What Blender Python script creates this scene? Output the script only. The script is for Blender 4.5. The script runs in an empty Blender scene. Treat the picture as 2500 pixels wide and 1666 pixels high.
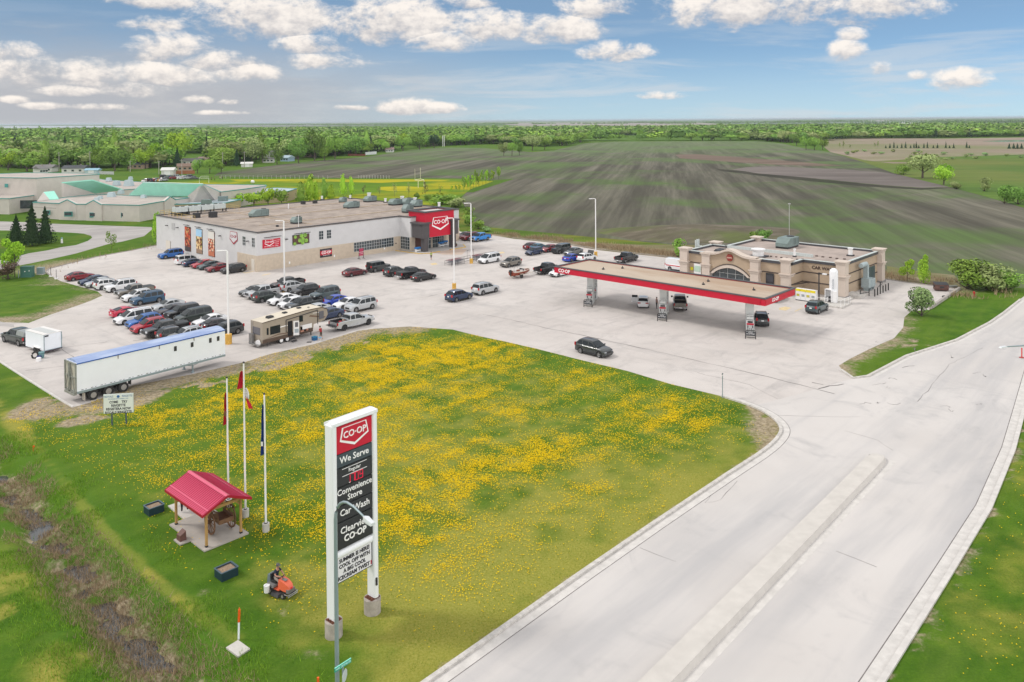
import bpy, bmesh, math, random
import numpy as np
from math import sin, cos, tan, pi, radians, sqrt, atan2, degrees
from mathutils import Vector, Matrix, noise
C = bpy.context.scene
COL = C.collection
random.seed(7); RNG = np.random.default_rng(7)

# ------------------------------------------------------------------ camera
FPX, CXP, CYP, CAMH = 1970.0, 1250.0, 329.0, 28.0
PIT, ROLL = radians(1.0), -0.0072
CAMR = Matrix.Rotation(pi/2 - PIT, 3, 'X') @ Matrix.Rotation(ROLL, 3, 'Z')
cd = bpy.data.cameras.new('camera'); cam = bpy.data.objects.new('camera', cd); COL.objects.link(cam)
cam.location = (0, 0, CAMH); cam.rotation_euler = CAMR.to_euler()
cd.sensor_width = 36; cd.lens = FPX/2500*36; cd.shift_y = -(833-CYP)/2500
cd.clip_start = 1; cd.clip_end = 90000
C.camera = cam

def G(u, v, z=0.0):
    """world point at height z seen at photograph pixel (u, v)"""
    d = CAMR @ Vector(((u-CXP)/FPX, -(v-CYP)/FPX, -1))
    t = (z-CAMH)/d.z
    return Vector((d.x*t, d.y*t, z))

# ------------------------------------------------------------------ light
SUN_EL, SUN_AZ = radians(47), radians(-84)       # azimuth clockwise from +Y: light comes from the left, slightly behind
W = bpy.data.worlds.new('World'); C.world = W; W.use_nodes = True
wt = W.node_tree; wt.nodes.clear()
def wn(t, **k):
    n = wt.nodes.new(t)
    for a, b in k.items(): setattr(n, a, b)
    return n
def wlink(a, b): wt.links.new(a, b)
def wmath(op, a, b=None, c=None, clamp=False):
    n = wn('ShaderNodeMath', operation=op, use_clamp=clamp)
    for i, x in enumerate((a, b, c)):
        if x is None: continue
        if isinstance(x, (int, float)): n.inputs[i].default_value = x
        else: wlink(x, n.inputs[i])
    return n.outputs[0]
def wmix(f, a, b):
    n = wn('ShaderNodeMix', data_type='RGBA')
    for s, x in ((0, f), (6, a), (7, b)):
        if isinstance(x, (int, float)): n.inputs[s].default_value = x
        elif isinstance(x, tuple): n.inputs[s].default_value = (*x, 1)
        else: wlink(x, n.inputs[s])
    return n.outputs[2]
SKYS = 0.145
geo = wn('ShaderNodeTexCoord')
sep = wn('ShaderNodeSeparateXYZ'); wlink(geo.outputs['Generated'], sep.inputs[0])
dx, dy, dz = sep.outputs
az = wmath('ARCTAN2', dx, dy)                    # 0 straight ahead, + to the right
el = wmath('ARCSINE', dz)
# the band just over the horizon takes the colour of somewhat higher air (clear, dry day)
zz = wmath('ADD', wmath('MULTIPLY', wmath('MAXIMUM', dz, 0.0), 2.6), 0.10)
cmb = wn('ShaderNodeCombineXYZ'); wlink(dx, cmb.inputs[0]); wlink(dy, cmb.inputs[1]); wlink(zz, cmb.inputs[2])
nrm = wn('ShaderNodeVectorMath', operation='NORMALIZE'); wlink(cmb.outputs[0], nrm.inputs[0])
sky = wn('ShaderNodeTexSky', sky_type='NISHITA', sun_disc=False, sun_elevation=SUN_EL, sun_rotation=SUN_AZ, altitude=200, air_density=1.0, dust_density=0.6, ozone_density=1.6)
wlink(nrm.outputs[0], sky.inputs[0])
def wnoise(vec, scale, detail=5, rough=.55, dist=0.0):
    n = wn('ShaderNodeTexNoise'); n.inputs['Scale'].default_value = scale; n.inputs['Detail'].default_value = detail
    n.inputs['Roughness'].default_value = rough; n.inputs['Distortion'].default_value = dist
    wlink(vec, n.inputs['Vector']); return n.outputs[0]
def wramp(x, a, b):
    n = wn('ShaderNodeMapRange', interpolation_type='SMOOTHSTEP'); wlink(x, n.inputs[0])
    n.inputs[1].default_value = a; n.inputs[2].default_value = b; return n.outputs[0]
ang = wn('ShaderNodeCombineXYZ'); wlink(az, ang.inputs[0]); wlink(el, ang.inputs[1])
AV = ang.outputs[0]
def stretched(sx, sy, off=0):
    m = wn('ShaderNodeMapping'); wlink(AV, m.inputs[0]); m.inputs['Scale'].default_value = (sx, sy, 1); m.inputs['Location'].default_value = (off, off*.7, off*.3); return m.outputs[0]
# edge break-up of the cumulus
n1 = wnoise(stretched(1, 1.7), 17, 8, .62, .35)
n2 = wnoise(stretched(1, 1.5, 3), 60, 6, .66)
edge = wmath('ADD', wmath('MULTIPLY', wmath('SUBTRACT', n1, .5), 4.6), wmath('MULTIPLY', wmath('SUBTRACT', n2, .5), 1.5))
# cumulus clouds: (azimuth deg, elevation deg, half width deg, half height deg, thickness)
CL = [(-24.0,7.79,2.18,0.48,1),(-16.7,7.16,3.33,1.53,1.1),(-14.1,5.26,2.05,0.62,0.9),(-8.2,6.88,3.56,1.50,1.1),(-5.3,5.68,2.31,0.81,0.8),(-1.6,6.55,1.80,0.99,0.95),(-3.2,8.29,1.59,0.52,0.7),(-23.8,6.31,1.58,0.53,0.7),(-22.8,4.71,1.85,0.96,1),(-20.1,4.05,2.44,0.66,0.9),(-18.1,3.31,1.58,0.66,0.9),(-23.4,3.13,2.08,0.75,0.95),(-31.8,4.29,1.16,0.54,0.9),(-31.3,3.07,1.80,0.89,0.8),(-27.3,3.03,1.72,0.88,0.8),(-25.0,2.10,1.79,0.58,0.6),(-13.3,4.11,2.75,0.57,0.6),(-7.6,1.01,1.43,0.43,1.3),(-5.3,0.88,1.10,0.32,1.2),(-11.2,0.94,1.12,0.17,0.9),(-30.1,1.09,0.87,0.20,0.9),(-31.7,1.45,0.63,0.20,0.9),(-21.4,1.50,0.76,0.22,0.9),(-19.9,0.63,1.29,0.14,0.8),(-19.2,1.37,0.52,0.16,0.8),(0.2,6.57,0.81,0.81,0.9),(3.3,6.36,2.32,0.96,1),(6.1,7.73,2.16,0.81,0.95),(7.4,4.70,1.72,0.58,1),(16.5,7.41,4.41,1.11,1.1),(24.0,7.14,2.55,1.12,1),(19.3,7.55,2.85,0.96,1),(22.5,4.33,0.79,0.67,0.9),(22.8,5.39,0.69,0.46,0.7),(24.5,3.14,0.58,0.48,0.8),(26.5,2.60,0.65,0.34,0.4),(29.0,2.24,1.22,0.56,0.9),(10.1,1.65,1.69,0.29,0.5),(-26.9,1.04,1.39,0.21,0.8),(-28.7,1.98,1.56,0.36,0.6)]
mx = None; lit = None
for (a, e, w_, h_, t_) in CL:
    ea = wmath('DIVIDE', wmath('SUBTRACT', az, radians(a)), radians(w_*1.42))
    ee = wmath('DIVIDE', wmath('SUBTRACT', el, radians(e)), radians(h_*1.38))
    up = wmath('MAXIMUM', wmath('MULTIPLY', ee, -1.35), ee)           # flat underside
    q = wmath('SUBTRACT', t_, wmath('ADD', wmath('MULTIPLY', ea, ea), wmath('MULTIPLY', up, up)))
    q = wmath('MAXIMUM', q, -1.5)
    s = wmath('MULTIPLY', ee, .5)
    if mx is None: mx, lit = q, s
    else:
        g = wmath('GREATER_THAN', q, mx)
        lit = wmath('ADD', wmath('MULTIPLY', lit, wmath('SUBTRACT', 1.0, g)), wmath('MULTIPLY', s, g))
        mx = wmath('MAXIMUM', mx, q)
cov = wramp(wmath('ADD', mx, edge), -.35, .95)
shade = wramp(wmath('ADD', wmath('ADD', lit, wmath('MULTIPLY', wmath('SUBTRACT', n2, .5), 1.6)), wmath('MULTIPLY', wmath('SUBTRACT', n1, .5), 1.2)), -.55, .45)
cum = wmix(shade, (2.45, 2.36, 2.4), (4.5, 4.15, 3.8))
# cirrus streaks and the grey veil low on the left
st = wnoise(stretched(1, 9, 5), 4.2, 7, .6, .4)
cir = wmath('MULTIPLY', wramp(st, .50, .66), wramp(el, radians(9), radians(2)))
cir = wmath('MULTIPLY', cir, .55)
veiln = wnoise(stretched(1, 4, 9), 7, 6, .6)
veil = wmath('MULTIPLY', wramp(az, radians(6), radians(-22)), wramp(wmath('ADD', el, wmath('MULTIPLY', wmath('SUBTRACT', veiln, .5), .07)), radians(7.2), radians(1.6)))
veil = wmath('MULTIPLY', veil, .90)
low = wramp(el, radians(5.5), radians(-.2))
skyd = wn('ShaderNodeVectorMath', operation='SCALE'); wlink(sky.outputs[0], skyd.inputs[0]); wlink(wramp(az, radians(-34), radians(30)), skyd.inputs['Scale'])
skys = wn('ShaderNodeMapRange'); wlink(az, skys.inputs[0]); skys.inputs[1].default_value = radians(-32); skys.inputs[2].default_value = radians(32); skys.inputs[3].default_value = .40; skys.inputs[4].default_value = .76; wlink(skys.outputs[0], skyd.inputs['Scale'])
tint = wn('ShaderNodeVectorMath', operation='MULTIPLY'); wlink(skyd.outputs[0], tint.inputs[0]); tint.inputs[1].default_value = (.84, 1.02, 1.02); tint_ = tint.outputs[0]
base = wmix(wmath('ADD', wmath('MULTIPLY', low, .50), .16), tint_, (2.3, 2.85, 3.15))
vcol = wmix(wramp(veiln, .42, .72), (2.1, 2.1, 2.22), (2.8, 2.66, 2.6))
c1 = wmix(cir, base, (2.9, 3.05, 3.2))
c2 = wmix(veil, c1, vcol)
c3 = wmix(wmath('MULTIPLY', cov, .93), c2, cum)
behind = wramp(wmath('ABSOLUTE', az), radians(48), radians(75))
fill_glow = wramp(wmath('ADD', wmath('MULTIPLY', dx, .5), wmath('MULTIPLY', dy, -.86)), -.2, 1.0)
over = wmix(wmath('MULTIPLY', wmath('MAXIMUM', wramp(el, radians(12), radians(24)), behind), .85), c3, wmix(fill_glow, (4.2, 4.1, 4.0), (9.0, 8.7, 8.4)))   # out of frame: broken cloud overhead, brightened behind the camera as added fill light
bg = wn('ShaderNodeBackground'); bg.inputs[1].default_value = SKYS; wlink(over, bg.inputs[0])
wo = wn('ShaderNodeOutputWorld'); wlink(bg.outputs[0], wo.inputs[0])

sl = bpy.data.lights.new('sun', 'SUN'); so = bpy.data.objects.new('sun', sl); COL.objects.link(so)
sl.energy = 1.15; sl.angle = radians(11); sl.color = (1, .95, .88)
sd = Vector((sin(SUN_AZ)*cos(SUN_EL), cos(SUN_AZ)*cos(SUN_EL), sin(SUN_EL)))
so.rotation_euler = sd.to_track_quat('Z', 'Y').to_euler()
C.view_settings.view_transform = 'Standard'; C.view_settings.look = 'None'; C.view_settings.gamma = 1
C.view_settings.exposure = 0.68
C.render.engine = 'CYCLES'; C.cycles.max_bounces = 6; C.cycles.diffuse_bounces = 3; C.cycles.volume_bounces = 0

# ------------------------------------------------------------------ helpers
AZA = radians(43); AV2 = Vector((sin(AZA), cos(AZA), 0)); BV2 = Vector((-cos(AZA), sin(AZA), 0))   # the site's grid directions
YAWA = atan2(AV2.y, AV2.x)                       # yaw whose local +x runs along the grid
def yaw_az(a): return radians(90-a)
MATS = {}
def mat(name, col, rough=.6, metal=0.0, var=0.0, scale=4.0, spec=.5, coat=0.0, emit=None, bump=0.0, col2=None, sub=None):
    if name in MATS: return MATS[name]
    m = bpy.data.materials.new(name); m.use_nodes = True; nt = m.node_tree
    p = nt.nodes['Principled BSDF']
    p.inputs['Base Color'].default_value = (*col, 1); p.inputs['Roughness'].default_value = rough
    p.inputs['Metallic'].default_value = metal; p.inputs['Specular IOR Level'].default_value = spec
    p.inputs['Coat Weight'].default_value = coat; p.inputs['Coat Roughness'].default_value = .08
    if emit: p.inputs['Emission Color'].default_value = (*emit, 1); p.inputs['Emission Strength'].default_value = 1
    if var or col2:
        t = nt.nodes.new('ShaderNodeTexCoord'); n = nt.nodes.new('ShaderNodeTexNoise')
        n.inputs['Scale'].default_value = scale; n.inputs['Detail'].default_value = 6; n.inputs['Roughness'].default_value = .6
        nt.links.new(t.outputs['Object'], n.inputs['Vector'])
        r = nt.nodes.new('ShaderNodeMapRange'); r.inputs[1].default_value = .3; r.inputs[2].default_value = .7; nt.links.new(n.outputs[0], r.inputs[0])
        mx_ = nt.nodes.new('ShaderNodeMix'); mx_.data_type = 'RGBA'; nt.links.new(r.outputs[0], mx_.inputs[0])
        a = tuple(c*(1-var) for c in col); b = col2 if col2 else tuple(min(1, c*(1+var)) for c in col)
        mx_.inputs[6].default_value = (*a, 1); mx_.inputs[7].default_value = (*b, 1)
        nt.links.new(mx_.outputs[2], p.inputs['Base Color'])
        if bump:
            bp = nt.nodes.new('ShaderNodeBump'); bp.inputs['Strength'].default_value = bump; bp.inputs['Distance'].default_value = .05
            nt.links.new(n.outputs[0], bp.inputs['Height']); nt.links.new(bp.outputs[0], p.inputs['Normal'])
    MATS[name] = m; return m

class MB:
    def __init__(s): s.v = []; s.f = []; s.m = []
    def poly(s, pts, m=0):
        i = len(s.v); s.v += [tuple(p) for p in pts]; s.f.append(tuple(range(i, i+len(pts)))); s.m.append(m); return s
    def mesh(s, vs, fs, m=0):
        i = len(s.v); s.v += [tuple(p) for p in vs]; s.f += [tuple(i+k for k in f) for f in fs]; s.m += [m]*len(fs); return s
    def box(s, c, d, m=0, rz=0, taper=1.0):
        cx, cy, cz = c; x, y, z = d[0]/2, d[1]/2, d[2]/2; cs, sn = cos(rz), sin(rz); vs = []
        for k, t in ((-z, 1), (z, taper)):
            for a, b in ((-x, -y), (x, -y), (x, y), (-x, y)):
                a *= t; b *= t; vs.append((cx+a*cs-b*sn, cy+a*sn+b*cs, cz+k))
        return s.mesh(vs, [(3, 2, 1, 0), (4, 5, 6, 7), (0, 1, 5, 4), (1, 2, 6, 5), (2, 3, 7, 6), (3, 0, 4, 7)], m)
    def prism(s, pts, z0, z1, m=0, mt=None, top=True):
        n = len(pts); a = sum(pts[i][0]*pts[(i+1) % n][1]-pts[(i+1) % n][0]*pts[i][1] for i in range(n))
        if a < 0: pts = pts[::-1]
        vs = [(p[0], p[1], z0) for p in pts]+[(p[0], p[1], z1) for p in pts]
        s.mesh(vs, [(i, (i+1) % n, n+(i+1) % n, n+i) for i in range(n)], m)
        s.poly(vs[:n][::-1], m)
        if top: s.poly(vs[n:], m if mt is None else mt)
        return s
    def tube(s, path, r, n=8, m=0, cap=True):
        path = [Vector(p) for p in path]; rs = r if isinstance(r, (list, tuple)) else [r]*len(path); rings = []
        for i, p in enumerate(path):
            d = (path[min(i+1, len(path)-1)]-path[max(i-1, 0)]).normalized()
            u = d.cross(Vector((0, 0, 1)) if abs(d.z) < .95 else Vector((1, 0, 0))).normalized(); w = d.cross(u)
            rings.append([p+(u*cos(2*pi*k/n)+w*sin(2*pi*k/n))*rs[i] for k in range(n)])
        s.loft(rings, m, cap); return s
    def loft(s, rings, m=0, cap=True, closed=True):
        n = len(rings[0]); vs = [q for r in rings for q in r]; fs = []
        for i in range(len(rings)-1):
            for k in range(n if closed else n-1):
                a, b = i*n+k, i*n+(k+1) % n; fs.append((a, b, b+n, a+n))
        if cap: fs += [tuple(range(n))[::-1], tuple(range((len(rings)-1)*n, len(rings)*n))]
        return s.mesh(vs, fs, m)
    def cyl(s, c, r, h, n=16, m=0, r2=None):
        return s.tube([(c[0], c[1], c[2]), (c[0], c[1], c[2]+h)], [r, r if r2 is None else r2], n, m)
    def ycyl(s, c, r, w, n=16, m=0):
        return s.tube([(c[0], c[1]-w/2, c[2]), (c[0], c[1]+w/2, c[2])], r, n, m)
    def ball(s, c, r, n=10, m=0, sz=1, sx=1, sy=1):
        rings = []
        for i in range(1, n//2):
            t = pi*i/(n//2); rings.append([(c[0]+r*sx*sin(t)*cos(2*pi*k/n), c[1]+r*sy*sin(t)*sin(2*pi*k/n), c[2]-r*sz*cos(t)) for k in range(n)])
        return s.loft(rings, m)
    def data(s, name, mats, smooth=None):
        me = bpy.data.meshes.new(name); me.from_pydata(s.v, [], s.f)
        for m_ in (mats if isinstance(mats, (list, tuple)) else [mats]): me.materials.append(m_)
        me.polygons.foreach_set('material_index', s.m)
        bm = bmesh.new(); bm.from_mesh(me); bmesh.ops.recalc_face_normals(bm, faces=bm.faces); bm.to_mesh(me); bm.free()
        if smooth is not None:
            me.polygons.foreach_set('use_smooth', [True]*len(me.polygons)); me.set_sharp_from_angle(angle=radians(smooth))
        return me
def link(o, parent=None):
    COL.objects.link(o)
    if parent is not None: o.parent = parent
    return o
def part(name, b, mats, parent, smooth=None, label=None, loc=None, rot=None):
    me = b.data(name, mats, smooth) if isinstance(b, MB) else b
    o = link(bpy.data.objects.new(name, me), parent)
    if loc: o.location = loc
    if rot: o.rotation_euler = rot
    if label: o['label'] = label
    return o
def tag(o, label, cat, group=None):
    o['label'] = label; o['category'] = cat
    if group: o['group'] = group
    return o
def thing(name, label, cat, loc=(0, 0, 0), yaw=0.0, group=None):
    o = link(bpy.data.objects.new(name, None)); o.location = loc; o.rotation_euler = (0, 0, yaw); return tag(o, label, cat, group)
def single(name, b, mats, label, cat, loc=(0, 0, 0), yaw=0.0, group=None, smooth=None):
    o = part(name, b, mats, None, smooth); o.location = loc; o.rotation_euler = (0, 0, yaw); return tag(o, label, cat, group)
def struct(name, b, mats, smooth=None, kind='structure'):
    o = part(name, b, mats, None, smooth); o['kind'] = kind; return o
def dup(root, loc, yaw, label=None, group=None, scale=None):
    def cp(o, par):
        c = o.copy(); COL.objects.link(c)
        if par is not None: c.parent = par
        for ch in list(o.children): cp(ch, c)
        return c
    r = cp(root, None); r.location = loc; r.rotation_euler = (0, 0, yaw)
    if label: r['label'] = label
    if group: r['group'] = group
    if scale: r.scale = scale if isinstance(scale, tuple) else (scale,)*3
    return r
def text_mesh(body, size, mats, ext=.01, off=0.0, align='CENTER', sx=1.0, spacing=1.0):
    cu = bpy.data.curves.new('lettering', 'FONT'); cu.body = body; cu.size = size; cu.extrude = ext; cu.offset = off
    cu.align_x = align; cu.align_y = 'CENTER'; cu.resolution_u = 2; cu.space_character = spacing; cu.space_line = .95
    o = bpy.data.objects.new('lettering', cu); COL.objects.link(o); dg = bpy.context.evaluated_depsgraph_get(); dg.update()
    me = bpy.data.meshes.new_from_object(o.evaluated_get(dg)); bpy.data.objects.remove(o); bpy.data.curves.remove(cu)
    me.materials.clear(); me.materials.append(mats); me.name = 'lettering'
    if sx != 1: me.transform(Matrix.Diagonal((sx, 1, 1, 1)))
    return me
def text(body, size, mt, parent, loc, rot, **k):
    """lettering facing local -y before rot about z"""
    me = text_mesh(body, size, mt, **k); me.transform(Matrix.Rotation(pi/2, 4, 'X'))
    return part('lettering', me, None, parent, loc=loc, rot=(0, 0, rot))
# ------------------------------------------------------------------ noise helpers (numpy)
def vnoise(x, y, seed=0):
    xi = np.floor(x).astype(np.int64); yi = np.floor(y).astype(np.int64); fx = x-xi; fy = y-yi
    fx = fx*fx*(3-2*fx); fy = fy*fy*(3-2*fy)
    def h(a, b):
        n = (a*374761393+b*668265263+seed*974634777) & 0xffffffff
        n = ((n ^ (n >> 13))*1274126177) & 0xffffffff
        return ((n ^ (n >> 16)) & 0xffff)/65535.0
    return (h(xi, yi)*(1-fx)+h(xi+1, yi)*fx)*(1-fy)+(h(xi, yi+1)*(1-fx)+h(xi+1, yi+1)*fx)*fy
def fbm(x, y, s, o=4, seed=0):
    t = 0; a = .5; n = 0
    for k in range(o): t = t+a*vnoise(x*s+17*k, y*s-9*k, seed+k); n += a; a *= .55; s *= 2.1
    return t/n
RM = np.array(CAMR)
def PX(x, y, z=0.0):
    q = np.stack([x, y, np.zeros_like(x)+z-CAMH], -1) @ RM
    w = np.minimum(q[..., 2], -1e-3)
    return CXP-q[..., 0]/w*FPX, CYP+q[..., 1]/w*FPX
def inpoly(x, y, poly):
    r = np.zeros(np.shape(x), bool); n = len(poly)
    for i in range(n):
        x1, y1 = poly[i]; x2, y2 = poly[(i+1) % n]
        if y1 == y2: continue
        c = ((y1 > y) != (y2 > y)) & (x < (x2-x1)*(y-y1)/(y2-y1)+x1); r ^= c
    return r
def dline(x, y, pts):
    d = np.full(np.shape(x), 1e9)
    for (x1, y1), (x2, y2) in zip(pts[:-1], pts[1:]):
        ex, ey = x2-x1, y2-y1; t = np.clip(((x-x1)*ex+(y-y1)*ey)/(ex*ex+ey*ey), 0, 1)
        d = np.minimum(d, np.hypot(x-x1-t*ex, y-y1-t*ey))
    return d
def W2(pts, z=0): return [tuple(G(u, v, z))[:2] for u, v in pts]
def smooth(pts, n=2):
    for _ in range(n):
        q = [pts[0]]
        for a, b in zip(pts[:-1], pts[1:]): q += [(a[0]*.75+b[0]*.25, a[1]*.75+b[1]*.25), (a[0]*.25+b[0]*.75, a[1]*.25+b[1]*.75)]
        pts = q+[pts[-1]]
    return pts

# ------------------------------------------------------------------ outlines traced on the ground
KERB_LAWN = W2([(960,1730),(1050,1666),(1431,1397),(1595,1284),(1778,1161),(1850,1114.5)])+smooth(W2([(1850,1114.5),(1890,1085),(1912,1056),(1905,1035),(1880,1013),(1838,992),(1763,968)]),2)[1:]
LAWN_N = W2([(1763,968),(1637,938),(1531,906),(1425,881),(1306,851),(1222,832),(1169,821),(1105,805),(999,797.6),(914,803),(875,808),(769,840),(658,865),(600,884),(461,916),(325,941),(219,984),(178,995)])
KERB_W = W2([(178,995),(140.6,973),(67,927),(0,884),(-120,806)])
WEDGE = W2([(2489,732),(2448,764.6),(2414,788),(2332,831),(2210,870),(2116.5,919),(2084,924),(2057,905),(2048,893),(2074,877),(2121.6,853),(2183,826),(2205,800),(2208,775),(2225,760),(2268,757),(2343,708)])
ROAD_R = W2([(2105,1760),(2164,1666),(2313.7,1425),(2422,1244.4),(2480,1100),(2505,1002),(2530,900),(2590,760),(2660,690)])
DITCH = smooth(W2([(-220,1010),(-60,1110),(0,1155),(60,1220),(125,1300),(200,1390),(255,1455),(310,1525),(380,1600),(470,1690),(560,1780)]),1)
LOTEDGE_NW = W2([(395,596.6),(318.7,612.5),(233.7,628),(170,644),(119,657),(110.5,663.5),(119,672)])
LOTEDGE_W = W2([(119,672),(148.7,687),(191,699),(238,712),(250,722),(221,735),(191,746),(119,770),(70,789),(0,787),(-60,784)])
LOTEDGE_N = W2([(1124,560),(1202.6,573),(1250,581),(1377,594.6),(1462.5,609.5),(1558,620),(1668.6,632),(2165.7,683),(2244,694.5),(2318,703),(2343,708)])

# ------------------------------------------------------------------ ground sheet
def axis(segs):
    r = []
    for a, b, s in segs:
        k = max(1, int(round((b-a)/s))); r += [a+(b-a)*i/k for i in range(k)]
    return r+[segs[-1][1]]
def grow(a, b, s0, f=1.35):
    r = [a]; s = s0
    while r[-1] < b: r.append(r[-1]+s); s *= f
    return r
gx = axis([(-60, -34, .8), (-34, 2, .33), (2, 60, .7)]); gx = [-q for q in grow(60.8, 30000, 2)][::-1]+gx+grow(60.8, 30000, 2)
gy = axis([(30, 74, .33), (74, 150, .8)]); gy = [-400, -100, 0, 20]+gy+grow(150.8, 60000, 2)
gx = np.array(gx); gy = np.array(gy); X, Y = np.meshgrid(gx, gy); nx, ny = len(gx), len(gy)
dd = dline(X, Y, DITCH)
prof = np.clip(1-dd/2.8, 0, 1); prof = prof*prof*(3-2*prof)
rough_ = (fbm(X, Y, .9, 4, 5)-.5)
Z = -.95*prof+prof*rough_*1.5
mowed = np.clip((dd-3.2)/1.2, 0, 1)
Z += (1-mowed)*rough_*.18*(dd < 9)
U, V = PX(X, Y)
def blob(u, v, su, sv, rot=0):
    c, s = cos(rot), sin(rot); a = (U-u)*c+(V-v)*s; b = -(U-u)*s+(V-v)*c
    return np.exp(-(a/su)**2-(b/sv)**2)
def dens_of(U, V, X, Y):
    def B(u, v, su, sv, rot=0):
        c, s = cos(rot), sin(rot); a = (U-u)*c+(V-v)*s; b = -(U-u)*s+(V-v)*c
        return np.exp(-(a/su)**2-(b/sv)**2)
    d = 1.25*B(640,955,260,34,-.26)+1.3*B(960,880,260,42,-.12)+1.2*B(1150,875,95,38,.1)+.95*B(760,1010,260,80,-.2)+.75*B(800,1150,300,140,-.1)
    d += .85*B(1090,930,230,60,.05)+.75*B(1250,1060,260,110,-.3)+.95*B(1260,1130,190,40,-.42)+.8*B(1100,1190,170,40,-.38)+.7*B(1560,1030,180,60,.05)+.6*B(1650,1010,90,40,.2)
    d += .75*B(1440,1180,150,70,.2)+.55*B(1420,930,110,40,.2)+.8*B(1000,1270,150,90,-.3)+.55*B(640,1160,120,60,.6)+.45*B(400,1050,120,50,.3)+.35*B(330,1150,90,40,.5)+.25*B(200,1060,80,60)
    d += .6*B(760,1300,70,110,.5)+.35*B(1150,1330,240,90,-.3)+.3*B(1050,1480,120,60)+.4*B(740,1440,40,40)+.3*B(240,985,160,20,.2)+.2*B(60,1010,80,90)
    d *= 1-.8*B(1330,960,150,40,.35)
    n = fbm(X, Y, .22, 4, 11); m = fbm(X+Y*.4, Y, .9, 3, 23)
    d = d*np.clip((n-.24)*2.5, .15, 1.3)*np.clip((m-.22)*2.2, .12, 1.3)
    # mown tracks
    t = np.sin((X*.731+Y*-.682)*2*pi/3.1+fbm(X, Y, .1, 2, 3)*4); d *= .78+.3*t
    return np.clip(d, 0, 1.2)
LAWNPOLY = KERB_LAWN+LAWN_N[1:]+KERB_W[1:]+W2([(-500,700)])+[(-90, 30)]
inlawn = inpoly(X, Y, LAWNPOLY)
D = dens_of(U, V, X, Y)*inlawn
dk = dline(X, Y, KERB_LAWN)
DRY = .38*blob(1250,1420,420,110,-.62)+.42*blob(1150,1330,330,70,-.5)+.4*blob(1050,1560,260,90,-.6)+.35*blob(1650,1200,260,70,-.7)+.5*blob(900,1480,160,120)+.35*blob(700,1480,120,90)
DRY += .20*blob(1150,1060,560,280,-.1)+.55*blob(330,1370,220,9,.78)+.35*blob(210,1240,90,12,.75)+.7*blob(40,1050,50,60,.6)+.5*blob(20,1380,60,90)+.6*blob(100,1440,30,70,-.5)+.7*blob(130,1620,90,50)+.5*blob(250,1610,90,30,.4)+.3*blob(1000,1100,500,200)
DRY += .5*np.exp(-dk/1.3)+.25*fbm(X, Y, .12, 3, 41)+(fbm(X, Y, .5, 4, 44)-.5)*.9*(np.hypot(X, Y) < 200)
mowl = dline(X, Y, smooth(W2([(-40,960),(60,1065),(130,1140),(212,1250),(332,1369),(451,1475),(570,1560)])))
DRY += .22*(X > 24)*(Y < 70)+.62*np.exp(-(mowl/.55)**2)-.35*np.exp(-((mowl-1.6)/1.0)**2)
DRY += (1.5*(fbm(X, Y, .17, 4, 201)-.52)*5).clip(0, .9)*(U < 420)*(V > 1000)*(dd > 4)*(U < 1.05*(V-1150)+0)
BARE = 1.0*np.exp(-dk/.55)*(fbm(X, Y, .35, 3, 9) > .5)+.9*blob(1870,1040,60,55,.5)*(fbm(X, Y, .8, 3, 8) > .38)+.45*blob(500,1450,40,18)+.5*blob(690,1490,26,22)+.5*blob(770,1600,40,22)+.5*blob(350,1020,30,5)
dn = dline(X, Y, LAWN_N[8:]); BARE += np.clip(1.35-dn/4.6, 0, 1)*(.62+1.3*(fbm(X, Y, .4, 4, 61)-.3))*(U < 1180)
BARE += .75*np.exp(-(dn-4.6)**2/2.2)*(fbm(X, Y, .35, 3, 62) > .48)*(U < 900)
dw = dline(X, Y, LOTEDGE_W); BARE += np.clip(1.2-dw/4.5, 0, 1)*(.45+1.6*(fbm(X, Y, .3, 4, 63)-.35))*(V < 800)
dv = dline(X, Y, WEDGE); BARE += np.clip(1.15-dline(X, Y, WEDGE[6:14])/3.0, 0, 1)*(.55+1.4*(fbm(X, Y, .3, 4, 64)-.35))+.9*blob(2220,838,60,9,.1)*(fbm(X, Y, .8, 3, 65) > .5)
dne = dline(X, Y, LOTEDGE_N); BARE += .85*np.clip(1.25-dne/6.0, 0, 1)*(.7+1.0*(fbm(X, Y, .25, 4, 66)-.4))*(Y > 80)
dnw = dline(X, Y, LOTEDGE_NW); BARE += .95*np.clip(1.3-dnw/2.6, 0, 1)*(.8+(fbm(X, Y, .3, 4, 67)-.4))
BARE += .8*np.exp(-dline(X, Y, ROAD_R)/.8)*(fbm(X, Y, .6, 3, 68) > .45)
MUD = np.clip(prof*1.5-.25, 0, 1)*(.35+1.5*(fbm(X, Y, .8, 4, 71)-.3))
D2 = .2*np.exp(-((dline(X, Y, ROAD_R)-6)/6)**2)*(X > 20)*np.clip((fbm(X, Y, .3, 3, 13)-.35)*3, 0, 1); D = np.clip(D+D2*(Y < 70), 0, 1.2)
TALL = np.clip((1-mowed)*1.2, 0, 1)*(fbm(X, Y, .25, 3, 72) > .42)
vs = np.stack([X, Y, Z], -1).reshape(-1, 3)
idx = np.arange(nx*ny).reshape(ny, nx)
fs = np.stack([idx[:-1, :-1], idx[:-1, 1:], idx[1:, 1:], idx[1:, :-1]], -1).reshape(-1, 4)
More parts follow.
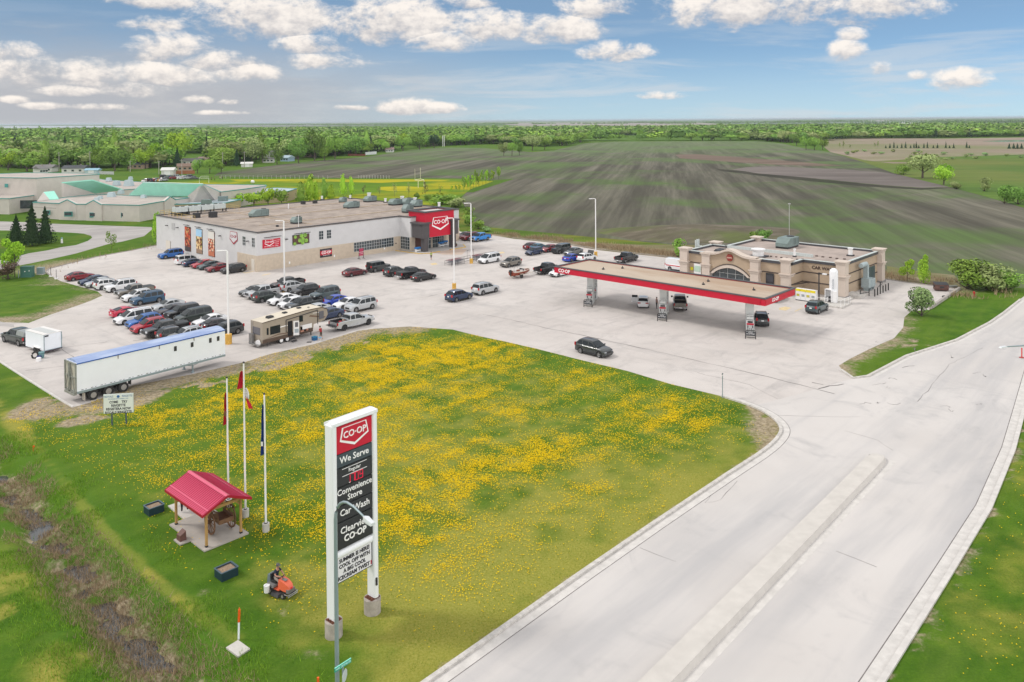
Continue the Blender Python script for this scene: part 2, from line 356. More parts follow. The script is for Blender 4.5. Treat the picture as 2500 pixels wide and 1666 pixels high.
def np_mesh(name, vs, fs, mats, attr=None, smooth_=True):
    me = bpy.data.meshes.new(name); nv, nf, k = len(vs), len(fs), fs.shape[1]
    me.vertices.add(nv); me.vertices.foreach_set('co', np.ascontiguousarray(vs, dtype=np.float32).ravel())
    me.loops.add(nf*k); me.loops.foreach_set('vertex_index', fs.astype(np.int32).ravel())
    me.polygons.add(nf); me.polygons.foreach_set('loop_start', np.arange(0, nf*k, k, dtype=np.int32))
    me.update(calc_edges=True)
    if smooth_: me.polygons.foreach_set('use_smooth', np.ones(nf, bool))
    if attr is not None:
        a = me.color_attributes.new('cover', 'FLOAT_COLOR', 'POINT'); a.data.foreach_set('color', np.ascontiguousarray(attr, dtype=np.float32).ravel())
    for m_ in (mats if isinstance(mats, list) else [mats]): me.materials.append(m_)
    return me
cov_ = np.stack([np.clip(DRY, 0, 1), np.clip(D, 0, 1), np.clip(BARE+MUD, 0, 1), TALL], -1).reshape(-1, 4)

class NT:
    """tiny node-graph helper for the procedural ground materials"""
    def __init__(s, name):
        s.m = bpy.data.materials.new(name); s.m.use_nodes = True; s.t = s.m.node_tree; s.p = s.t.nodes['Principled BSDF']
        s.tc = s.t.nodes.new('ShaderNodeTexCoord').outputs['Object']
    def put(s, sock, x):
        if isinstance(x, (int, float)): sock.default_value = x
        elif isinstance(x, tuple): sock.default_value = (*x, 1) if len(x) == 3 and len(sock.default_value) == 4 else x
        else: s.t.links.new(x, sock)
    def map(s, scale=(1, 1, 1), rot=0, v=None):
        n = s.t.nodes.new('ShaderNodeMapping'); s.put(n.inputs[0], v or s.tc); n.vector_type = 'TEXTURE'; n.inputs['Scale'].default_value = tuple(1/q for q in scale); n.inputs['Rotation'].default_value = (0, 0, rot); return n.outputs[0]
    def noise(s, scale, v=None, detail=5, rough=.6, dist=0):
        n = s.t.nodes.new('ShaderNodeTexNoise'); s.put(n.inputs['Vector'], v or s.tc); n.inputs['Scale'].default_value = scale
        n.inputs['Detail'].default_value = detail; n.inputs['Roughness'].default_value = rough; n.inputs['Distortion'].default_value = dist; return n.outputs[0]
    def ramp(s, x, a, b, lo=0, hi=1):
        n = s.t.nodes.new('ShaderNodeMapRange'); n.interpolation_type = 'SMOOTHSTEP'; s.put(n.inputs[0], x)
        for i, q in ((1, a), (2, b), (3, lo), (4, hi)): n.inputs[i].default_value = q
        return n.outputs[0]
    def mix(s, f, a, b, mode='MIX'):
        n = s.t.nodes.new('ShaderNodeMix'); n.data_type = 'RGBA'; n.blend_type = mode
        s.put(n.inputs[0], f); s.put(n.inputs[6], a); s.put(n.inputs[7], b); return n.outputs[2]
    def math(s, op, a, b=0.0):
        n = s.t.nodes.new('ShaderNodeMath'); n.operation = op; s.put(n.inputs[0], a); s.put(n.inputs[1], b); return n.outputs[0]
    def sep(s, x):
        n = s.t.nodes.new('ShaderNodeSeparateColor'); s.put(n.inputs[0], x); return n.outputs
    def done(s, col, rough=.9, bump=None, bs=.4, bd=.05, spec=.3):
        s.put(s.p.inputs['Base Color'], col); s.put(s.p.inputs['Roughness'], rough); s.p.inputs['Specular IOR Level'].default_value = spec
        if bump is not None:
            b = s.t.nodes.new('ShaderNodeBump'); b.inputs['Strength'].default_value = bs; b.inputs['Distance'].default_value = bd; s.put(b.inputs['Height'], bump); s.t.links.new(b.outputs[0], s.p.inputs['Normal'])
        return s.m
g = NT('grass_ground')
at = g.t.nodes.new('ShaderNodeAttribute'); at.attribute_name = 'cover'; ar = g.sep(at.outputs['Color']); aA = at.outputs['Alpha']
big = g.noise(.035, detail=4); mid = g.noise(.45, detail=5); fine = g.noise(7, detail=5, rough=.75); streak = g.noise(.6, g.map((1, .12, 1), -AZA+.1), 4)
green = g.mix(g.ramp(mid, .3, .7), (.045, .125, .006), (.100, .205, .012))
green = g.mix(g.ramp(big, .35, .7, 0, .55), green, (.145, .23, .016))
green = g.mix(g.ramp(streak, .4, .75, 0, .4), green, (.19, .26, .04))
green = g.mix(g.ramp(fine, .3, .75, .0, .75), g.mix(.5, green, (.02, .06, .004)), green)
dry = g.mix(g.ramp(fine, .3, .7), (.23, .225, .030), (.35, .32, .075))
c = g.mix(g.ramp(g.math('ADD', ar[0], g.math('MULTIPLY', g.math('SUBTRACT', mid, .5), .5)), .18, .95, 0, .85), green, dry)
c = g.mix(g.math('MULTIPLY', g.ramp(g.noise(9, detail=3, rough=.8), .44, .60), g.math('MULTIPLY', ar[1], .36)), c, (.60, .42, .006))
c = g.mix(g.math('MULTIPLY', aA, .5), c, (.07, .16, .014))
bare = g.mix(g.ramp(g.noise(2.6, detail=8, rough=.75), .38, .62), (.20, .155, .10), (.42, .345, .255))
bmask = g.math('MULTIPLY', g.ramp(g.math('ADD', ar[2], g.math('MULTIPLY', g.math('SUBTRACT', g.noise(1.2, detail=9, rough=.85), .5), 1.9)), .30, .85), .92)
c = g.mix(bmask, c, bare)
grass_m = g.done(c, .95, g.math('ADD', fine, g.math('MULTIPLY', mid, 2.0)), .6, .09, .15)
gm = np_mesh('ground', vs, fs, grass_m, cov_)
ground = link(bpy.data.objects.new('ground', gm)); ground['kind'] = 'structure'

# water lying in the ditch
wt_m = mat('ditch_water', (.05, .055, .06), .06, spec=.8)
wp = [Vector((x, y, 0)) for x, y in DITCH]; ringl = []; ringr = []
for i, p in enumerate(wp):
    d = (wp[min(i+1, len(wp)-1)]-wp[max(i-1, 0)]).normalized(); s_ = Vector((-d.y, d.x, 0)); ringl.append(p+s_*2.0); ringr.append(p-s_*2.0)
struct('ditch_water', MB().poly([(p.x, p.y, -.95) for p in ringl+ringr[::-1]]), wt_m)

# ------------------------------------------------------------------ pavement
p_ = NT('concrete_paving')
big = p_.noise(.05, detail=5, rough=.65); mid = p_.noise(.35, detail=6, rough=.7, dist=.6); fine = p_.noise(14, detail=4, rough=.8)
st1 = p_.noise(.5, p_.map((.14, 1, 1), YAWA), 5, .65); st2 = p_.noise(.35, p_.map((1, .12, 1), YAWA), 5, .65)
c = p_.mix(p_.ramp(big, .32, .68), (.49, .455, .435), (.575, .54, .52))
c = p_.mix(p_.ramp(mid, .46, .74, 0, .52), c, (.335, .32, .315))
c = p_.mix(p_.ramp(st1, .50, .76, 0, .55), c, (.36, .34, .335))
c = p_.mix(p_.ramp(st2, .52, .76, 0, .50), c, (.37, .355, .35))
c = p_.mix(p_.ramp(fine, .25, .8, .10, 0), c, (.22, .21, .20))
sp = p_.noise(1.1, detail=7, rough=.8, dist=1.5)
c = p_.mix(p_.ramp(sp, .64, .72, 0, .55), c, (.20, .19, .185))
br = p_.t.nodes.new('ShaderNodeTexBrick'); p_.put(br.inputs['Vector'], p_.map((1, 1, 1), YAWA)); br.offset = 0
for k_, v_ in (('Scale', 1), ('Mortar Size', .02), ('Mortar Smooth', .3), ('Brick Width', 5.2), ('Row Height', 4.6)): br.inputs[k_].default_value = v_
c = p_.mix(p_.math('MULTIPLY', br.outputs['Fac'], p_.ramp(p_.noise(.08), .45, .62, 0, .30)), c, (.24, .225, .22))
pave_m = p_.done(c, .92, fine, .25, .01)
p_ = NT('road_concrete')
big = p_.noise(.06, detail=4, rough=.6); tr = p_.noise(.22, p_.map((.09, 1, 1), YAWA), 5, .6, .3); fine = p_.noise(16, detail=4, rough=.8)
c = p_.mix(p_.ramp(big, .35, .65), (.52, .495, .48), (.575, .55, .535))
c = p_.mix(p_.ramp(tr, .40, .68, 0, .75), c, (.40, .395, .405)); c = p_.mix(p_.ramp(p_.noise(.16, detail=7, rough=.7, dist=1.2), .50, .72, 0, .5), c, (.36, .355, .36))
c = p_.mix(p_.ramp(fine, .2, .8, .08, 0), c, (.25, .24, .23))
c = p_.mix(p_.ramp(p_.noise(1.4, p_.map((.5, 1, 1), YAWA), 7, .85, 2), .70, .77, 0, .5), c, (.2, .195, .19))
road_m = p_.done(c, .9, fine, .2, .01)
kerb_m = mat('kerb_concrete', (.50, .48, .455), .9, var=.22, scale=3)
gutter_m = mat('gutter_concrete', (.55, .53, .51), .9, var=.13, scale=1.6)
tar_m = mat('tar_seam', (.16, .145, .14), .7, var=.3, scale=1.5)
yel_m = mat('yellow_paint', (.56, .38, .13), .8, var=.25, scale=3)

def sheet(name, pts, z, m, kind='structure', hole=None):
    return struct(name, MB().poly([(x, y, z) for x, y in pts]), m, kind=kind)
lot = KERB_LAWN[5:][::1]                         # round the corner of the lawn ...
lotpoly = KERB_LAWN[-9:]+LAWN_N[1:]+KERB_W[1:]+LOTEDGE_W[::-1]+LOTEDGE_NW[::-1][1:]+LOTEDGE_N+WEDGE[6:16][::-1]+W2([(2010,985),(1930,1010)])
sheet('parking_lot', lotpoly, .004, pave_m)
roadpoly = KERB_LAWN[:-6]+W2([(1838,992),(1960,960),(2084,924),(2116.5,919),(2210,870),(2332,831),(2414,788),(2448,764.6),(2489,732),(2560,680),(2900,640)])+ROAD_R[::-1]
sheet('road', roadpoly, .008, road_m)
def strip(b, pts, w0, w1, z0, z1, m=0, close=False):
    """ribbon between offsets w0 and w1 to the left of a polyline, as a raised body"""
    P_ = [Vector((x, y, 0)) for x, y in pts]; L_ = []; R_ = []
    for i, p in enumerate(P_):
        d = (P_[min(i+1, len(P_)-1)]-P_[max(i-1, 0)]).normalized(); s_ = Vector((-d.y, d.x, 0)); L_.append(p+s_*w1); R_.append(p+s_*w0)
    rings = [[(r.x, r.y, z0), (l.x, l.y, z0), (l.x, l.y, z1), (r.x, r.y, z1)] for l, r in zip(L_, R_)]
    b.loft(rings, m); return b
b = MB(); strip(b, KERB_LAWN, -.04, .24, -.1, .15); struct('kerb', b, kerb_m)
b = MB(); strip(b, KERB_LAWN, -.66, -.05, -.05, .014); struct('gutter', b, gutter_m)
b = MB(); strip(b, KERB_LAWN[:-4], -.71, -.66, -.05, .012); struct('gutter_joint', b, tar_m)
b = MB(); strip(b, KERB_W, -.12, .12, -.1, .10); struct('kerb', b, gutter_m)
b = MB(); strip(b, WEDGE[:8], -.0, .28, -.1, .16); struct('kerb', b, kerb_m)
b = MB(); strip(b, WEDGE[:6], .28, .75, -.05, .014); struct('gutter', b, gutter_m)
b = MB(); strip(b, ROAD_R[:6], .0, .32, -.1, .13); struct('kerb', b, gutter_m)
b = MB(); strip(b, ROAD_R[:7], .32, 1.0, -.05, .014); struct('gutter', b, gutter_m)
b = MB(); strip(b, ROAD_R[:7], 1.0, 1.06, -.05, .012); struct('gutter_joint', b, tar_m)
b = MB(); strip(b, LOTEDGE_NW, -.1, .12, -.1, .12); struct('kerb', b, mat('kerb_dark', (.30, .27, .25), .9, var=.2))
b = MB(); strip(b, LOTEDGE_N[2:], -.1, .15, -.1, .12); struct('kerb', b, mat('kerb_dark', (.3, .27, .25)))
# concrete median with sloping sides and a rounded nose
ml = W2([(1640,1720),(1700,1664)]) ; b = MB()
A0 = G(2150,1116,0); A1 = G(1640,1640,0); dm = (A1-A0).normalized(); sm = Vector((-dm.y, dm.x, 0))
rings = []
for t, k in [(0, .02), (.25, .5), (.8, .85), (1.6, 1), (10, 1), (20, 1), (30, 1), (40, 1), (48, 1)]:
    p = A0+dm*t; w = .62*k; rings.append([tuple(p+sm*(w+.16)), tuple(p-sm*(w+.16)), tuple(p-sm*w+Vector((0, 0, .38*min(1, k+.3)))), tuple(p+sm*w+Vector((0, 0, .38*min(1, k+.3))))])
struct('median', b.loft(rings), mat('median_concrete', (.53, .505, .475), .9, var=.08, scale=1.0))
b = MB(); strip(b, [tuple((A0+sm*.78)[:2]), tuple((A1+sm*.78+dm*9)[:2])], .0, .5, -.04, .012); strip(b, [tuple((A0-sm*.80)[:2]), tuple((A1-sm*.80+dm*9)[:2])], -.07, .0, -.04, .012, 1); struct('median_gutter', b, [gutter_m, tar_m])
# tar-filled cracks
def seam(pts, w, jit=.12, lvl=.012, name='tar_seam'):
    q = W2(pts); o = []
    for (x1, y1), (x2, y2) in zip(q[:-1], q[1:]):
        k = max(2, int(math.hypot(x2-x1, y2-y1)/1.2))
        for i in range(k): o.append((x1+(x2-x1)*i/k+random.uniform(-jit, jit), y1+(y2-y1)*i/k+random.uniform(-jit, jit)))
    o.append(q[-1]); L_ = []; R_ = []
    for i, p in enumerate(o):
        a = o[max(i-1, 0)]; c_ = o[min(i+1, len(o)-1)]; d = Vector((c_[0]-a[0], c_[1]-a[1])).normalized(); ww = w*random.uniform(.25, 1.2)
        L_.append((p[0]-d.y*ww, p[1]+d.x*ww, lvl)); R_.append((p[0]+d.y*ww, p[1]-d.x*ww, lvl))
    struct(name, MB().poly(L_+R_[::-1]), tar_m)
seam([(1180,768),(1250,781),(1330,801),(1399,814),(1520,840),(1765,895.6),(1900,927),(2037,962)], .07)
seam([(1035,727),(1100,712),(1158,701)], .06); seam([(860,742),(950,735),(1035,727)], .03); seam([(555,706),(640,690),(655,680)], .03)
seam([(2000,950),(2025,943),(2060,938)], .10); seam([(1985,935),(2010,940)], .09); seam([(1700,910),(1830,940),(1900,975)], .025)
seam([(1740,1205),(1725,1230),(1760,1222),(1800,1175)], .025); seam([(1560,1338),(1650,1372)], .02); seam([(2040,1345),(2140,1385)], .025); seam([(60,905),(200,890),(150,850),(260,835)], .04)
seam([(520,770),(560,752),(640,745),(720,752)], .02); seam([(1830,1013),(1990,1017),(2100,1018)], .03); seam([(2240,980),(2320,890),(2400,850)], .03); seam([(2060,1052),(2140,1075),(2180,1100)], .02)
rr = random.Random(3)
for k in range(26):                              # small patches of old crack repair on the far road and near the lot's west end
    u, v = (rr.uniform(2120, 2400), rr.uniform(830, 1010)) if k < 16 else (rr.uniform(60, 420), rr.uniform(830, 960))
    a = rr.uniform(0, 6); l = rr.uniform(8, 34); seam([(u, v), (u+l*cos(a)*.6, v-l*.25*sin(a)), (u+l*cos(a)*1.2, v-l*.3*sin(a+.5))], rr.uniform(.02, .06), .2)
# ------------------------------------------------------------------ vehicles
GLASS = mat('vehicle_glass', (.016, .022, .027), .10, spec=.35)
TYRE = mat('tyre_rubber', (.022, .022, .023), .85); RIM = mat('rim_metal', (.42, .42, .43), .35, metal=.6); RIMD = mat('rim_dark', (.05, .05, .055), .4, metal=.5)
TRIM = mat('black_trim', (.025, .025, .028), .55); CHROME = mat('chrome', (.6, .6, .62), .2, metal=.9)
HEADL = mat('headlight_lens', (.62, .64, .68), .12, spec=.8); TAILL = mat('tail_light_lens', (.42, .015, .02), .2); PLATE = mat('number_plate', (.75, .76, .78), .5)
PAINT = {'white': (.74, .75, .77), 'silver': (.46, .48, .50), 'grey': (.11, .12, .125), 'taupe': (.17, .155, .135), 'black': (.014, .015, .018), 'darkgrey': (.042, .048, .052), 'navy': (.012, .03, .085), 'blue': (.012, .12, .42),
         'brightblue': (.015, .22, .62), 'royal': (.02, .06, .42), 'teal': (.02, .12, .19), 'red': (.38, .012, .03), 'darkred': (.20, .012, .022), 'magenta': (.52, .015, .06), 'maroon': (.10, .012, .02), 'darkgreen': (.022, .035, .032), 'slate': (.055, .085, .095), 'plum': (.022, .014, .022), 'steel': (.02, .075, .15)}
def paint(c):
    m = mat('paint_'+c, PAINT[c], .30, metal=.25 if c not in ('white', 'red', 'magenta') else 0, coat=.7)
    return m
def interp(pts, x):
    for (a, b), (c, d) in zip(pts[:-1], pts[1:]):
        if x <= c: return b+(d-b)*(x-a)/(c-a) if c > a else d
    return pts[-1][1]
# L length, W width, top = height of bonnet / belt / boot line, cab = (x rear base, x rear roof, x front roof, x front base), roof height, wheels, wheel radius
KINDS = {
 'sedan': dict(L=4.75, W=1.82, top=[(-2.37,.60),(-2.34,.90),(-2.2,1.02),(-1.5,1.05),(-.4,.98),(1.0,.95),(1.75,.86),(2.2,.74),(2.37,.52)], cab=(-1.95,-1.05,.15,1.08), roof=1.45, wx=(-1.40,1.42), r=.33, pil=[(-1.45,-.62),(-.52,.72)]),
 'coupe': dict(L=4.6, W=1.84, top=[(-2.3,.60),(-2.27,.88),(-2.1,.98),(-1.5,1.0),(-.4,.94),(.8,.92),(1.6,.84),(2.1,.72),(2.3,.5)], cab=(-1.9,-.75,-.05,.95), roof=1.34, wx=(-1.35,1.38), r=.34, pil=[(-1.2,.60)]),
 'hatch': dict(L=4.1, W=1.74, top=[(-2.05,.60),(-2.03,.92),(-1.95,1.0),(-.4,.98),(.95,.96),(1.5,.86),(1.9,.74),(2.05,.52)], cab=(-1.95,-1.5,.15,1.12), roof=1.5, wx=(-1.22,1.27), r=.32, pil=[(-1.55,-.60),(-.50,.78)]),
 'crossover': dict(L=4.6, W=1.88, top=[(-2.3,.62),(-2.28,.98),(-2.2,1.10),(-1.0,1.08),(1.0,1.05),(1.7,.98),(2.12,.86),(2.3,.62)], cab=(-2.18,-1.62,.15,1.12), roof=1.66, wx=(-1.38,1.40), r=.37, pil=[(-1.85,-1.18),(-1.08,-.30),(-.20,.80)]),
 'suv': dict(L=4.85, W=1.94, top=[(-2.42,.62),(-2.40,1.02),(-2.32,1.14),(-1.0,1.12),(1.15,1.10),(1.85,1.06),(2.28,.96),(2.42,.66)], cab=(-2.33,-2.02,.35,1.15), roof=1.80, wx=(-1.45,1.47), r=.39, pil=[(-2.12,-1.28),(-1.18,-.30),(-.20,.92)]),
 'minivan': dict(L=5.1, W=1.98, top=[(-2.55,.60),(-2.53,1.0),(-2.45,1.08),(-1.0,1.04),(1.35,1.0),(2.0,.90),(2.4,.76),(2.55,.52)], cab=(-2.47,-2.22,.45,1.62), roof=1.76, wx=(-1.55,1.52), r=.34, pil=[(-2.25,-1.22),(-1.12,.02),(.12,1.25)]),
 'jeep': dict(L=4.7, W=1.88, top=[(-2.25,.62),(-2.24,1.15),(-2.2,1.22),(-1.0,1.22),(1.0,1.20),(1.1,1.12),(2.15,1.06),(2.2,.72)], cab=(-2.22,-2.16,.62,.98), roof=1.86, wx=(-1.45,1.50), r=.41, pil=[(-2.1,-1.3),(-1.15,-.28),(-.15,.66)]),
 'van': dict(L=5.7, W=2.02, top=[(-2.85,.60),(-2.84,1.1),(-2.8,1.2),(1.0,1.2),(1.9,1.15),(2.5,1.02),(2.8,.8),(2.85,.6)], cab=(-2.82,-2.72,1.0,2.0), roof=2.2, wx=(-1.75,1.85), r=.37, pil=[(.75,1.65)]),
}
def wheel(parent, x, y, r, rim):
    b = MB(); prof_ = [(r*.62, -.10), (r*.93, -.105), (r, -.07), (r, .07), (r*.93, .105), (r*.62, .10)]; n = 18
    b.loft([[(rr_*cos(2*pi*k/n), w_, rr_*sin(2*pi*k/n)) for k in range(n)] for rr_, w_ in prof_], 0, False)
    key = ('tyre', r)
    if key not in CACHE: CACHE[key] = b.data('tyre', TYRE, 50)
    w = link(bpy.data.objects.new('wheel', CACHE[key]), parent); w.location = (x, y, r)
    key = ('rim', r, rim.name, y > 0)
    if key not in CACHE:
        s = 1 if y > 0 else -1; b = MB(); q = r*.64
        b.ycyl((0, s*.02, 0), q, .1, 16, 1); b.ycyl((0, s*.075, 0), q*.22, .03, 8, 0)
        for k in range(5):
            a = 2*pi*k/5+.3; b.mesh([(cos(a+d)*rad, s*yy, sin(a+d)*rad) for rad, d in ((q*.15, .5), (q*.15, -.5), (q*.97, -.13), (q*.97, .13)) for yy in (.07, .095)], [(0, 2, 4, 6), (1, 7, 5, 3), (0, 1, 3, 2), (2, 3, 5, 4), (4, 5, 7, 6), (6, 7, 1, 0)], 0)
        b.tube([(q*.97*cos(2*pi*k/14), s*.085, q*.97*sin(2*pi*k/14)) for k in range(15)], .018, 5, 0, False)
        CACHE[key] = b.data('rim', [rim, TRIM if rim is not RIM else RIMD], 40)
    link(bpy.data.objects.new('rim', CACHE[key]), w)
CACHE = {}
def shell(K, pick=None):
    L, Wd, top, r = K['L'], K['W'], K['top'], K['r']; ra = r+.065; h = L/2
    xs = set([round(a, 3) for a, _ in top]+[-h+.03, h-.03, -h+.16, h-.16])
    for w in K['wx']:
        for t in (-1.02, -1, -.9, -.7, -.38, 0, .38, .7, .9, 1, 1.02): xs.add(round(w+t*ra, 3))
    for t in np.linspace(-h, h, 15): xs.add(round(float(t), 3))
    xs = sorted(xs); clear = K.get('clear', .24)
    rings = []
    for x in xs:
        k = min(1, abs(x)/h); w = Wd/2*(1-.13*k**7-.02*k**2); zt = interp(top, x); zl = clear+.16*max(0, k-.9)/.1
        for q in K['wx']:
            if abs(x-q) < ra: zl = max(zl, r*.98+sqrt(max(0, ra*ra-(x-q)**2)))
        zs = zt-.085; zm = zl+(zs-zl)*.5
        rings.append([(x, -w*.955, zl), (x, -w, zm), (x, -w*.985, zs), (x, -w*.90, zt), (x, -w*.45, zt+.03), (x, 0, zt+.035), (x, w*.45, zt+.03), (x, w*.90, zt), (x, w*.985, zs), (x, w, zm), (x, w*.955, zl)])
    b = MB(); b.loft(rings, 0, True, False); return b, xs
def cab_geom(K, Wd, belt):
    x0, x1, x2, x3 = K['cab']; zr = K['roof']; yb, yt = Wd/2*.905, Wd/2*.74
    if K is KINDS['jeep'] or K is KINDS['van']: yt = Wd/2*.84
    def zt(x):
        if x < x1: t = (x-x0)/(x1-x0); return belt(x)+(zr-.05-belt(x))*t
        if x > x2: t = (x3-x)/(x3-x2); return belt(x)+(zr-.05-belt(x))*t
        m = (x-x1)/(x2-x1); return zr-.05+.05*sin(pi*min(1, max(0, .15+m*.85)))
    def y_at(x, z):
        t = (z-belt(x))/max(.01, zr-.05-belt(x)); return yb+(yt-yb)*min(1, t)
    return x0, x1, x2, x3, zr, yb, yt, zt, y_at
def cabin(K, b, Wd, belt):
    x0, x1, x2, x3, zr, yb, yt, zt, y_at = cab_geom(K, Wd, belt); rings = []
    for x in sorted({x0, x0+(x1-x0)*.5, x0+(x1-x0)*.85, x1, x1+(x2-x1)*.25, (x1+x2)/2, x1+(x2-x1)*.75, x2, x2+(x3-x2)*.15, x2+(x3-x2)*.5, x3}):
        z = zt(x); y = y_at(x, z); c = .045*min(1, (z-belt(x))/.3)
        rings.append([(x, -yb, belt(x)-.02), (x, -y, z), (x, -y*.78, z+c*.8), (x, 0, z+c*1.3), (x, y*.78, z+c*.8), (x, y, z), (x, yb, belt(x)-.02)])
    b.loft(rings, 0, False, False)
def glazing(K, Wd, belt, root, rear=True, tint=GLASS):
    x0, x1, x2, x3, zr, yb, yt, zt, y_at = cab_geom(K, Wd, belt)
    def ramp_panel(xa, xb, lo, hi):
        pts = []; 
        for t, sg in ((lo, -1), (hi, -1), (hi, 1), (lo, 1)):
            x = xa+(xb-xa)*t; z = zt(x); pts.append((x, sg*(y_at(x, z)-.055), z))
        d = 1 if xb < xa else -1; n = Vector(((zr-belt(xa)), 0, abs(xb-xa))).normalized(); n.x *= d
        b = MB(); lo_ = [(p[0]+n.x*.055, p[1], p[2]+n.z*.055+.0) for p in pts]
        mid = [((lo_[1][0]), 0, lo_[1][2]+.03), (lo_[0][0], 0, lo_[0][2]+.02)]
        b.poly([lo_[0], lo_[1], mid[0], mid[1]]); b.poly([mid[1], mid[0], lo_[2], lo_[3]]); return b
    part('windshield', ramp_panel(x3, x2, .07, .90), tint, root, 60)
    if rear: part('rear_window', ramp_panel(x0, x1, .16 if K['roof'] > 1.55 else .1, .88), tint, root, 60)
    for sg in (-1, 1):
        for (a, c) in K['pil']:
            b = MB(); n = 6; bot = []; tp = []
            for i in range(n):
                x = a+(c-a)*i/(n-1); zb = belt(x)+.035; z = max(zb+.005, zt(x)-.075)
                if x > x2 or x < x1: z = max(zb+.005, zt(x)-.10)
                bot.append((x, sg*(y_at(x, zb)+.012), zb)); tp.append((x, sg*(y_at(x, z)+.012), z))
            b.poly(bot+tp[::-1]); part('side_window', b, tint, root)
def make_vehicle(kind, colour, rim=None, rails=None, hood_up=False, door_open=None):
    """builds the parts once per kind and colour under a template root"""
    K = KINDS[kind]; root = bpy.data.objects.new(kind, None)
    L, Wd, r = K['L'], K['W'], K['r']; h = L/2; top = K['top']; belt = lambda x: interp(top, x)
    P_ = paint(colour)
    b, xs = shell(K); cabin(K, b, Wd, belt); part('body', b, P_, root, 38)
    b = MB(); b.box((0, 0, .40), (L-.3, Wd-.42, .42)); part('underbody', b, TRIM, root)
    glazing(K, Wd, belt, root)
    for x in K['wx']:
        for s in (-1, 1): wheel(root, x, s*(Wd/2-.12), r, rim or RIM)
    zh = interp(top, h-.1)
    for s in (-1, 1):
        b = MB(); b.loft([[(h-.42, s*(Wd/2*.93), zh-.05), (h-.42, s*(Wd/2*.93), zh+.06), (h-.38, s*(Wd/2*.60), zh+.10)], [(h-.02, s*(Wd/2*.80), zh-.16), (h-.10, s*(Wd/2*.83), zh+.0), (h-.05, s*(Wd/2*.50), zh-.02)]]); part('headlight', b, HEADL, root)
        b = MB(); zt_ = interp(top, -h+.12)
        if K['roof'] > 1.55: b.box((-h+.06, s*(Wd/2*.80), zt_-.05), (.16, .22, .36))
        else: b.box((-h+.05, s*(Wd/2*.66), zt_-.18), (.12, .42, .15))
        part('tail_light', b, TAILL, root)
        b = MB(); xm = K['cab'][3]-.30; b.box((xm, s*(Wd/2+.09), belt(xm)+.10), (.12, .22, .14), taper=.8); part('mirror', b, P_, root)
    b = MB(); b.box((h-.03, 0, .56 if r < .36 else .66), (.07, Wd*.48, .24)); b.box((h-.05, 0, .36), (.08, Wd*.7, .12)); part('grille', b, TRIM, root)
    b = MB(); b.box((-h+.05, 0, .38), (.14, Wd*.8, .22)); part('rear_bumper', b, TRIM if r > .36 else P_, root)
    b = MB(); b.box((-h-.0, 0, zt_-.22 if r < .36 else .88), (.05, .34, .17)); part('number_plate', b, PLATE, root)
    if r > .36 and kind != 'coupe':
        for s in (-1, 1):
            b = MB(); b.box((0, s*Wd/2*.985, .30), (abs(K['wx'][0])+K['wx'][1]-2*r-.2, .05, .14)); part('sill_trim', b, TRIM, root)
    if rails or (rails is None and K['roof'] > 1.6 and kind in ('suv', 'crossover', 'minivan')):
        x0, x1, x2, x3 = K['cab']
        for s in (-1, 1): part('roof_rail', MB().tube([(x1+.1, s*Wd/2*.66, K['roof']-.01), (x1+.25, s*Wd/2*.66, K['roof']+.06), (x2-.25, s*Wd/2*.66, K['roof']+.07), (x2, s*Wd/2*.66, K['roof'])], .022, 5), TRIM if colour not in ('black', 'navy') else CHROME, root)
    if kind == 'jeep':
        part('spare_wheel', MB().tube([(-h-.25, 0, .95), (-h+.05, 0, .95)], .36, 16), TYRE, root)
        for x in K['wx']:
            for s in (-1, 1): part('fender', MB().box((x, s*(Wd/2+.03), 2*r+.10), (1.15, .26, .10), taper=.9), TRIM, root)
    if kind == 'coupe':
        part('spoiler', MB().box((-h+.15, 0, 1.18), (.26, Wd*.86, .05)).box((-h+.2, .6, 1.08), (.1, .06, .2)).box((-h+.2, -.6, 1.08), (.1, .06, .2)), P_, root)
    if hood_up:
        part('bonnet', MB().loft([[(.95, -.75, 1.08), (.95, .75, 1.08), (.95, .75, 1.12), (.95, -.75, 1.12)], [(1.45, -.7, 2.0), (1.45, .7, 2.0), (1.40, .7, 2.02), (1.40, -.7, 2.02)]]), TRIM, root)
        part('engine_bay', MB().box((1.6, 0, .98), (.9, 1.3, .14)), TRIM, root)
    if door_open:
        s = door_open; b = MB(); b.box((.70-.0, s*(Wd/2+.48), .70), (.07, .98, .72)); dd_ = part('door', b, P_, root)
        part('door_window', MB().box((.68, s*(Wd/2+.45), 1.24), (.04, .85, .34)), GLASS, dd_)
    return root
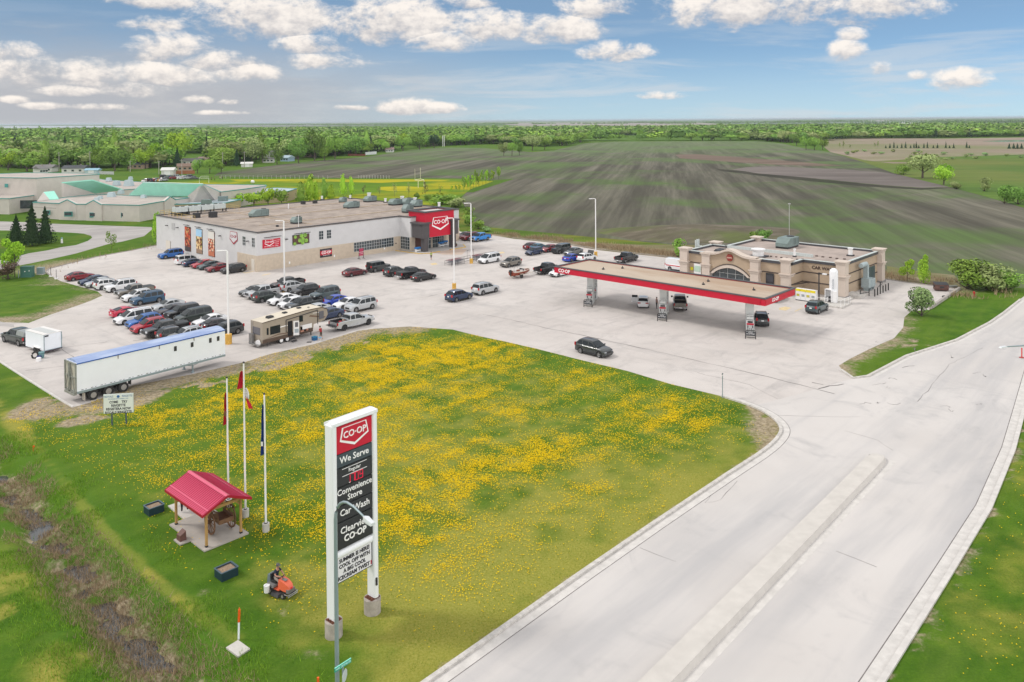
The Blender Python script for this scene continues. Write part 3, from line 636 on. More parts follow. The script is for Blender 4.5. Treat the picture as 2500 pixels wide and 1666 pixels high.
def make_pickup(colour, cover=None, rim=None, L=5.85, cap=False, tailgate_down=False):
    K = dict(L=L, W=2.02, top=[(-L/2,.72),(-L/2+.02,1.22),(-L/2+.06,1.30),(-.95,1.30),(-.6,1.26),(1.25,1.20),(L/2-.7,1.16),(L/2-.2,1.02),(L/2,.68)], cab=(-1.02,-.82,.62,1.42), roof=1.90, wx=(-L/2+1.18, L/2-1.02), r=.42, pil=[(-.85,-.14),(-.04,1.12)], clear=.42)
    root = bpy.data.objects.new('pickup_truck', None); Wd, r = K['W'], K['r']; h = L/2; top = K['top']; belt = lambda x: interp(top, x); P_ = paint(colour)
    b, xs = shell(K); cabin(K, b, Wd, belt)
    if not cover:                                # open the bed: drop the deck faces behind the cab
        keep = [i for i, f in enumerate(b.f) if not (len(f) == 4 and all(abs(b.v[k][1]) < Wd/2*.86 or abs(b.v[k][1]) <= Wd/2*.91 for k in f) and all(b.v[k][0] < -1.0 and b.v[k][2] > 1.2 for k in f) and all(b.v[k][2] < 1.36 for k in f) and sum(abs(b.v[k][1]) for k in f)/4 < Wd/2*.8)]
        b.f = [b.f[i] for i in keep]; b.m = [0]*len(b.f)
    part('body', b, P_, root, 38)
    part('underbody', MB().box((0, 0, .58), (L-.4, Wd-.5, .40)), TRIM, root)
    xb0, xb1 = -h+.07, -1.05
    if cover: 
        part('bed_cover', MB().box(((xb0+xb1)/2, 0, 1.325), (xb1-xb0, Wd*.88, .07), taper=.98), mat('bed_cover_'+cover, PAINT[cover], .6), root)
        if cap: part('canopy_cap', MB().loft([[(x, -.88, 1.3), (x, .88, 1.3), (x, .74, z), (x, -.74, z)] for x, z in ((xb0, 1.85), (xb0+.1, 1.90), (xb1, 1.9))]), mat('cap_silver', (.28, .3, .3), .35), root); part('cap_window', MB().box(((xb0+xb1)/2, -.845, 1.6), (1.2, .05, .28)).box((xb0-.01, 0, 1.6), (.04, 1.2, .3)), GLASS, root)
    else:
        m_ = Wd/2*.84; b = MB(); b.box(((xb0+xb1)/2, 0, .86), (xb1-xb0, 2*m_, .06)); b.box(((xb0+xb1)/2, m_, 1.1), (xb1-xb0, .05, .46)); b.box(((xb0+xb1)/2, -m_, 1.1), (xb1-xb0, .05, .46)); b.box((xb1, 0, 1.1), (.05, 2*m_, .46)); b.box((xb0, 0, 1.1), (.05, 2*m_, .46 if not tailgate_down else .05))
        part('bed_liner', b, TRIM, root)
    if tailgate_down: part('tailgate', MB().box((-h-.30, 0, .86), (.55, Wd*.82, .07)), TRIM, root)
    glazing(K, Wd, belt, root)
    for x in K['wx']:
        for s in (-1, 1): wheel(root, x, s*(Wd/2-.14), r, rim or RIM)
    for s in (-1, 1):
        part('headlight', MB().box((h-.08, s*(Wd/2*.76), .97), (.16, .34, .20), taper=.9), HEADL, root)
        part('tail_light', MB().box((-h+.04, s*(Wd/2*.90), 1.05), (.12, .17, .36)), TAILL, root)
        part('mirror', MB().box((1.12, s*(Wd/2+.14), 1.36), (.14, .26, .24)), TRIM, root)
    part('grille', MB().box((h-.0, 0, .90), (.07, Wd*.52, .30)), TRIM, root)
    part('front_bumper', MB().box((h-.0, 0, .60), (.16, Wd*.88, .18)), CHROME, root)
    part('rear_bumper', MB().box((-h-.06, 0, .60), (.20, Wd*.90, .18)), CHROME, root)
    part('number_plate', MB().box((-h-.17, 0, .62), (.03, .32, .15)), PLATE, root)
    for s in (-1, 1): part('side_step', MB().box((.1, s*(Wd/2-.02), .42), (1.9, .14, .06)), CHROME if colour in ('silver', 'white') else TRIM, root)
    return root
VG = {'sedan': 'car', 'coupe': 'car', 'hatch': 'car', 'crossover': 'suv', 'suv': 'suv', 'minivan': 'minivan', 'jeep': 'suv', 'van': 'van', 'pickup': 'pickup truck'}
VN = {'sedan': 'sedan_car', 'coupe': 'sports_car', 'hatch': 'hatchback_car', 'crossover': 'crossover_suv', 'suv': 'family_suv', 'minivan': 'minivan', 'jeep': 'offroad_suv', 'van': 'panel_van', 'pickup': 'pickup_truck'}
PROTO = {}
def vehicle(kind, colour, pos, azd, label, group, **kw):
    key = (kind, colour, tuple(sorted((k, str(v)) for k, v in kw.items())))
    if key in PROTO:
        src = PROTO[key]; r = dup(src, pos, yaw_az(azd), label, group); r.name = VN[kind]
    else:
        r = make_pickup(colour, **kw) if kind == 'pickup' else make_vehicle(kind, colour, **kw)
        COL.objects.link(r); r.location = pos; r.rotation_euler = (0, 0, yaw_az(azd)); r.name = VN[kind]; PROTO[key] = r
    r['label'] = label; r['category'] = VG[kind]
    if group: r['group'] = group
    elif 'group' in r: del r['group']
    return r
def near_side(u, v, off=.85, d=BV2): p = G(u, v)+d*off; p.z = .006; return p
ZA, ZB, ZC, ZD, ZE = (0, 600), (450, 600), (750, 400), (850, 550), (1250, 550)
def zp(z, X_, Y_): return z[0]+X_/4.706, z[1]+Y_/4.706
GW, GS, GC, GE, GN = 'cars parked at the west end of the lot', 'cars parked along the store side wall', 'cars in the middle rows of the lot', 'cars parked in front of the store', 'cars parked at the back edge of the lot'
A_, M_ = 43, 223                                  # azimuths: facing away from / towards the viewer along the grid
ROWS = [
 (ZA,940,397,'sedan','darkred',A_,'dark red sedan alone at the top end of the west row, boot towards the transformer',GW,{}),
 (ZA,1095,447,'sedan','navy',M_,'dark navy sedan second in the west row, beside the dark red one',GW,{}),
 (ZA,1165,474,'sedan','silver',M_,'silver sedan third in the west row, between navy sedan and white crossover',GW,{}),
 (ZA,1270,498,'crossover','white',A_,'white crossover showing its tail, fourth in the west row',GW,{}),
 (ZA,1405,523,'suv','white',M_,'large white SUV with black roof rails facing out of the west row',GW,{}),
 (ZA,1575,585,'pickup','taupe',M_,'brown grey pickup with hard bed cover in the west row',GW,dict(cover='darkgrey')),
 (ZA,1605,636,'crossover','white',M_,'white crossover between the brown grey pickup and the teal blue SUV',GW,{}),
 (ZA,1720,672,'suv','steel',M_,'dark steel blue SUV at the near end of the west row',GW,{}),
 (ZA,1490,812,'coupe','magenta',A_,'bright red sports car with rear spoiler, half hidden by a white minivan',GW,{}),
 (ZA,1560,888,'minivan','white',M_,'white minivan facing west beside the red sports car',GW,{}),
 (ZA,1685,937,'crossover','blue',M_,'bright blue crossover next to the white minivan',GW,{}),
 (ZA,1745,992,'crossover','red',M_,'raspberry red crossover between the blue one and the black pickup',GW,{}),
 (ZA,1935,1036,'pickup','black',M_,'black off-road pickup with folding bed cover near the long trailer',GW,dict(cover='darkgrey', rim=RIMD)),
 (ZA,2050,1085,'crossover','black',A_,'black crossover with red tail light just behind the long trailer',GW,{}),
 (ZA,2170,1105,'crossover','silver',M_,'silver crossover mostly hidden behind the blue roof of the long trailer',GW,{}),
 (ZA,1960,742,'sedan','silver',M_,'silver sedan at the far end of the second column of parked cars',GW,{}),
 (ZA,2025,797,'sedan','plum',M_,'nearly black sedan next to the silver one in the second column',GW,{}),
 (ZA,2125,832,'suv','black',M_,'black SUV third in the second column west of the round tyre track',GW,{}),
 (ZA,2255,872,'minivan','darkgreen',M_,'long dark green minivan with roof rack in the second column',GW,{}),
 (ZB,330,925,'sedan','white',M_,'white compact sedan beside the dark green minivan',GW,{}),
 (ZB,430,965,'sedan','plum',A_,'dark purple sedan with bright tail light behind the trailer front',GW,{}),
 (ZB,505,1040,'crossover','darkgrey',M_,'dark grey crossover at the light pole by the trailer front',GW,{}),
 ((350,400),335,1087,'suv','blue',M_,'cobalt blue SUV nearest the back corner of the store side wall',GS,{}),
 ((350,400),540,1150,'minivan','white',A_,'white minivan showing its tail beside the store side wall',GS,{}),
 ((350,400),612,1177,'sedan','navy',A_,'dark blue sedan between the white minivan and a red car at the side wall',GS,{}),
 ((350,400),715,1196,'sedan','red',M_,'cherry red sedan nose out at the store side wall',GS,{}),
 ((350,400),790,1212,'sedan','slate',M_,'slate green sedan between two red cars at the side wall',GS,{}),
 ((350,400),885,1238,'sedan','darkred',M_,'dark red sedan beside the black crossover at the side wall',GS,{}),
 ((350,400),1060,1257,'crossover','black',M_,'black crossover parked by the beige corner of the store',GS,{}),
 (ZB,1215,500,'pickup','black',M_,'black pickup with open bed behind the second light pole',GC,{}),
 (ZB,830,572,'sedan','grey',M_,'grey sedan mostly hidden behind the old silver pickup',GC,{}),
 (ZB,930,600,'pickup','silver',M_,'old silver pickup with open black bed facing west',GC,dict(L=5.5)),
 (ZB,985,642,'crossover','darkgreen',A_,'dark green crossover showing its tail beside the old silver pickup',GC,{}),
 (ZB,1165,672,'sedan','white',M_,'white sedan with black wheels beside the dark green crossover',GC,dict(rim=RIMD)),
 (ZB,1262,718,'hatch','white',M_,'white hatchback squeezed between white sedan and black pickup',GC,{}),
 (ZB,1410,745,'pickup','darkgrey',M_,'charcoal pickup with open bed behind the camper trailer',GC,dict(rim=RIMD)),
 (ZB,1540,795,'sedan','silver',M_,'pale silver sedan just behind the camper roof',GC,{}),
 (ZB,1690,848,'sedan','navy',M_,'navy sedan right behind the nose of the camper',GC,{}),
 (ZB,1290,522,'crossover','silver',A_,'silver crossover showing its tail beside the yellow pole base',GC,{}),
 (ZB,1420,570,'crossover','black',M_,'black crossover beside the silver one right of the second light pole',GC,{}),
 (ZB,1650,616,'suv','slate',M_,'dark slate SUV between the black crossover and a blue sedan',GC,{}),
 (ZB,1750,690,'sedan','royal',M_,'royal blue sedan in the middle rows',GC,{}),
 (ZB,1915,720,'sedan','white',M_,'white sedan between royal blue sedan and silver SUV',GC,{}),
 (ZB,2067,750,'suv','silver',M_,'silver SUV at the right end of the middle rows',GC,{}),
 (ZC,582,1290,'sedan','maroon',A_,'dark maroon sedan alone in front of the store signboard',GE,{}),
 (ZC,852,1238,'jeep','darkgrey',A_,'boxy dark grey off-road car with spare wheel in front of the store',GE,{}),
 (ZC,1050,1288,'crossover','darkgrey',A_,'dark grey crossover with bright tail light beside the black pickup',GE,{}),
 (ZC,1230,1313,'pickup','black',A_,'black pickup with flat bed cover in front of the store entrance',GE,dict(cover='darkgrey', rim=RIMD)),
 (ZC,1376,1343,'sedan','black',A_,'black sedan with silver wheels next to the covered black pickup',GE,{}),
 (ZC,2125,1138,'minivan','white',M_,'white minivan parked beside the shopping cart shelter',GE,{}),
 (ZD,1905,477,'crossover','taupe',M_,'brown grey crossover right of the white minivan',GE,{}),
 (ZD,1318,870,'crossover','navy',A_,'dark blue crossover by the yellow base of the middle light pole',None,{}),
 (ZD,1622,790,'suv','silver',A_,'silver SUV driving away, right of the middle light pole',None,{}),
 (ZC,1840,858,'sedan','maroon',M_,'maroon car peeking out from behind the store entrance corner',GN,{}),
 (ZC,1900,880,'suv','darkred',M_,'dark red SUV beside the bright blue pickup',GN,{}),
 (ZC,2020,890,'pickup','brightblue',M_,'bright blue pickup right of the store entrance',GN,dict(cover='navy', L=5.5)),
 (ZE,270,278,'sedan','maroon',A_,'dark red car hidden behind the teal sedan at the back edge',GN,{}),
 (ZE,345,290,'sedan','teal',A_,'teal blue sedan at the back edge of the lot',GN,{}),
 (ZE,286,343,'hatch','navy',M_,'small dark blue hatchback in front of the teal sedan',GN,{}),
 (ZE,465,307,'sedan','darkred',M_,'dark red sedan at the back edge beside the boxy dark SUV',GN,{}),
 (ZE,600,323,'jeep','darkgrey',M_,'boxy dark SUV at the back edge between red and grey sedans',GN,{}),
 (ZE,741,345,'sedan','grey',M_,'dark grey sedan left of the tall right light pole',GN,{}),
 (ZE,735,415,'sedan','royal',A_,'bright blue sedan showing its tail by the canopy corner',GN,{}),
 (ZE,900,418,'crossover','white',A_,'white crossover with its bonnet raised at the right light pole',GN,dict(hood_up=True)),
 (ZE,450,555,'pickup','black',A_,'black pickup hitched to the red fishing boat',None,dict(rim=RIMD)),
 (ZE,595,585,'sedan','white',M_,'white sedan partly hidden by the left corner of the gas canopy',None,{}),
 (ZE,1358,426,'pickup','black',A_,'black pickup driving behind the gas canopy',None,{}),
 ((1600,550),1925,1003,'crossover','slate',A_,'slate blue crossover parked before the ice chests',None,{}),
]
for z, X_, Y_, kind, colr, a, lab, grp, kw in ROWS:
    vehicle(kind, colr, near_side(*zp(z, X_, Y_)), a, lab, grp, **kw)
def rear_at(u, v, azd, L): 
    p = G(u, v)+Vector((sin(radians(azd)), cos(radians(azd)), 0))*L/2; p.z = .006; return p
vehicle('hatch', 'white', rear_at(1570, 754, 11, 4.1), 11, 'white hatchback with its driver door open at the middle pump island', 'vehicles refuelling under the canopy', door_open=1)
vehicle('pickup', 'taupe', rear_at(1661.5, 762, 10, 5.85), 10, 'brown grey pickup refuelling at the middle pump island', 'vehicles refuelling under the canopy')
vehicle('crossover', 'darkgrey', rear_at(1862, 800, 12, 4.6), 12, 'dark crossover with its door open at the right pump island', 'vehicles refuelling under the canopy', door_open=1)
vehicle('sedan', 'maroon', G(1893, 733)+Vector((0, 0, .006)), 40, 'dark car almost hidden behind the right end of the canopy', None)
p = G(1439, 869)+AV2*.9; p.z = .01
vehicle('crossover', 'darkgrey', p, 134, 'dark grey crossover driving past the dandelion lawn', None)
p = G(1655, 664)+AV2*1.0; p.z = .006
pv = vehicle('van', 'white', p, 133, 'white delivery van with a red stripe beside the shop pillar', None)
for s in (-1, 1): part('stripe', MB().box((-.6, s*1.006, 1.0), (3.9, .02, .16)), mat('stripe_red', (.55, .01, .03), .5), pv)
# ------------------------------------------------------------------ buildings
def aloc(o, a, b, z=0): return Vector((o.x+AV2.x*a+BV2.x*b, o.y+AV2.y*a+BV2.y*b, z))
SIDING = mat('pale_grey_siding', (.57, .57, .58), .7, var=.05, scale=.6); STONE = mat('beige_masonry', (.52, .44, .35), .85, var=.10, scale=1.5)
ROOFG = mat('gravel_roof', (.31, .26, .225), .95, var=.30, scale=.5, bump=.4); CAPM = mat('dark_metal_cap', (.075, .072, .078), .5); WHITE = mat('white_metal', (.78, .78, .79), .4)
RED = mat('sign_red', (.52, .002, .028), .45); WLET = mat('white_lettering', (.86, .86, .87), .5); DGREY = mat('charcoal_panel', (.075, .068, .072), .6)
WGL = mat('window_glass', (.035, .05, .058), .08, spec=.9, var=.5, scale=.8); MULL = mat('window_mullion', (.52, .54, .55), .5); HVAC = mat('rooftop_unit_green', (.17, .225, .22), .55, var=.15, scale=1); HVACL = mat('rooftop_unit_light', (.50, .55, .55), .5, var=.1)
DARK = mat('dark_metal', (.03, .03, .034), .5); BLUEP = mat('blue_plastic', (.02, .17, .48), .5); WOODR = mat('kerb_roof', (.42, .34, .26), .9, var=.2)
def pane_grid(parent, wall, u0, u1, z0, z1, nx_, nz, out, name='window', d=.05):
    """glazed window on a wall; wall='front' lies in x-z facing -y at y=out, wall='side' lies in y-z facing -x at x=out"""
    f = MB(); g_ = MB()
    def P3(u, z, o): return (u, out-o, z) if wall == 'front' else (out-o, u, z)
    def bar(ua, ub, za, zb, o):
        c = ((ua+ub)/2, (za+zb)/2); s = (abs(ub-ua), abs(zb-za)); p = P3(c[0], c[1], o)
        f.box(p, (s[0], d, s[1]) if wall == 'front' else (d, s[0], s[1]))
    t = .05
    for i in range(nx_+1): u = u0+(u1-u0)*i/nx_; bar(u-t/2, u+t/2, z0, z1, .035)
    for k in range(nz+1): z = z0+(z1-z0)*k/nz; bar(u0, u1, z-t/2, z+t/2, .037)
    g_.box(P3((u0+u1)/2, (z0+z1)/2, .0), (u1-u0, .04, z1-z0) if wall == 'front' else (.04, u1-u0, z1-z0))
    w = part(name, f, MULL, parent); part('pane', g_, WGL, w); return w
def shield_pts(w, h, s=1.0):
    return [(-w*.42*s, h*.5*s), (w*.42*s, h*.5*s), (w*.5*s, -h*.12*s), (0, -h*.5*s), (-w*.5*s, -h*.12*s)]
def shield(parent, loc, rot, w, h, inner, border, letter=WLET, lsize=.26, heavy=True):
    """five-sided badge facing local -y"""
    root = part('emblem', MB().mesh([(x, yy, z) for x, z in shield_pts(w, h) for yy in (-.03, .0)], [(0, 2, 4, 6, 8), (9, 7, 5, 3, 1)]+[(2*i, 2*i+1, (2*i+3) % 10, (2*i+2) % 10) for i in range(5)]), border, parent, loc=loc, rot=(0, 0, rot))
    s = .90; dz = h*.05
    b = MB(); b.mesh([(x, yy, z+dz) for x, z in shield_pts(w, h*.93, s) for yy in (-.045, -.02)], [(0, 2, 4, 6, 8), (9, 7, 5, 3, 1)]+[(2*i, 2*i+1, (2*i+3) % 10, (2*i+2) % 10) for i in range(5)])
    part('badge_field', b, inner, root)
    me = text_mesh('CO·OP', w*lsize, letter, ext=.012, off=w*.0045, sx=1.0, spacing=1.0); me.transform(Matrix.Rotation(pi/2, 4, 'X')); part('lettering', me, None, root, loc=(0, -.055, h*.12))
    return root
def rooftop(parent, x, y, z, sx, sy, sz, kind=0):
    b = MB()
    if kind == 0:
        b.box((x, y, z+.15), (sx*.95, sy*.95, .3), 1); b.box((x+sx*.12, y, z+.3+sz/2), (sx*.76, sy, sz), 0)
        b.loft([[(x-sx*.26, y-sy/2, z+.3), (x-sx*.26, y+sy/2, z+.3), (x-sx*.26, y+sy/2, z+.3+sz*.98), (x-sx*.26, y-sy/2, z+.3+sz*.98)], [(x-sx*.52, y-sy*.45, z+.35), (x-sx*.52, y+sy*.45, z+.35), (x-sx*.52, y+sy*.45, z+.3+sz*.45), (x-sx*.52, y-sy*.45, z+.3+sz*.45)]], 0)
        for k in range(4): b.box((x+sx*(.05+.13*k), y-sy/2-.01, z+.3+sz*.55), (.05, .05, sz*.7), 1)
        b.cyl((x+sx*.3, y, z+.3+sz), sy*.28, .12, 12, 1)
    elif kind == 1:
        b.box((x, y, z+.1), (sx, sy, .2), 1); b.cyl((x, y, z+.2), sx*.35, sz, 12, 2); b.cyl((x, y, z+.2+sz), sx*.45, .15, 12, 2)
    else: b.box((x, y, z+sz/2), (sx, sy, sz), 1)
    return part('rooftop_unit' if kind == 0 else 'roof_vent', b, [HVAC, DARK, WHITE], parent, 30)
S0 = G(627.3, 664.6); S0.z = 0
store = thing('grocery_store', 'large grey and beige grocery store with a red entrance tower', 'store', S0, YAWA)
H7, XE, YE = 7.4, 51.8, 43.5
b = MB(); out = [(0, 0), (34.2, 0), (34.2, -3.6), (44.5, -3.6), (44.5, 0), (XE, 0), (XE, YE), (0, YE)]
b.prism([(x, y) for x, y in out], 3.0, H7, 0, top=False); part('upper_wall', b, SIDING, store)
e = .06; b = MB(); b.prism([(-e, -e), (34.2-e, -e), (34.2-e, -3.6-e), (44.5+e, -3.6-e), (44.5+e, -e), (XE+e, -e), (XE+e, 12), (XE-.5, 12), (XE-.5, .5), (0.5, .5), (.5, 7.2), (-e, 7.2)], 0, 3.0); part('masonry_base', b, STONE, store)
b = MB(); b.prism([(0.0, 7.2), (.4, 7.2), (.4, YE-.01), (0.0, YE-.01)], 0, 3.0); b.prism([(XE-.4, 12), (XE, 12), (XE, YE-.01), (XE-.4, YE-.01)], 0, 3.0); b.prism([(.4, YE-.4), (XE-.4, YE-.4), (XE-.4, YE-.01), (.4, YE-.01)], 0, 3.0); part('lower_wall', b, SIDING, store)
b = MB(); b.prism([(x*.997+.08, y+(.0 if y < 10 else -.1)) for x, y in out], H7-.25, H7-.10); part('roof', b, ROOFG, store)
b = MB()
pts = out+[out[0]]
for (x1, y1), (x2, y2) in zip(pts[:-1], pts[1:]):
    L_ = math.hypot(x2-x1, y2-y1); b.box(((x1+x2)/2, (y1+y2)/2, H7+.02), (L_+.16, .34, .16), 0, atan2(y2-y1, x2-x1))
part('parapet_cap', b, CAPM, store)
b = MB()
for y in (9.5, 22, 34): b.box((XE/2+2, y, H7-.03), (XE-8, .35, .14))
b.box((14, 21, H7-.03), (.3, 36, .12)); part('roof_seam', b, WOODR, store)
# rooftop units, from the photograph
for (u, v, sx, sy, sz) in [(632,529,4.6,2.2,1.7),(723,545,2.2,1.8,1.3),(858,507,4.2,2.2,1.5),(837,494,2.0,1.6,1.3),(903,492,3.6,2.2,1.4),(964,500,3.4,2.2,1.5),(993,499,3.0,2.4,1.6),(1016,504,2.8,2.4,1.6),(995,518,2.6,2.0,1.9)]:
    p = G(u, v, H7)-S0; lx, ly = p.dot(AV2), p.dot(BV2); rooftop(store, lx, ly, H7-.1, sx*.85, sy*.85, sz*.8)
for (u, v, k, s) in [(740,498,2,.9),(769,496,2,.9),(786,487,1,.7),(855,485,1,.7),(941,494,1,.8),(901,484,1,1.3),(982,492,1,1.2),(1013,496,1,1.2),(1072,505,1,.9),(451,524,2,1.6),(677,553,2,.4),(435,525,2,1.3),(480,531,2,1.2),(520,530,2,1.4)]:
    p = G(u, v, H7)-S0; lx, ly = p.dot(AV2), p.dot(BV2); rooftop(store, lx, ly, H7-.1, s, s, s*.9, k)
b = MB(); p = G(487, 521, H7)-S0; lx, ly = p.dot(AV2), p.dot(BV2)
for k in range(4):
    b.box((lx-4.5+3*k, ly, H7+1.3), (2.7, 2.0, 1.1), 0); b.cyl((lx-4.5+3*k-.6, ly, H7+1.85), .45, .12, 10, 1); b.cyl((lx-4.5+3*k+.6, ly, H7+1.85), .45, .12, 10, 1)
for k in range(5): b.box((lx-6+3*k, ly-.8, H7+.35), (.2, .2, .9), 1); b.box((lx-6+3*k, ly+.8, H7+.35), (.2, .2, .9), 1)
part('condenser_bank', b, [HVACL, DARK], store)
b = MB()
for (x1, y1, x2, y2) in [(.6, 26, .6, 42.6), (.6, 42.6, 17, 42.6), (17, 42.6, 17, 38)]:
    n_ = int(max(abs(x2-x1), abs(y2-y1))/2)
    for z in (.55, 1.05): b.tube([(x1, y1, H7+z), (x2, y2, H7+z)], .035, 5)
    for k in range(n_+1): b.tube([(x1+(x2-x1)*k/n_, y1+(y2-y1)*k/n_, H7-.1), (x1+(x2-x1)*k/n_, y1+(y2-y1)*k/n_, H7+1.05)], .035, 5)
part('guard_rail', b, mat('yellow_rail', (.55, .40, .14), .6), store)
part('vent_stack', MB().tube([(27, 33, H7-.1), (27, 33, H7+1.1)], .12, 8).tube([(10, 1.6, H7-.1), (10, 1.6, H7+2.3)], .05, 6), WHITE, store)
part('corner_fence', MB().box((.3, 8.8, 1.5), (.12, 3.4, 0.02)), DARK, store)
# left side wall (faces local -x): posters and badge.  y runs from the front corner to the back
def wall_u(px, py, wall):                        # local coordinate along the wall for a photograph point
    best = None
    for k in range(0, 5200):
        u = k*.01; p = aloc(S0, 0, u) if wall == 'side' else aloc(S0, u, 0)
        q = CAMR.transposed() @ Vector((p.x, p.y, -CAMH)); x = CXP-q.x/q.z*FPX
        if best is None or abs(x-px) < best[0]: best = (abs(x-px), u, p)
    u, p = best[1], best[2]; q0 = CAMR.transposed() @ Vector((p.x, p.y, -CAMH)); q1 = CAMR.transposed() @ Vector((p.x, p.y, 10-CAMH))
    v0 = CYP+q0.y/q0.z*FPX; v1 = CYP+q1.y/q1.z*FPX
    return u, 10*(v0-py)/(v0-v1)
def zq(X_, Y_, o=(350, 400)): return o[0]+X_/4.706, o[1]+Y_/4.706
def wrect(X0, Y0, X1, Y1, wall, o=(350, 400)):
    a = wall_u(*zq(X0, Y0, o), wall); c = wall_u(*zq(X1, Y1, o), wall); return a[0], c[0], min(a[1], c[1]), max(a[1], c[1])
def food_mat(name, c1, c2, c3, sc):
    g = NT(name); v = g.t.nodes.new('ShaderNodeTexVoronoi'); v.inputs['Scale'].default_value = sc; g.put(v.inputs['Vector'], g.tc)
    s_ = g.sep(v.outputs['Color']); c = g.mix(g.ramp(s_[0], .3, .5), c1, c2); c = g.mix(g.ramp(s_[1], .6, .75), c, c3); c = g.mix(g.ramp(v.outputs['Distance'], .45, .75), c, (.12, .03, .02)); return g.done(c, .5)
P1 = food_mat('poster_tomatoes', (.45, .03, .02), (.60, .10, .05), (.55, .28, .12), 2.2); P2 = food_mat('poster_sandwich', (.60, .35, .12), (.75, .55, .30), (.25, .35, .10), 2.0); P3_ = food_mat('poster_salmon', (.62, .12, .06), (.72, .28, .16), (.8, .65, .5), 2.4)
for (Xc, Ya, Yb, pm, top_, bot_, nm) in [(516, 728, 1000, P1, None, (.05, .04, .05), 'red food poster'), (648, 752, 1030, P2, (.35, .58, .80), (.30, .20, .14), 'poster with blue sky'), (788, 778, 1062, P3_, (.70, .68, .64), (.5, .16, .08), 'salmon coloured poster')]:
    u, zt_ = wall_u(*zq(Xc, Ya), 'side'); _, zb_ = wall_u(*zq(Xc, Yb), 'side'); w_ = 2.55; h_ = zt_-zb_
    fr = part('poster', MB().box((-.04, u, (zt_+zb_)/2), (.07, w_+.16, h_+.16)), DARK, store, label=nm)
    part('poster_print', MB().box((-.09, u, (zt_+zb_)/2), (.04, w_, h_)), pm, fr)
    if top_: part('poster_sky', MB().box((-.12, u, zt_-h_*.15), (.03, w_*.98, h_*.30)), mat('poster_top%d' % Xc, top_, .5), fr)
    part('poster_plate', MB().box((-.12, u, zb_+h_*.09), (.03, w_*.98, h_*.17)).ycyl((-.1, u, 0), .01, .01, 5), mat('poster_bot%d' % Xc, bot_, .5), fr)
    part('sign_light', MB().tube([(-.35, u-1.3, zt_+.42), (-.35, u+1.3, zt_+.42)], .07, 6).box((-.17, u, zt_+.45), (.36, .08, .08)), DARK, store)
u, z_ = wall_u(*zq(1045, 855), 'side'); shield(store, (-.06, u, z_), -pi/2, 3.1, 2.5, mat('white_badge', (.6, .6, .62), .5), mat('badge_crimson', (.33, .004, .03), .5), letter=mat('badge_crimson', (.33, .004, .03)), lsize=.24)
for (X0, X1, Yc) in [(1155, 1180, 890), (1262, 1286, 908)]:
    ua = wall_u(*zq(X1, Yc), 'side'); ub = wall_u(*zq(X0, Yc), 'side'); pane_grid(store, 'side', ua[0], ub[0]+.3, ua[1]-.85, ua[1]+.85, 2, 3, 0)
for X_, Y_ in [(283, 708), (405, 733), (893, 828), (1212, 888), (1642, 866)]:
    w_ = 'side' if X_ < 1300 else 'front'; u, z_ = wall_u(*zq(X_, Y_), w_)
    part('wall_light', MB().box((-.25, u, z_) if w_ == 'side' else (u, -.25, z_), (.5, .42, .14) if w_ == 'side' else (.42, .5, .14)), DARK, store)
for X0, X1, Y0, Y1, w_ in [(268, 315, 880, 992, 'side'), (1250, 1283, 1100, 1233, 'side')]:
    ua = wall_u(*zq(X0, Y1), w_); ub = wall_u(*zq(X1, Y1), w_); hd = 2.3
    part('service_door', MB().box((-.1, (ua[0]+ub[0])/2, hd/2), (.08, abs(ua[0]-ub[0]), hd)), mat('door_cream', (.62, .58, .52), .6), store)
u, z_ = wall_u(*zq(350, 720), 'side'); part('louvre', MB().box((-.05, u, z_), (.06, 1.5, 1.4)), mat('louvre_grey', (.42, .42, .43), .6), store)
# front wall (faces local -y)
def fr_panel(X0, Y0, X1, Y1, o, m, name, lab=None, fm=DARK, b_=.10):
    u0, u1, z0, z1 = (*[wall_u(*zq(x, (Y0+Y1)/2, o), 'front')[0] for x in (X0, X1)], wall_u(*zq((X0+X1)/2, Y1, o), 'front')[1], wall_u(*zq((X0+X1)/2, Y0, o), 'front')[1])
    f = part(name, MB().box(((u0+u1)/2, -.05, (z0+z1)/2), (u1-u0, .08, z1-z0)), fm, store, label=lab); part('panel_face', MB().box(((u0+u1)/2, -.105, (z0+z1)/2), (u1-u0-b_*2, .05, z1-z0-b_*2)), m, f); return f, u0, u1, z0, z1
f, u0, u1, z0, z1 = fr_panel(1372, 865, 1575, 963, (350, 400), RED, 'wall_sign', 'red sign panel with white lettering', RED, .02)
shield(f, (u0+(u1-u0)*.36, -.14, (z0+z1)/2+.15), 0, 1.9, 1.25, RED, WLET, lsize=.25)
for k, s_ in enumerate(('FOOD STORE', 'PHARMACY', 'GAS BAR', 'BAKERY', 'LIQUOR')): text(s_, .20, WLET, f, (u0+(u1-u0)*.79, -.14, z1-.35-k*.34), 0)
text('FRESH FOR YOUR FAMILY', .19, WLET, f, (u0+(u1-u0)*.36, -.14, z0+.28), 0)
f, u0, u1, z0, z1 = fr_panel(1715, 812, 1908, 922, (350, 400), mat('poster_dark_brown', (.10, .05, .035), .6), 'poster', 'poster of green apples')
b = MB()
for k, (a_, c_) in enumerate([(.16, .80), (.42, .40), (.52, .86), (.60, .48), (.74, .88), (.80, .30), (.58, .14), (.12, .10)]): b.tube([(u0+(u1-u0)*a_, -.15-.01*k, z0+(z1-z0)*c_), (u0+(u1-u0)*a_, -.13, z0+(z1-z0)*c_)], .40 if k not in (0, 7) else .33, 14)
part('apple_print', b, mat('apple_green', (.22, .42, .06), .5, var=.35, scale=1.5), f)
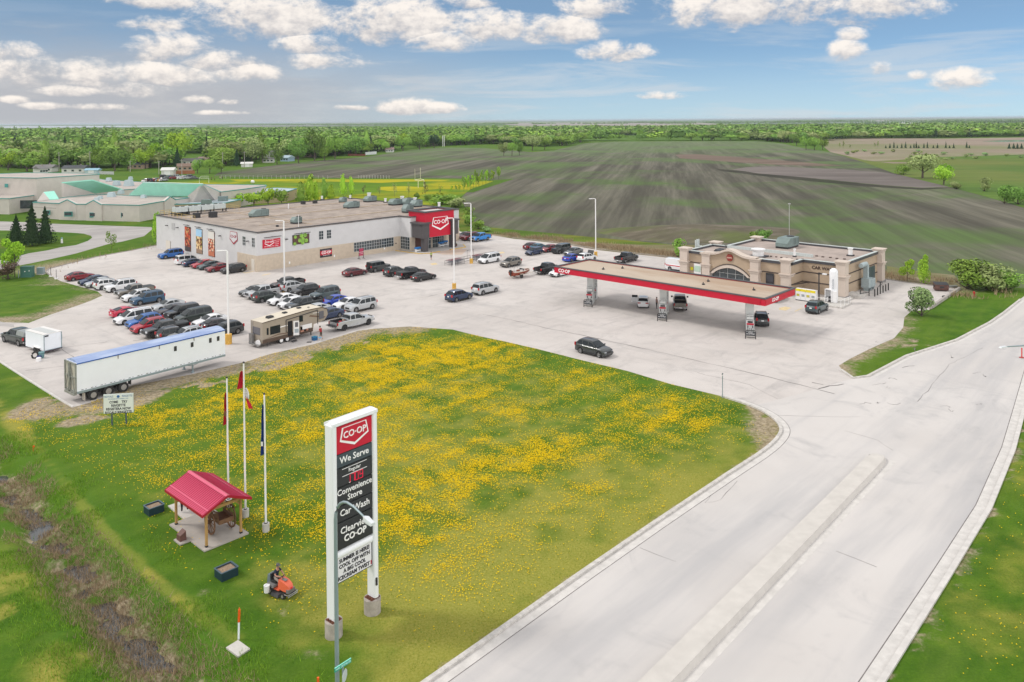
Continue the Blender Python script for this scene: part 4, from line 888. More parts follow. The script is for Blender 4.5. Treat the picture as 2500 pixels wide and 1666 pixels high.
for X_, Y_ in [(1480, 838), (1820, 795)]:
    u, z_ = wall_u(*zq(X_, Y_), 'front'); part('sign_light', MB().tube([(u-1.8, -.4, z_), (u+1.8, -.4, z_)], .07, 6).box((u, -.2, z_+.02), (.08, .4, .08)), DARK, store)
for X0, X1, Yc in [(2020, 2070, 822), (2110, 2160, 810)]:
    u0 = wall_u(*zq(X0, Yc), 'front'); u1 = wall_u(*zq(X1, Yc), 'front'); pane_grid(store, 'front', u0[0], u1[0], u0[1]-.9, u0[1]+.8, 2, 3, 0)
f, u0, u1, z0, z1 = fr_panel(145, 975, 283, 1072, (750, 400), mat('board_black', (.03, .025, .035), .5), 'wall_sign', 'black sign with a red band')
part('sign_band', MB().box(((u0+u1)/2, -.15, (z0+z1)/2+.05), (u1-u0-.1, .04, .85)), RED, f); text('CO·OP', .72, WLET, f, ((u0+u1)/2, -.19, (z0+z1)/2+.05), 0, off=.022)
text('YOUR LOCAL', .28, WLET, f, ((u0+u1)/2, -.16, z1-.4), 0); text('GROCERY STORE', .20, WLET, f, ((u0+u1)/2, -.16, z0+.36), 0)
u0 = wall_u(*zq(535, 960, (750, 400)), 'front')[0]; u1 = wall_u(*zq(990, 930, (750, 400)), 'front')[0]
pane_grid(store, 'front', u0, u1, 1.05, 2.95, 16, 3, -.065)
for X_ in (310, 885, -205): u, z_ = wall_u(*zq(X_, 1075 if X_ < 400 else 990, (750, 400)), 'front'); part('wall_plate', MB().box((u, -.09, .85), (.3, .04, .45)), WHITE, store)
part('vent', MB().tube([(33.0, -.12, 1.55), (33.0, 0, 1.55)], .16, 8).tube([(32.3, -.12, 1.55), (32.3, 0, 1.55)], .16, 8), DARK, store)
# entrance block: wall facing -x at x=34.2, y 0..-3.6; tower in front
pane_grid(store, 'side', -3.35, -.35, .35, 3.0, 4, 4, 34.12)
tw = part('entrance_tower', MB().prism([(35.7, -6.7), (44.0, -6.7), (44.0, -1.2), (35.7, -1.2)], 3.02, 8.45, top=False), RED, store, label='red entrance tower')
part('tower_roof', MB().box((39.85, -3.95, 8.2), (8.2, 5.4, .1)), mat('white_membrane', (.55, .53, .52), .8), tw)
b = MB()
for c_, d_ in [((39.85, -6.75, 8.55), (9.2, .5, .3)), ((39.85, -1.2, 8.55), (9.2, .5, .3)), ((35.65, -3.97, 8.55), (.5, 5.04, .3)), ((44.05, -3.97, 8.55), (.5, 5.04, .3))]: b.box(c_, d_)
part('tower_cap', b, CAPM, tw)
sh_ = shield(tw, (39.95, -6.74, 5.75), 0, 4.9, 2.9, RED, WLET, lsize=.25)
for (x0, x1, y0, y1, h1, nm) in [(34.4, 36.35, -7.25, -3.9, 6.05, 'pier'), (42.95, 44.75, -7.25, -4.4, 6.05, 'pier')]:
    pr = part(nm, MB().prism([(x0, y0), (x1, y0), (x1, y1), (x0, y1)], 3.05, h1), DGREY, store); part('pier_cap', MB().box(((x0+x1)/2, (y0+y1)/2, h1+.16), (x1-x0+.7, y1-y0+.7, .3)), CAPM, pr)
    part('column', MB().box((x0+1.15 if x0 < 40 else x0+.7, y0+.7, 1.53), (1.1, 1.1, 3.06)), DGREY, store)
part('soffit', MB().box((39.85, -5.2, 2.98), (8.2, 2.9, .06)), mat('soffit', (.3, .29, .28), .8), store)
b = MB(); pane_grid(store, 'front', 37.6, 39.8, .1, 2.85, 3, 3, -3.75, 'entrance_door'); pane_grid(store, 'front', 40.3, 43.6, .1, 2.85, 5, 3, -3.75)
part('recess_panel', MB().box((36.2, -3.72, 1.5), (1.6, .12, 2.6)), mat('dark_brown', (.10, .04, .03), .7), store)
part('entrance_slab', MB().prism([(33.5, -.3), (33.3, -7.3), (35.0, -8.6), (45.6, -8.4), (47.8, -5.5), (45, -3.7), (34.2, -3.7), (34.1, -.3)], 0, .13), mat('slab_concrete', (.40, .385, .37), .9, var=.1), store)
# yellow no-parking kerb and paint on the pavement
def gsheet(name, pts, m, z=.012): return sheet(name, W2(pts), z, m)
def L2(o, pts): return [tuple(aloc(o, a, b_))[:2] for a, b_ in pts]
b = MB(); strip(b, L2(S0, [(32.6, -.4), (33.2, -7.35), (34.95, -8.75), (38.0, -8.7)]), -.16, .16, -.02, .15); strip(b, L2(S0, [(41.0, -8.65), (45.7, -8.55), (48.0, -5.4)]), -.16, .16, -.02, .15); struct('yellow_kerb', b, yel_m)
gsheet('painted_crossing', [(1050,614),(1073,606),(1107,603),(1140,610),(1128,622),(1080,622)], mat('worn_orange_paint', (.46, .35, .26), .9, col2=(.50, .42, .37), scale=.5), .012)
for px_ in ([(1050,644),(1064,642),(1069,646),(1055,648)], [(1213,617),(1228,615),(1233,618),(1218,620)], [(1903,752),(1917,749),(1932,752),(1918,759),(1901,756)]): gsheet('painted_marking', px_, mat('worn_yellow_paint', (.60, .48, .28), .9, var=.15, scale=2), .012)
for px_ in ([(640,672),(660,668),(660,669.5),(640,673.5)], [(1940,760),(1958,752),(1959,753.5),(1941,761.5)], [(625,662),(600,668),(588,664),(589,663),(600,666.5),(625,661)]): gsheet('painted_marking', px_, mat('worn_yellow_paint', (.6, .48, .28)), .012)
for X0, X1, Y_ in [(1750, 1880, 1178), (2045, 2165, 1133)]:
    a = G(*zq(X0, Y_+6)); c = G(*zq(X1, Y_-14)); tag(part('wheel_stop', MB().box(((a.x+c.x)/2, (a.y+c.y)/2, .08), ((c-a).length, .2, .13), 0, YAWA), kerb_m, None), 'low concrete wheel stop by the store front wall, %s' % ('left one' if X0 < 1900 else 'right one'), 'wheel stop', 'wheel stops along the store front')

# ------------------------------------------------------------------ gas canopy
K0 = G(1866.7, 746.6, 4.6); K0.z = 0
can = thing('fuel_canopy', 'long flat fuel canopy with red fascia over three pump islands', 'canopy', K0, YAWA)
FAS = mat('fascia_red', (.50, .003, .03), .4); CLAD = mat('column_cladding', (.60, .62, .62), .5)
CT = 5.45; b = MB()
for c_, d_ in [((-.1, 17, 5.0), (.18, 34.3, .84)), ((8.5, 17, 5.0), (.18, 34.3, .84)), ((4.2, -.1, 5.0), (8.42, .18, .84)), ((4.2, 34.1, 5.0), (8.42, .18, .84))]: b.box(c_, d_)
part('fascia', b, FAS, can)
b = MB(); b.box((-.22, 1.3, 5.0), (.06, 1.7, .84)); part('fascia_panel', b, mat('fascia_dark', (.42, .003, .025), .4), can)
b = MB()
for c_, d_ in [((-.1, 17, CT+.04), (.34, 34.5, .13)), ((8.5, 17, CT+.04), (.34, 34.5, .13)), ((4.2, -.1, CT+.04), (8.26, .34, .13)), ((4.2, 34.1, CT+.04), (8.26, .34, .13))]: b.box(c_, d_)
part('edge_trim', b, CAPM, can)
rm_ = NT('canopy_roof'); c = rm_.mix(rm_.ramp(rm_.noise(.12, rm_.map((1, .35, 1)), 5), .38, .62), (.37, .27, .195), (.46, .385, .31)); c = rm_.mix(rm_.ramp(rm_.noise(.5, rm_.map((1, .2, 1)), 6), .55, .8, 0, .5), c, (.27, .20, .16))
part('roof', MB().box((4.2, 17, 5.28), (8.36, 34.1, .1)), rm_.done(c, .9), can)
part('soffit', MB().box((4.2, 17, 4.66), (8.36, 34.1, .08)), mat('soffit_white', (.6, .6, .6), .6), can)
for s_, (a_, b_) in enumerate([(3.4, 27.5), (6.0, 25.8), (5.6, 11), (3.2, 10.4), (4.4, 3.6)]): part('roof_drain', MB().cyl((a_, b_, 5.33), .2, .16, 8).cyl((a_+.3, b_+.2, 5.33), .07, .3, 6), DARK, can)
text('CO·OP', .72, WLET, can, (-.21, 32.2, 5.0), -pi/2, off=.02); text('CO·OP', .62, WLET, can, (2.6, -.21, 5.0), 0, off=.018)
IS = radians(28)
for i, (a0, b0) in enumerate([(.5, 28.2), (.5, 15.3), (.2, 2.0)]):
    for s_ in (2.6, 5.6):
        cx_, cy_ = a0+cos(IS)*s_, b0+sin(IS)*s_
        if s_ == 5.6: cx_ = min(cx_, 7.6)
        part('column', MB().box((cx_, cy_, 2.4), (.55 if s_ > 3 else 1.0, 1.0, 4.42), 0, IS), CLAD, can)
which = ['left', 'middle', 'right']
BAR_L = []
for i, (a0, b0) in enumerate([(.5, 28.2), (.5, 15.3), (.2, 2.0)]):
    o = aloc(K0, a0, b0); yaw = YAWA+IS
    isl = single('pump_island', MB().loft([[(x, -.6*k, 0), (x, .6*k, 0), (x, .55*k, .16), (x, -.55*k, .16)] for x, k in ((.3, .3), (.55, .8), (.9, 1), (6.6, 1), (7.0, .8), (7.2, .3))]), mat('island_concrete', (.40, .38, .36), .9, var=.15), 'raised concrete pump island, %s of the three under the canopy' % which[i], 'pump island', o, yaw, 'pump islands under the canopy')
    for k, (x, nm) in enumerate([(1.55, 'front'), (5.0, 'rear')]):
        pm = thing('fuel_pump', '%s fuel pump on the %s pump island, white with a red band' % (nm, which[i]), 'fuel pump', o+Matrix.Rotation(yaw, 3, 'Z') @ Vector((x, 0, .16)), yaw, 'fuel pumps under the canopy')
        part('cabinet', MB().box((0, 0, .95), (.62, 1.0, 1.9)), CLAD, pm); part('display', MB().box((-.33, 0, 1.72), (.08, .62, .22)), DARK, pm); part('red_band', MB().box((-.36, 0, 1.45), (.14, .86, .20)).box((.36, 0, 1.45), (.14, .86, .20)), FAS, pm)
        part('hose', MB().tube([(-.4, .3, 1.1), (-.52, .38, .7), (-.5, .4, .3), (-.45, .25, .25), (-.35, .12, .9)], .035, 6).tube([(-.4, -.3, 1.1), (-.52, -.38, .7), (-.5, -.4, .3), (-.45, -.25, .25), (-.35, -.12, .9)], .035, 6), DARK, pm)
        part('nozzle', MB().box((-.36, .3, 1.12), (.14, .1, .26)).box((-.36, -.3, 1.12), (.14, .1, .26)), TRIM, pm)
        part('topper', MB().box((0, 0, 2.3), (.5, .8, .55)), CLAD, pm)
        me = text_mesh('SELF SERVE', .18, DARK, ext=.006); me.transform(Matrix.Rotation(pi/2, 4, 'X')); part('lettering', me, None, pm, loc=(-.27, 0, 2.4), rot=(0, 0, -pi/2))
    br = thing('pump_barrier', 'black hoop barrier with notice board at the front of the %s pump island' % which[i], 'barrier', o, yaw, 'barriers at the pump islands')
    part('hoop', MB().tube([(0, -.62, 0), (0, -.62, .95), (0, -.52, 1.08), (0, .52, 1.08), (0, .62, .95), (0, .62, 0)], .055, 8).tube([(0, -.62, .22), (0, .62, .22)], .04, 6), DARK, br)
    part('notice', MB().box((.02, 0, .66), (.03, 1.1, .52)), mat('notice_black', (.04, .045, .055), .5), br)
    me = text_mesh('PLEASE\nPAY AT PUMP', .17, WLET, ext=.006, off=.002); me.transform(Matrix.Rotation(pi/2, 4, 'X')); part('lettering', me, None, br, loc=(-.02, 0, .72), rot=(0, 0, -pi/2))

# ------------------------------------------------------------------ convenience store with car wash
C0 = G(2056, 728); C0.z = 0
cs = thing('convenience_store', 'tan stucco convenience store and car wash with cream pillars', 'store', C0, YAWA)
TAN = mat('tan_stucco', (.42, .325, .235), .85, var=.05, scale=.8); CREAM = mat('cream_stucco', (.56, .48, .42), .8, var=.04, scale=.8); BAND = mat('brown_band', (.065, .05, .045), .6); MEM = mat('roof_membrane', (.36, .30, .27), .95, var=.18, scale=.4)
foot = [(.4, .2), (17, .2), (17, 22.4), (5, 22.4), (5, 25.2), (-3.6, 25.2), (-3.6, 6.5), (.4, 6.5)]
part('wall', MB().prism(foot, 0, 5.25, top=False), TAN, cs)
part('roof', MB().prism([(x+(.06 if x < 5 else -.06), y+(.06 if y < 5 else -.06)) for x, y in foot], 4.85, 4.95), MEM, cs)
def rim_(b, pts, w, h, z, grow_=0):
    n_ = len(pts)
    for i in range(n_):
        (x1, y1), (x2, y2) = pts[i], pts[(i+1) % n_]; L_ = math.hypot(x2-x1, y2-y1); b.box(((x1+x2)/2, (y1+y2)/2, z), (L_+w, w, h), 0, atan2(y2-y1, x2-x1))
b = MB(); rim_(b, foot, .36, .42, 5.05); part('cornice', b, mat('dark_cornice', (.06, .06, .07), .5), cs)
b = MB(); rim_(b, foot, .42, .09, 5.31); b.box((5, 14.5, 5.2), (.3, 15.6, .5)); part('parapet_cap', b, HVACL, cs)
b = MB(); rim_(b, foot, .12, .16, 3.3); rim_(b, foot[:2]+foot[6:], .12, .16, 1.75); part('band', b, BAND, cs)
def pillar(x, y, h=5.5, w=1.45):
    pl_ = part('pillar', MB().box((x, y, h/2), (w, w, h)), CREAM, cs)
    part('pillar_cap', MB().box((x, y, h+.05), (w+.5, w+.5, .16)).box((x, y, h-.18), (w+.22, w+.22, .3)), CREAM, pl_); part('pillar_collar', MB().box((x, y, 3.38), (w+.5, w+.5, .16)).box((x, y, 3.12), (w+.22, w+.22, .32)), CREAM, pl_)
    part('pillar_foot', MB().box((x, y, .15), (w+.25, w+.25, .3)), mat('foot_grey', (.25, .24, .24), .9), pl_)
for x, y in [(.3, .1), (16.8, .1), (-3.6, 7.3), (-3.8, 12.4), (-3.8, 21.2), (-3.6, 25.6), (6.0, 25.0), (16.5, 22.2)]: pillar(x, y, 5.6 if y not in (12.4, 21.2) else 5.2)
# arched gable front between the two inner pillars
b = MB(); n_ = 17; y0, y1 = 12.0, 21.6; pts = []
def gz(t): return 5.45+.95*math.exp(-((t-.5)/.19)**2)
for i in range(n_): t = i/(n_-1); pts.append((y0+(y1-y0)*t, gz(t)))
def facing(b, outline, xa, xb, m=0):
    n = len(outline); vs = [(xa, y, z) for y, z in outline]+[(xb, y, z) for y, z in outline]; b.mesh(vs, [tuple(range(n)), tuple(range(2*n-1, n-1, -1))]+[(i, (i+1) % n, n+(i+1) % n, n+i) for i in range(n)], m)
arch = [(y0+(y1-y0)*(.12+.76*t), 2.05+1.75*sin(pi*t)**.8) for t in np.linspace(0, 1, 13)]
facing(b, [(y, z) for y, z in pts]+[(y, z) for y, z in arch[::-1]], -4.25, -3.5); part('gable_wall', b, TAN, cs)
b = MB()
for i in range(n_-1):
    (ya, za), (yb_, zb_) = pts[i], pts[i+1]; b.mesh([(xx, yy, zz+dz_) for yy, zz in ((ya, za), (yb_, zb_)) for xx, dz_ in ((-4.75, -.30), (-4.75, .05), (-3.3, .05), (-3.3, -.30))], [(0, 1, 5, 4), (1, 2, 6, 5), (2, 3, 7, 6), (3, 0, 4, 7)])
part('gable_cornice', b, CREAM, cs)
b = MB(); inner = [(y0+(y1-y0)*(.17+.66*t), 2.0+1.25*sin(pi*t)**.8) for t in np.linspace(0, 1, 13)]; facing(b, arch+inner[::-1], -4.35, -3.9); part('arch_band', b, CREAM, cs)
b = MB(); ar2 = [(y, z+.14) for y, z in arch]; facing(b, ar2+[(y, z) for y, z in arch[::-1]], -4.4, -4.2); part('arch_trim', b, BAND, cs)
pane_grid(cs, 'side', 13.2, 20.4, .05, 3.3, 5, 3, -3.68, 'shopfront')
shd = part('oval_sign', MB().tube([(-4.45, 16.8, 5.0), (-4.25, 16.8, 5.0)], .62, 6), mat('sign_brick_red', (.25, .03, .02), .5), cs); part('sign_face', MB().box((-4.48, 16.8, 5.0), (.06, .95, .22)), mat('sign_gold', (.5, .3, .25), .5), shd)
for y_, m_, nm in [(23.2, mat('poster_green', (.45, .6, .5), .5), 'white and green poster'), (10.1, mat('poster_dark', (.05, .05, .06), .5), 'dark menu poster')]:
    f = part('wall_poster', MB().box((-3.7, y_, 2.3), (.08, 1.35, 1.7)), WHITE if y_ > 15 else DARK, cs, label=nm); part('poster_print', MB().box((-3.76, y_, 2.3), (.05, 1.15, 1.0)), m_, f)
part('notice', MB().box((-3.7, 24.3, 2.2), (.06, .55, .55)), mat('notice_yellow', (.6, .55, .02), .5), cs)
text('CAR WASH', .72, mat('brown_letters', (.05, .03, .025), .5), cs, (.36, 3.1, 4.15), -pi/2, off=.02)
part('overhead_door', MB().box((13.4, .12, 1.55), (2.6, .12, 3.1)), mat('door_slate', (.045, .075, .085), .4), cs); part('side_door', MB().box((11.0, .12, 1.1), (.9, .1, 2.1)), mat('door_brown', (.17, .10, .07), .6), cs)
b = MB(); b.box((8.2, -.75, 2.9), (.7, .7, 2.6)); b.tube([(8.2, -.75, 4.3), (7.2, -.75, 4.35), (5.9, -.75, 4.3)], .38, 10); b.box((8.0, -.9, 1.3), (1.4, 1.2, 1.5)); b.box((9.4, -1.0, 1.2), (1.5, 1.1, 1.3)); 
for x in (7.6, 8.6, 9.9): b.box((x, -1, .28), (.1, .9, .56))
part('exhaust_duct', b, mat('duct_steel', (.34, .41, .43), .5, var=.1), cs, 40)
p = G(1842, 590, 5)-C0
rooftop(cs, 12.5, 14.5, 4.95, 4.6, 2.4, 1.5); rooftop(cs, -.2, 13.8, 4.95, 2.6, 2.6, 1.0, 1); rooftop(cs, 10.5, 2.6, 4.95, 1.0, 1.0, 1.0, 1); rooftop(cs, 3.6, 9.2, 4.95, .5, .5, 1.0, 1); rooftop(cs, -1.5, 20.4, 4.95, 1.4, 1.0, .6, 2); rooftop(cs, 1.8, 21.8, 4.95, 1.8, 1.2, .25, 2)
b = MB()
for k in range(16): b.box((6.3+.12*sin(k*3.), 19.3-1.15*k, 5.0), (.35, .35, .2))
for k in range(6): b.box((1.2, 12.2-.9*k, 5.0), (.28, .28, .2))
part('roof_blocks', b, mat('block_brown', (.10, .07, .06), .8), cs)
part('flue', MB().tube([(1.5, 26.3, 3), (1.5, 26.3, 6.5)], .11, 8).tube([(2.0, 26.4, 3), (2.0, 26.4, 6.4)], .11, 8).tube([(2.5, 26.5, 3), (2.5, 26.5, 6.4)], .11, 8).tube([(1.0, 26.3, 3), (1.0, 26.3, 6.4)], .11, 8).tube([(1.9, 25.6, 5.3), (1.9, 26.3, 5.3)], .1, 6), HVACL, cs)
b = MB(); b.prism([(-7.3, -2.7), (-3.2, -2.7), (-3.2, -1.6), (.3, -1.6), (.3, .9), (-.35, 2.0), (-7.3, 2.0)], 0, .22); struct_ = tag(part('tank_pad', b, kerb_m, None), 'raised concrete pad with railing under the white gas tank', 'concrete pad'); struct_.location = C0; struct_.rotation_euler = (0, 0, YAWA)
b = MB()
for q in [(-7.1, 1.2), (-7.1, -.4), (-7.1, -2.5), (-5.6, -2.5), (-4.2, -2.5), (-3.4, -2.5)]: b.tube([(q[0], q[1], .2), (q[0], q[1], 1.2)], .03, 5)
b.tube([(-7.1, 1.2, 1.15), (-7.1, -2.5, 1.15), (-3.4, -2.5, 1.15)], .025, 5); single('pad_railing', b, WHITE, 'thin white railing round the gas tank pad', 'railing', C0, YAWA)
tk = thing('gas_tank', 'tall white upright propane tank with cabinet beside the car wash wall', 'gas tank', aloc(C0, -4.4, -.4, .22), YAWA)
part('vessel', MB().tube([(0, 0, .3)]+[(0, 0, .5), (0, 0, 4.5)]+[(0, 0, 4.5+.62*sin(a)) for a in (.4, .8, 1.15, 1.4)], [.5, .62, .62]+[.62*cos(a) for a in (.4, .8, 1.15, 1.4)], 18), mat('tank_white', (.80, .81, .84), .35), tk, 40)
me = text_mesh('PROPANE', .34, mat('tank_grey_letters', (.35, .38, .42), .5), ext=.02); me.transform(Matrix.Rotation(pi/2, 4, 'Y') @ Matrix.Rotation(0, 4, 'Z')); me.transform(Matrix.Rotation(-pi/2-.2, 4, 'Z') @ Matrix.Rotation(pi/2, 4, 'Z') @ Matrix.Rotation(pi, 4, 'Z')); part('lettering', me, None, tk, loc=(-.62, -.12, 2.8))
cb = part('cabinet', MB().box((-.55, .95, 1.0), (.9, .06, 1.9)).box((-.55, .0, 1.0), (.9, .06, 1.9)).box((-.55, .48, 1.93), (.9, 1.0, .06)).box((-.12, .48, 1.0), (.06, 1.0, 1.9)), WHITE, tk); part('cylinder', MB().cyl((-.6, .65, .1), .2, .6, 12), WHITE, tk)
part('fuel_box', MB().box((-.6, -.35, .9), (.5, .7, 1.7)), WHITE, tk); part('pump_unit', MB().box((-.7, .25, .5), (.35, .35, .8)), DARK, tk)
for k in range(4):
    ic = thing('ice_chest', 'white propane locker with yellow top, number %s from the left beside the car wash' % ('one', 'two', 'three', 'four')[k], 'locker', aloc(C0, -5.6, 4.45-.78*k), YAWA, 'lockers beside the car wash')
    ic['label'] = 'white gas bottle locker with yellow header, %s of four beside the car wash' % ('leftmost', 'second from left', 'third from left', 'rightmost')[k]
    part('cabinet', MB().box((0, 0, .95), (.8, .76, 1.7)), WHITE, ic); part('header', MB().box((-.41, 0, 1.62), (.04, .74, .36)), mat('locker_yellow', (.75, .62, .02), .5), ic); part('plinth', MB().box((0, 0, .06), (.86, .77, .12)), DARK, ic)
    part('label_plate', MB().box((-.415, 0, .85), (.03, .46, .34)), mat('label_olive', (.5, .45, .08), .5) if k % 2 == 0 else mat('label_grey', (.3, .33, .35), .5), ic)
for k in range(6):
    single('bollard', MB().cyl((0, 0, 0), .09, 1.15 if k != 2 else 1.9, 10), mat('bollard_black', (.03, .025, .025), .5), 'black steel bollard beside the car wash, %s in the row' % ('first', 'second', 'third and tallest', 'fourth', 'fifth', 'last')[k], 'bollard', aloc(C0, 4.4+1.25*k, -3.4), 0, 'bollards beside the car wash drive', 40)
tag(part('crash_rail', MB().tube([(2.4, -1.9, 0), (2.4, -1.9, 1.1)], .07, 8).tube([(4.2, -2.6, 0), (4.2, -2.6, 1.1)], .07, 8).tube([(2.4, -1.9, .6), (4.2, -2.6, .6)], .05, 6).tube([(6.9, -2.9, .9), (10.8, -2.4, .9)], .05, 6), DARK, None), 'black crash rail guarding the steel exhaust duct', 'guard rail').location = C0
bpy.data.objects['crash_rail'].rotation_euler = (0, 0, YAWA)
pdp = tag(part('step', MB().prism([(.9, -2.4), (3.8, -2.4), (3.8, -.1), (.9, -.1)], 0, .5), kerb_m, None), 'grey concrete step block beside the car wash pillar', 'step'); pdp.location = C0; pdp.rotation_euler = (0, 0, YAWA)
lp = thing('lamp_post', 'black lamp post with white head in front of the car wash wall', 'lamp post', aloc(C0, -5.0, 1.6), YAWA)
part('pole', MB().tube([(0, 0, 0), (0, 0, 4.5)], .1, 8).tube([(0, 0, 4.45), (0, -.6, 4.45)], .05, 6), DARK, lp); part('lamp_head', MB().box((0, -.85, 4.36), (.4, .6, .16)), WHITE, lp)
# ------------------------------------------------------------------ foreground and site objects
def skin_mesh(name, joints, edges, root=0, sub=1):
    me = bpy.data.meshes.new(name); me.from_pydata([j[:3] for j in joints], edges, []); o = bpy.data.objects.new(name, me); COL.objects.link(o)
    o.modifiers.new('s', 'SKIN').use_smooth_shade = True; m = o.modifiers.new('d', 'SUBSURF'); m.levels = m.render_levels = sub
    sv = me.skin_vertices[0].data
    for i, j in enumerate(joints):
        r = j[3]; sv[i].radius = r if isinstance(r, tuple) else (r, r)
        sv[i].use_root = (i == root)
    dg = bpy.context.evaluated_depsgraph_get(); dg.update(); out_ = bpy.data.meshes.new_from_object(o.evaluated_get(dg)); bpy.data.objects.remove(o); out_.name = name
    return out_
SKIN = mat('skin', (.46, .24, .17), .6)
def person(label, loc, yaw, pose, shirt, trousers, hair=(.05, .03, .02), cap=None, long_sleeve=False, short_legs=False, group=None, cat='person'):
    """pose: dict of joints in metres, facing local +x, left = +y"""
    J = pose; names = ['pelvis', 'waist', 'chest', 'neck', 'head', 'shL', 'elL', 'wrL', 'shR', 'elR', 'wrR', 'hiL', 'knL', 'anL', 'toL', 'hiR', 'knR', 'anR', 'toR']
    R_ = dict(pelvis=.135, waist=.125, chest=.15, neck=.055, head=.085, shL=.07, elL=.045, wrL=.03, shR=.07, elR=.045, wrR=.03, hiL=.09, knL=.06, anL=.042, toL=.035, hiR=.09, knR=.06, anR=.042, toR=.035)
    joints = [(*J[n], R_[n]) for n in names]; ix = {n: i for i, n in enumerate(names)}
    E_ = [('pelvis', 'waist'), ('waist', 'chest'), ('chest', 'neck'), ('neck', 'head'), ('chest', 'shL'), ('shL', 'elL'), ('elL', 'wrL'), ('chest', 'shR'), ('shR', 'elR'), ('elR', 'wrR'), ('pelvis', 'hiL'), ('hiL', 'knL'), ('knL', 'anL'), ('anL', 'toL'), ('pelvis', 'hiR'), ('hiR', 'knR'), ('knR', 'anR'), ('anR', 'toR')]
    me = skin_mesh('body', joints, [(ix[a], ix[b_]) for a, b_ in E_])
    sm_, tm_, sk_ = mat('shirt_%.2f_%.2f_%.2f' % shirt, shirt, .85), mat('trousers_%.2f_%.2f_%.2f' % trousers, trousers, .85), SKIN; shoe = mat('shoe', (.04, .04, .04), .7)
    for m_ in (sk_, sm_, tm_, shoe): me.materials.append(m_)
    V_ = {n: Vector(J[n]) for n in names}
    def seg(p, a, b_): 
        d = V_[b_]-V_[a]; t = max(0, min(1, (p-V_[a]).dot(d)/d.length_squared)); return (p-V_[a]-d*t).length, t
    for f in me.polygons:
        c = f.center; best = min(((seg(c, a, b_), a, b_) for a, b_ in E_), key=lambda q: q[0][0]/R_[q[1]]); (d_, t), a, b_ = best; k = 0
        if b_ in ('waist', 'chest') or b_ in ('shL', 'shR') or (b_ == 'neck' and t < .4): k = 1
        if b_ in ('elL', 'elR'): k = 1 if long_sleeve or t < .6 else 0
        if b_ in ('wrL', 'wrR'): k = 1 if long_sleeve else 0
        if a == 'pelvis' and b_ in ('hiL', 'hiR') or (a == 'pelvis' and t < .3): k = 2
        if b_ in ('knL', 'knR'): k = 2
        if b_ in ('anL', 'anR'): k = 0 if short_legs and t > .1 else (3 if t > .92 else 2)
        if b_ in ('toL', 'toR'): k = 3
        f.material_index = k; f.use_smooth = True
    # head, face and hands joined into the same body mesh
    b = MB(); h = V_['head']; up = (h-V_['neck']).normalized(); hc = h+up*.03
    b.ball(hc, .105, 12, 0, sz=1.22, sy=.86); b.ball(hc+Vector((.10, 0, -.02)), .022, 6, 0, sz=1.3); b.ball(hc+Vector((.02, .09, -.01)), .026, 6, 0); b.ball(hc+Vector((.02, -.09, -.01)), .026, 6, 0)
    b.ball(hc+Vector((.088, .032, .02)), .011, 6, 1); b.ball(hc+Vector((.088, -.032, .02)), .011, 6, 1); b.box(hc+Vector((.098, 0, -.062)), (.01, .04, .008), 2)
    for s, el, wr in ((1, 'elL', 'wrL'), (-1, 'elR', 'wrR')):
        d = (V_[wr]-V_[el]).normalized(); sd_ = d.cross(Vector((0, 0, 1))).normalized() if abs(d.z) < .9 else Vector((1, 0, 0)); nn = sd_.cross(d); w = V_[wr]
        b.tube([w-d*.02, w+d*.05, w+d*.09], [.026, .036, .03], 6)
        for q, ln in ((-.027, .062), (-.009, .075), (.009, .070), (.027, .055)):
            p0 = w+d*.08+sd_*q; b.tube([p0, p0+d*ln*.5-nn*.006, p0+d*ln*.8-nn*.022], [.010, .009, .007], 5)
        p0 = w+d*.03+sd_*.03*s; b.tube([p0, p0+d*.03+sd_*.025*s, p0+d*.055+sd_*.03*s], [.012, .010, .008], 5)
    hd = b.data('head', [SKIN, mat('eye', (.02, .02, .02), .3), mat('lips', (.3, .1, .08), .6)], 60)
    bm = bmesh.new(); bm.from_mesh(me); n0 = len(bm.faces); bm.from_mesh(hd); bm.faces.ensure_lookup_table()
    me.materials.append(hd.materials[1]); me.materials.append(hd.materials[2])
    for f in bm.faces[n0:]: f.material_index = {0: 0, 1: 4, 2: 5}[f.material_index]; f.smooth = True
    bm.to_mesh(me); bm.free()
    t = thing('person', label, cat, loc, yaw, group); part('body', me, None, t)
    b = MB(); b.ball(hc+Vector((-.015, 0, .035)), .112, 10, 0, sz=1.12, sy=.90); part('hair', b, mat('hair_%.2f' % hair[0], hair, .8), t, 60)
    if cap: part('cap', MB().ball(hc+Vector((-.005, 0, .055)), .118, 10, 0, sz=1.0, sy=.92).box(hc+Vector((.13, 0, .075)), (.12, .15, .015)), mat('cap', cap, .8), t, 60)
    return t
def stand(step=.0, armL=(.05, .30, .98), armR=(.05, -.30, .98), lean=0.0, s=1.0):
    P_ = dict(pelvis=(0, 0, .94), waist=(lean*.3, 0, 1.10), chest=(lean*.7, 0, 1.30), neck=(lean, 0, 1.48), head=(lean+.02, 0, 1.60), shL=(lean*.8, .18, 1.40), elL=(lean*.5, .25, 1.15), wrL=armL, shR=(lean*.8, -.18, 1.40), elR=(lean*.5, -.25, 1.15), wrR=armR,
      hiL=(0, .09, .86), knL=(step*.5+.02, .10, .50), anL=(step*.8, .10, .09), toL=(step*.8+.14, .11, .04), hiR=(0, -.09, .86), knR=(-step*.3+.02, -.10, .50), anR=(-step, -.10, .09), toR=(-step+.14, -.11, .04))
    return {k: tuple(c*s for c in v) for k, v in P_.items()}

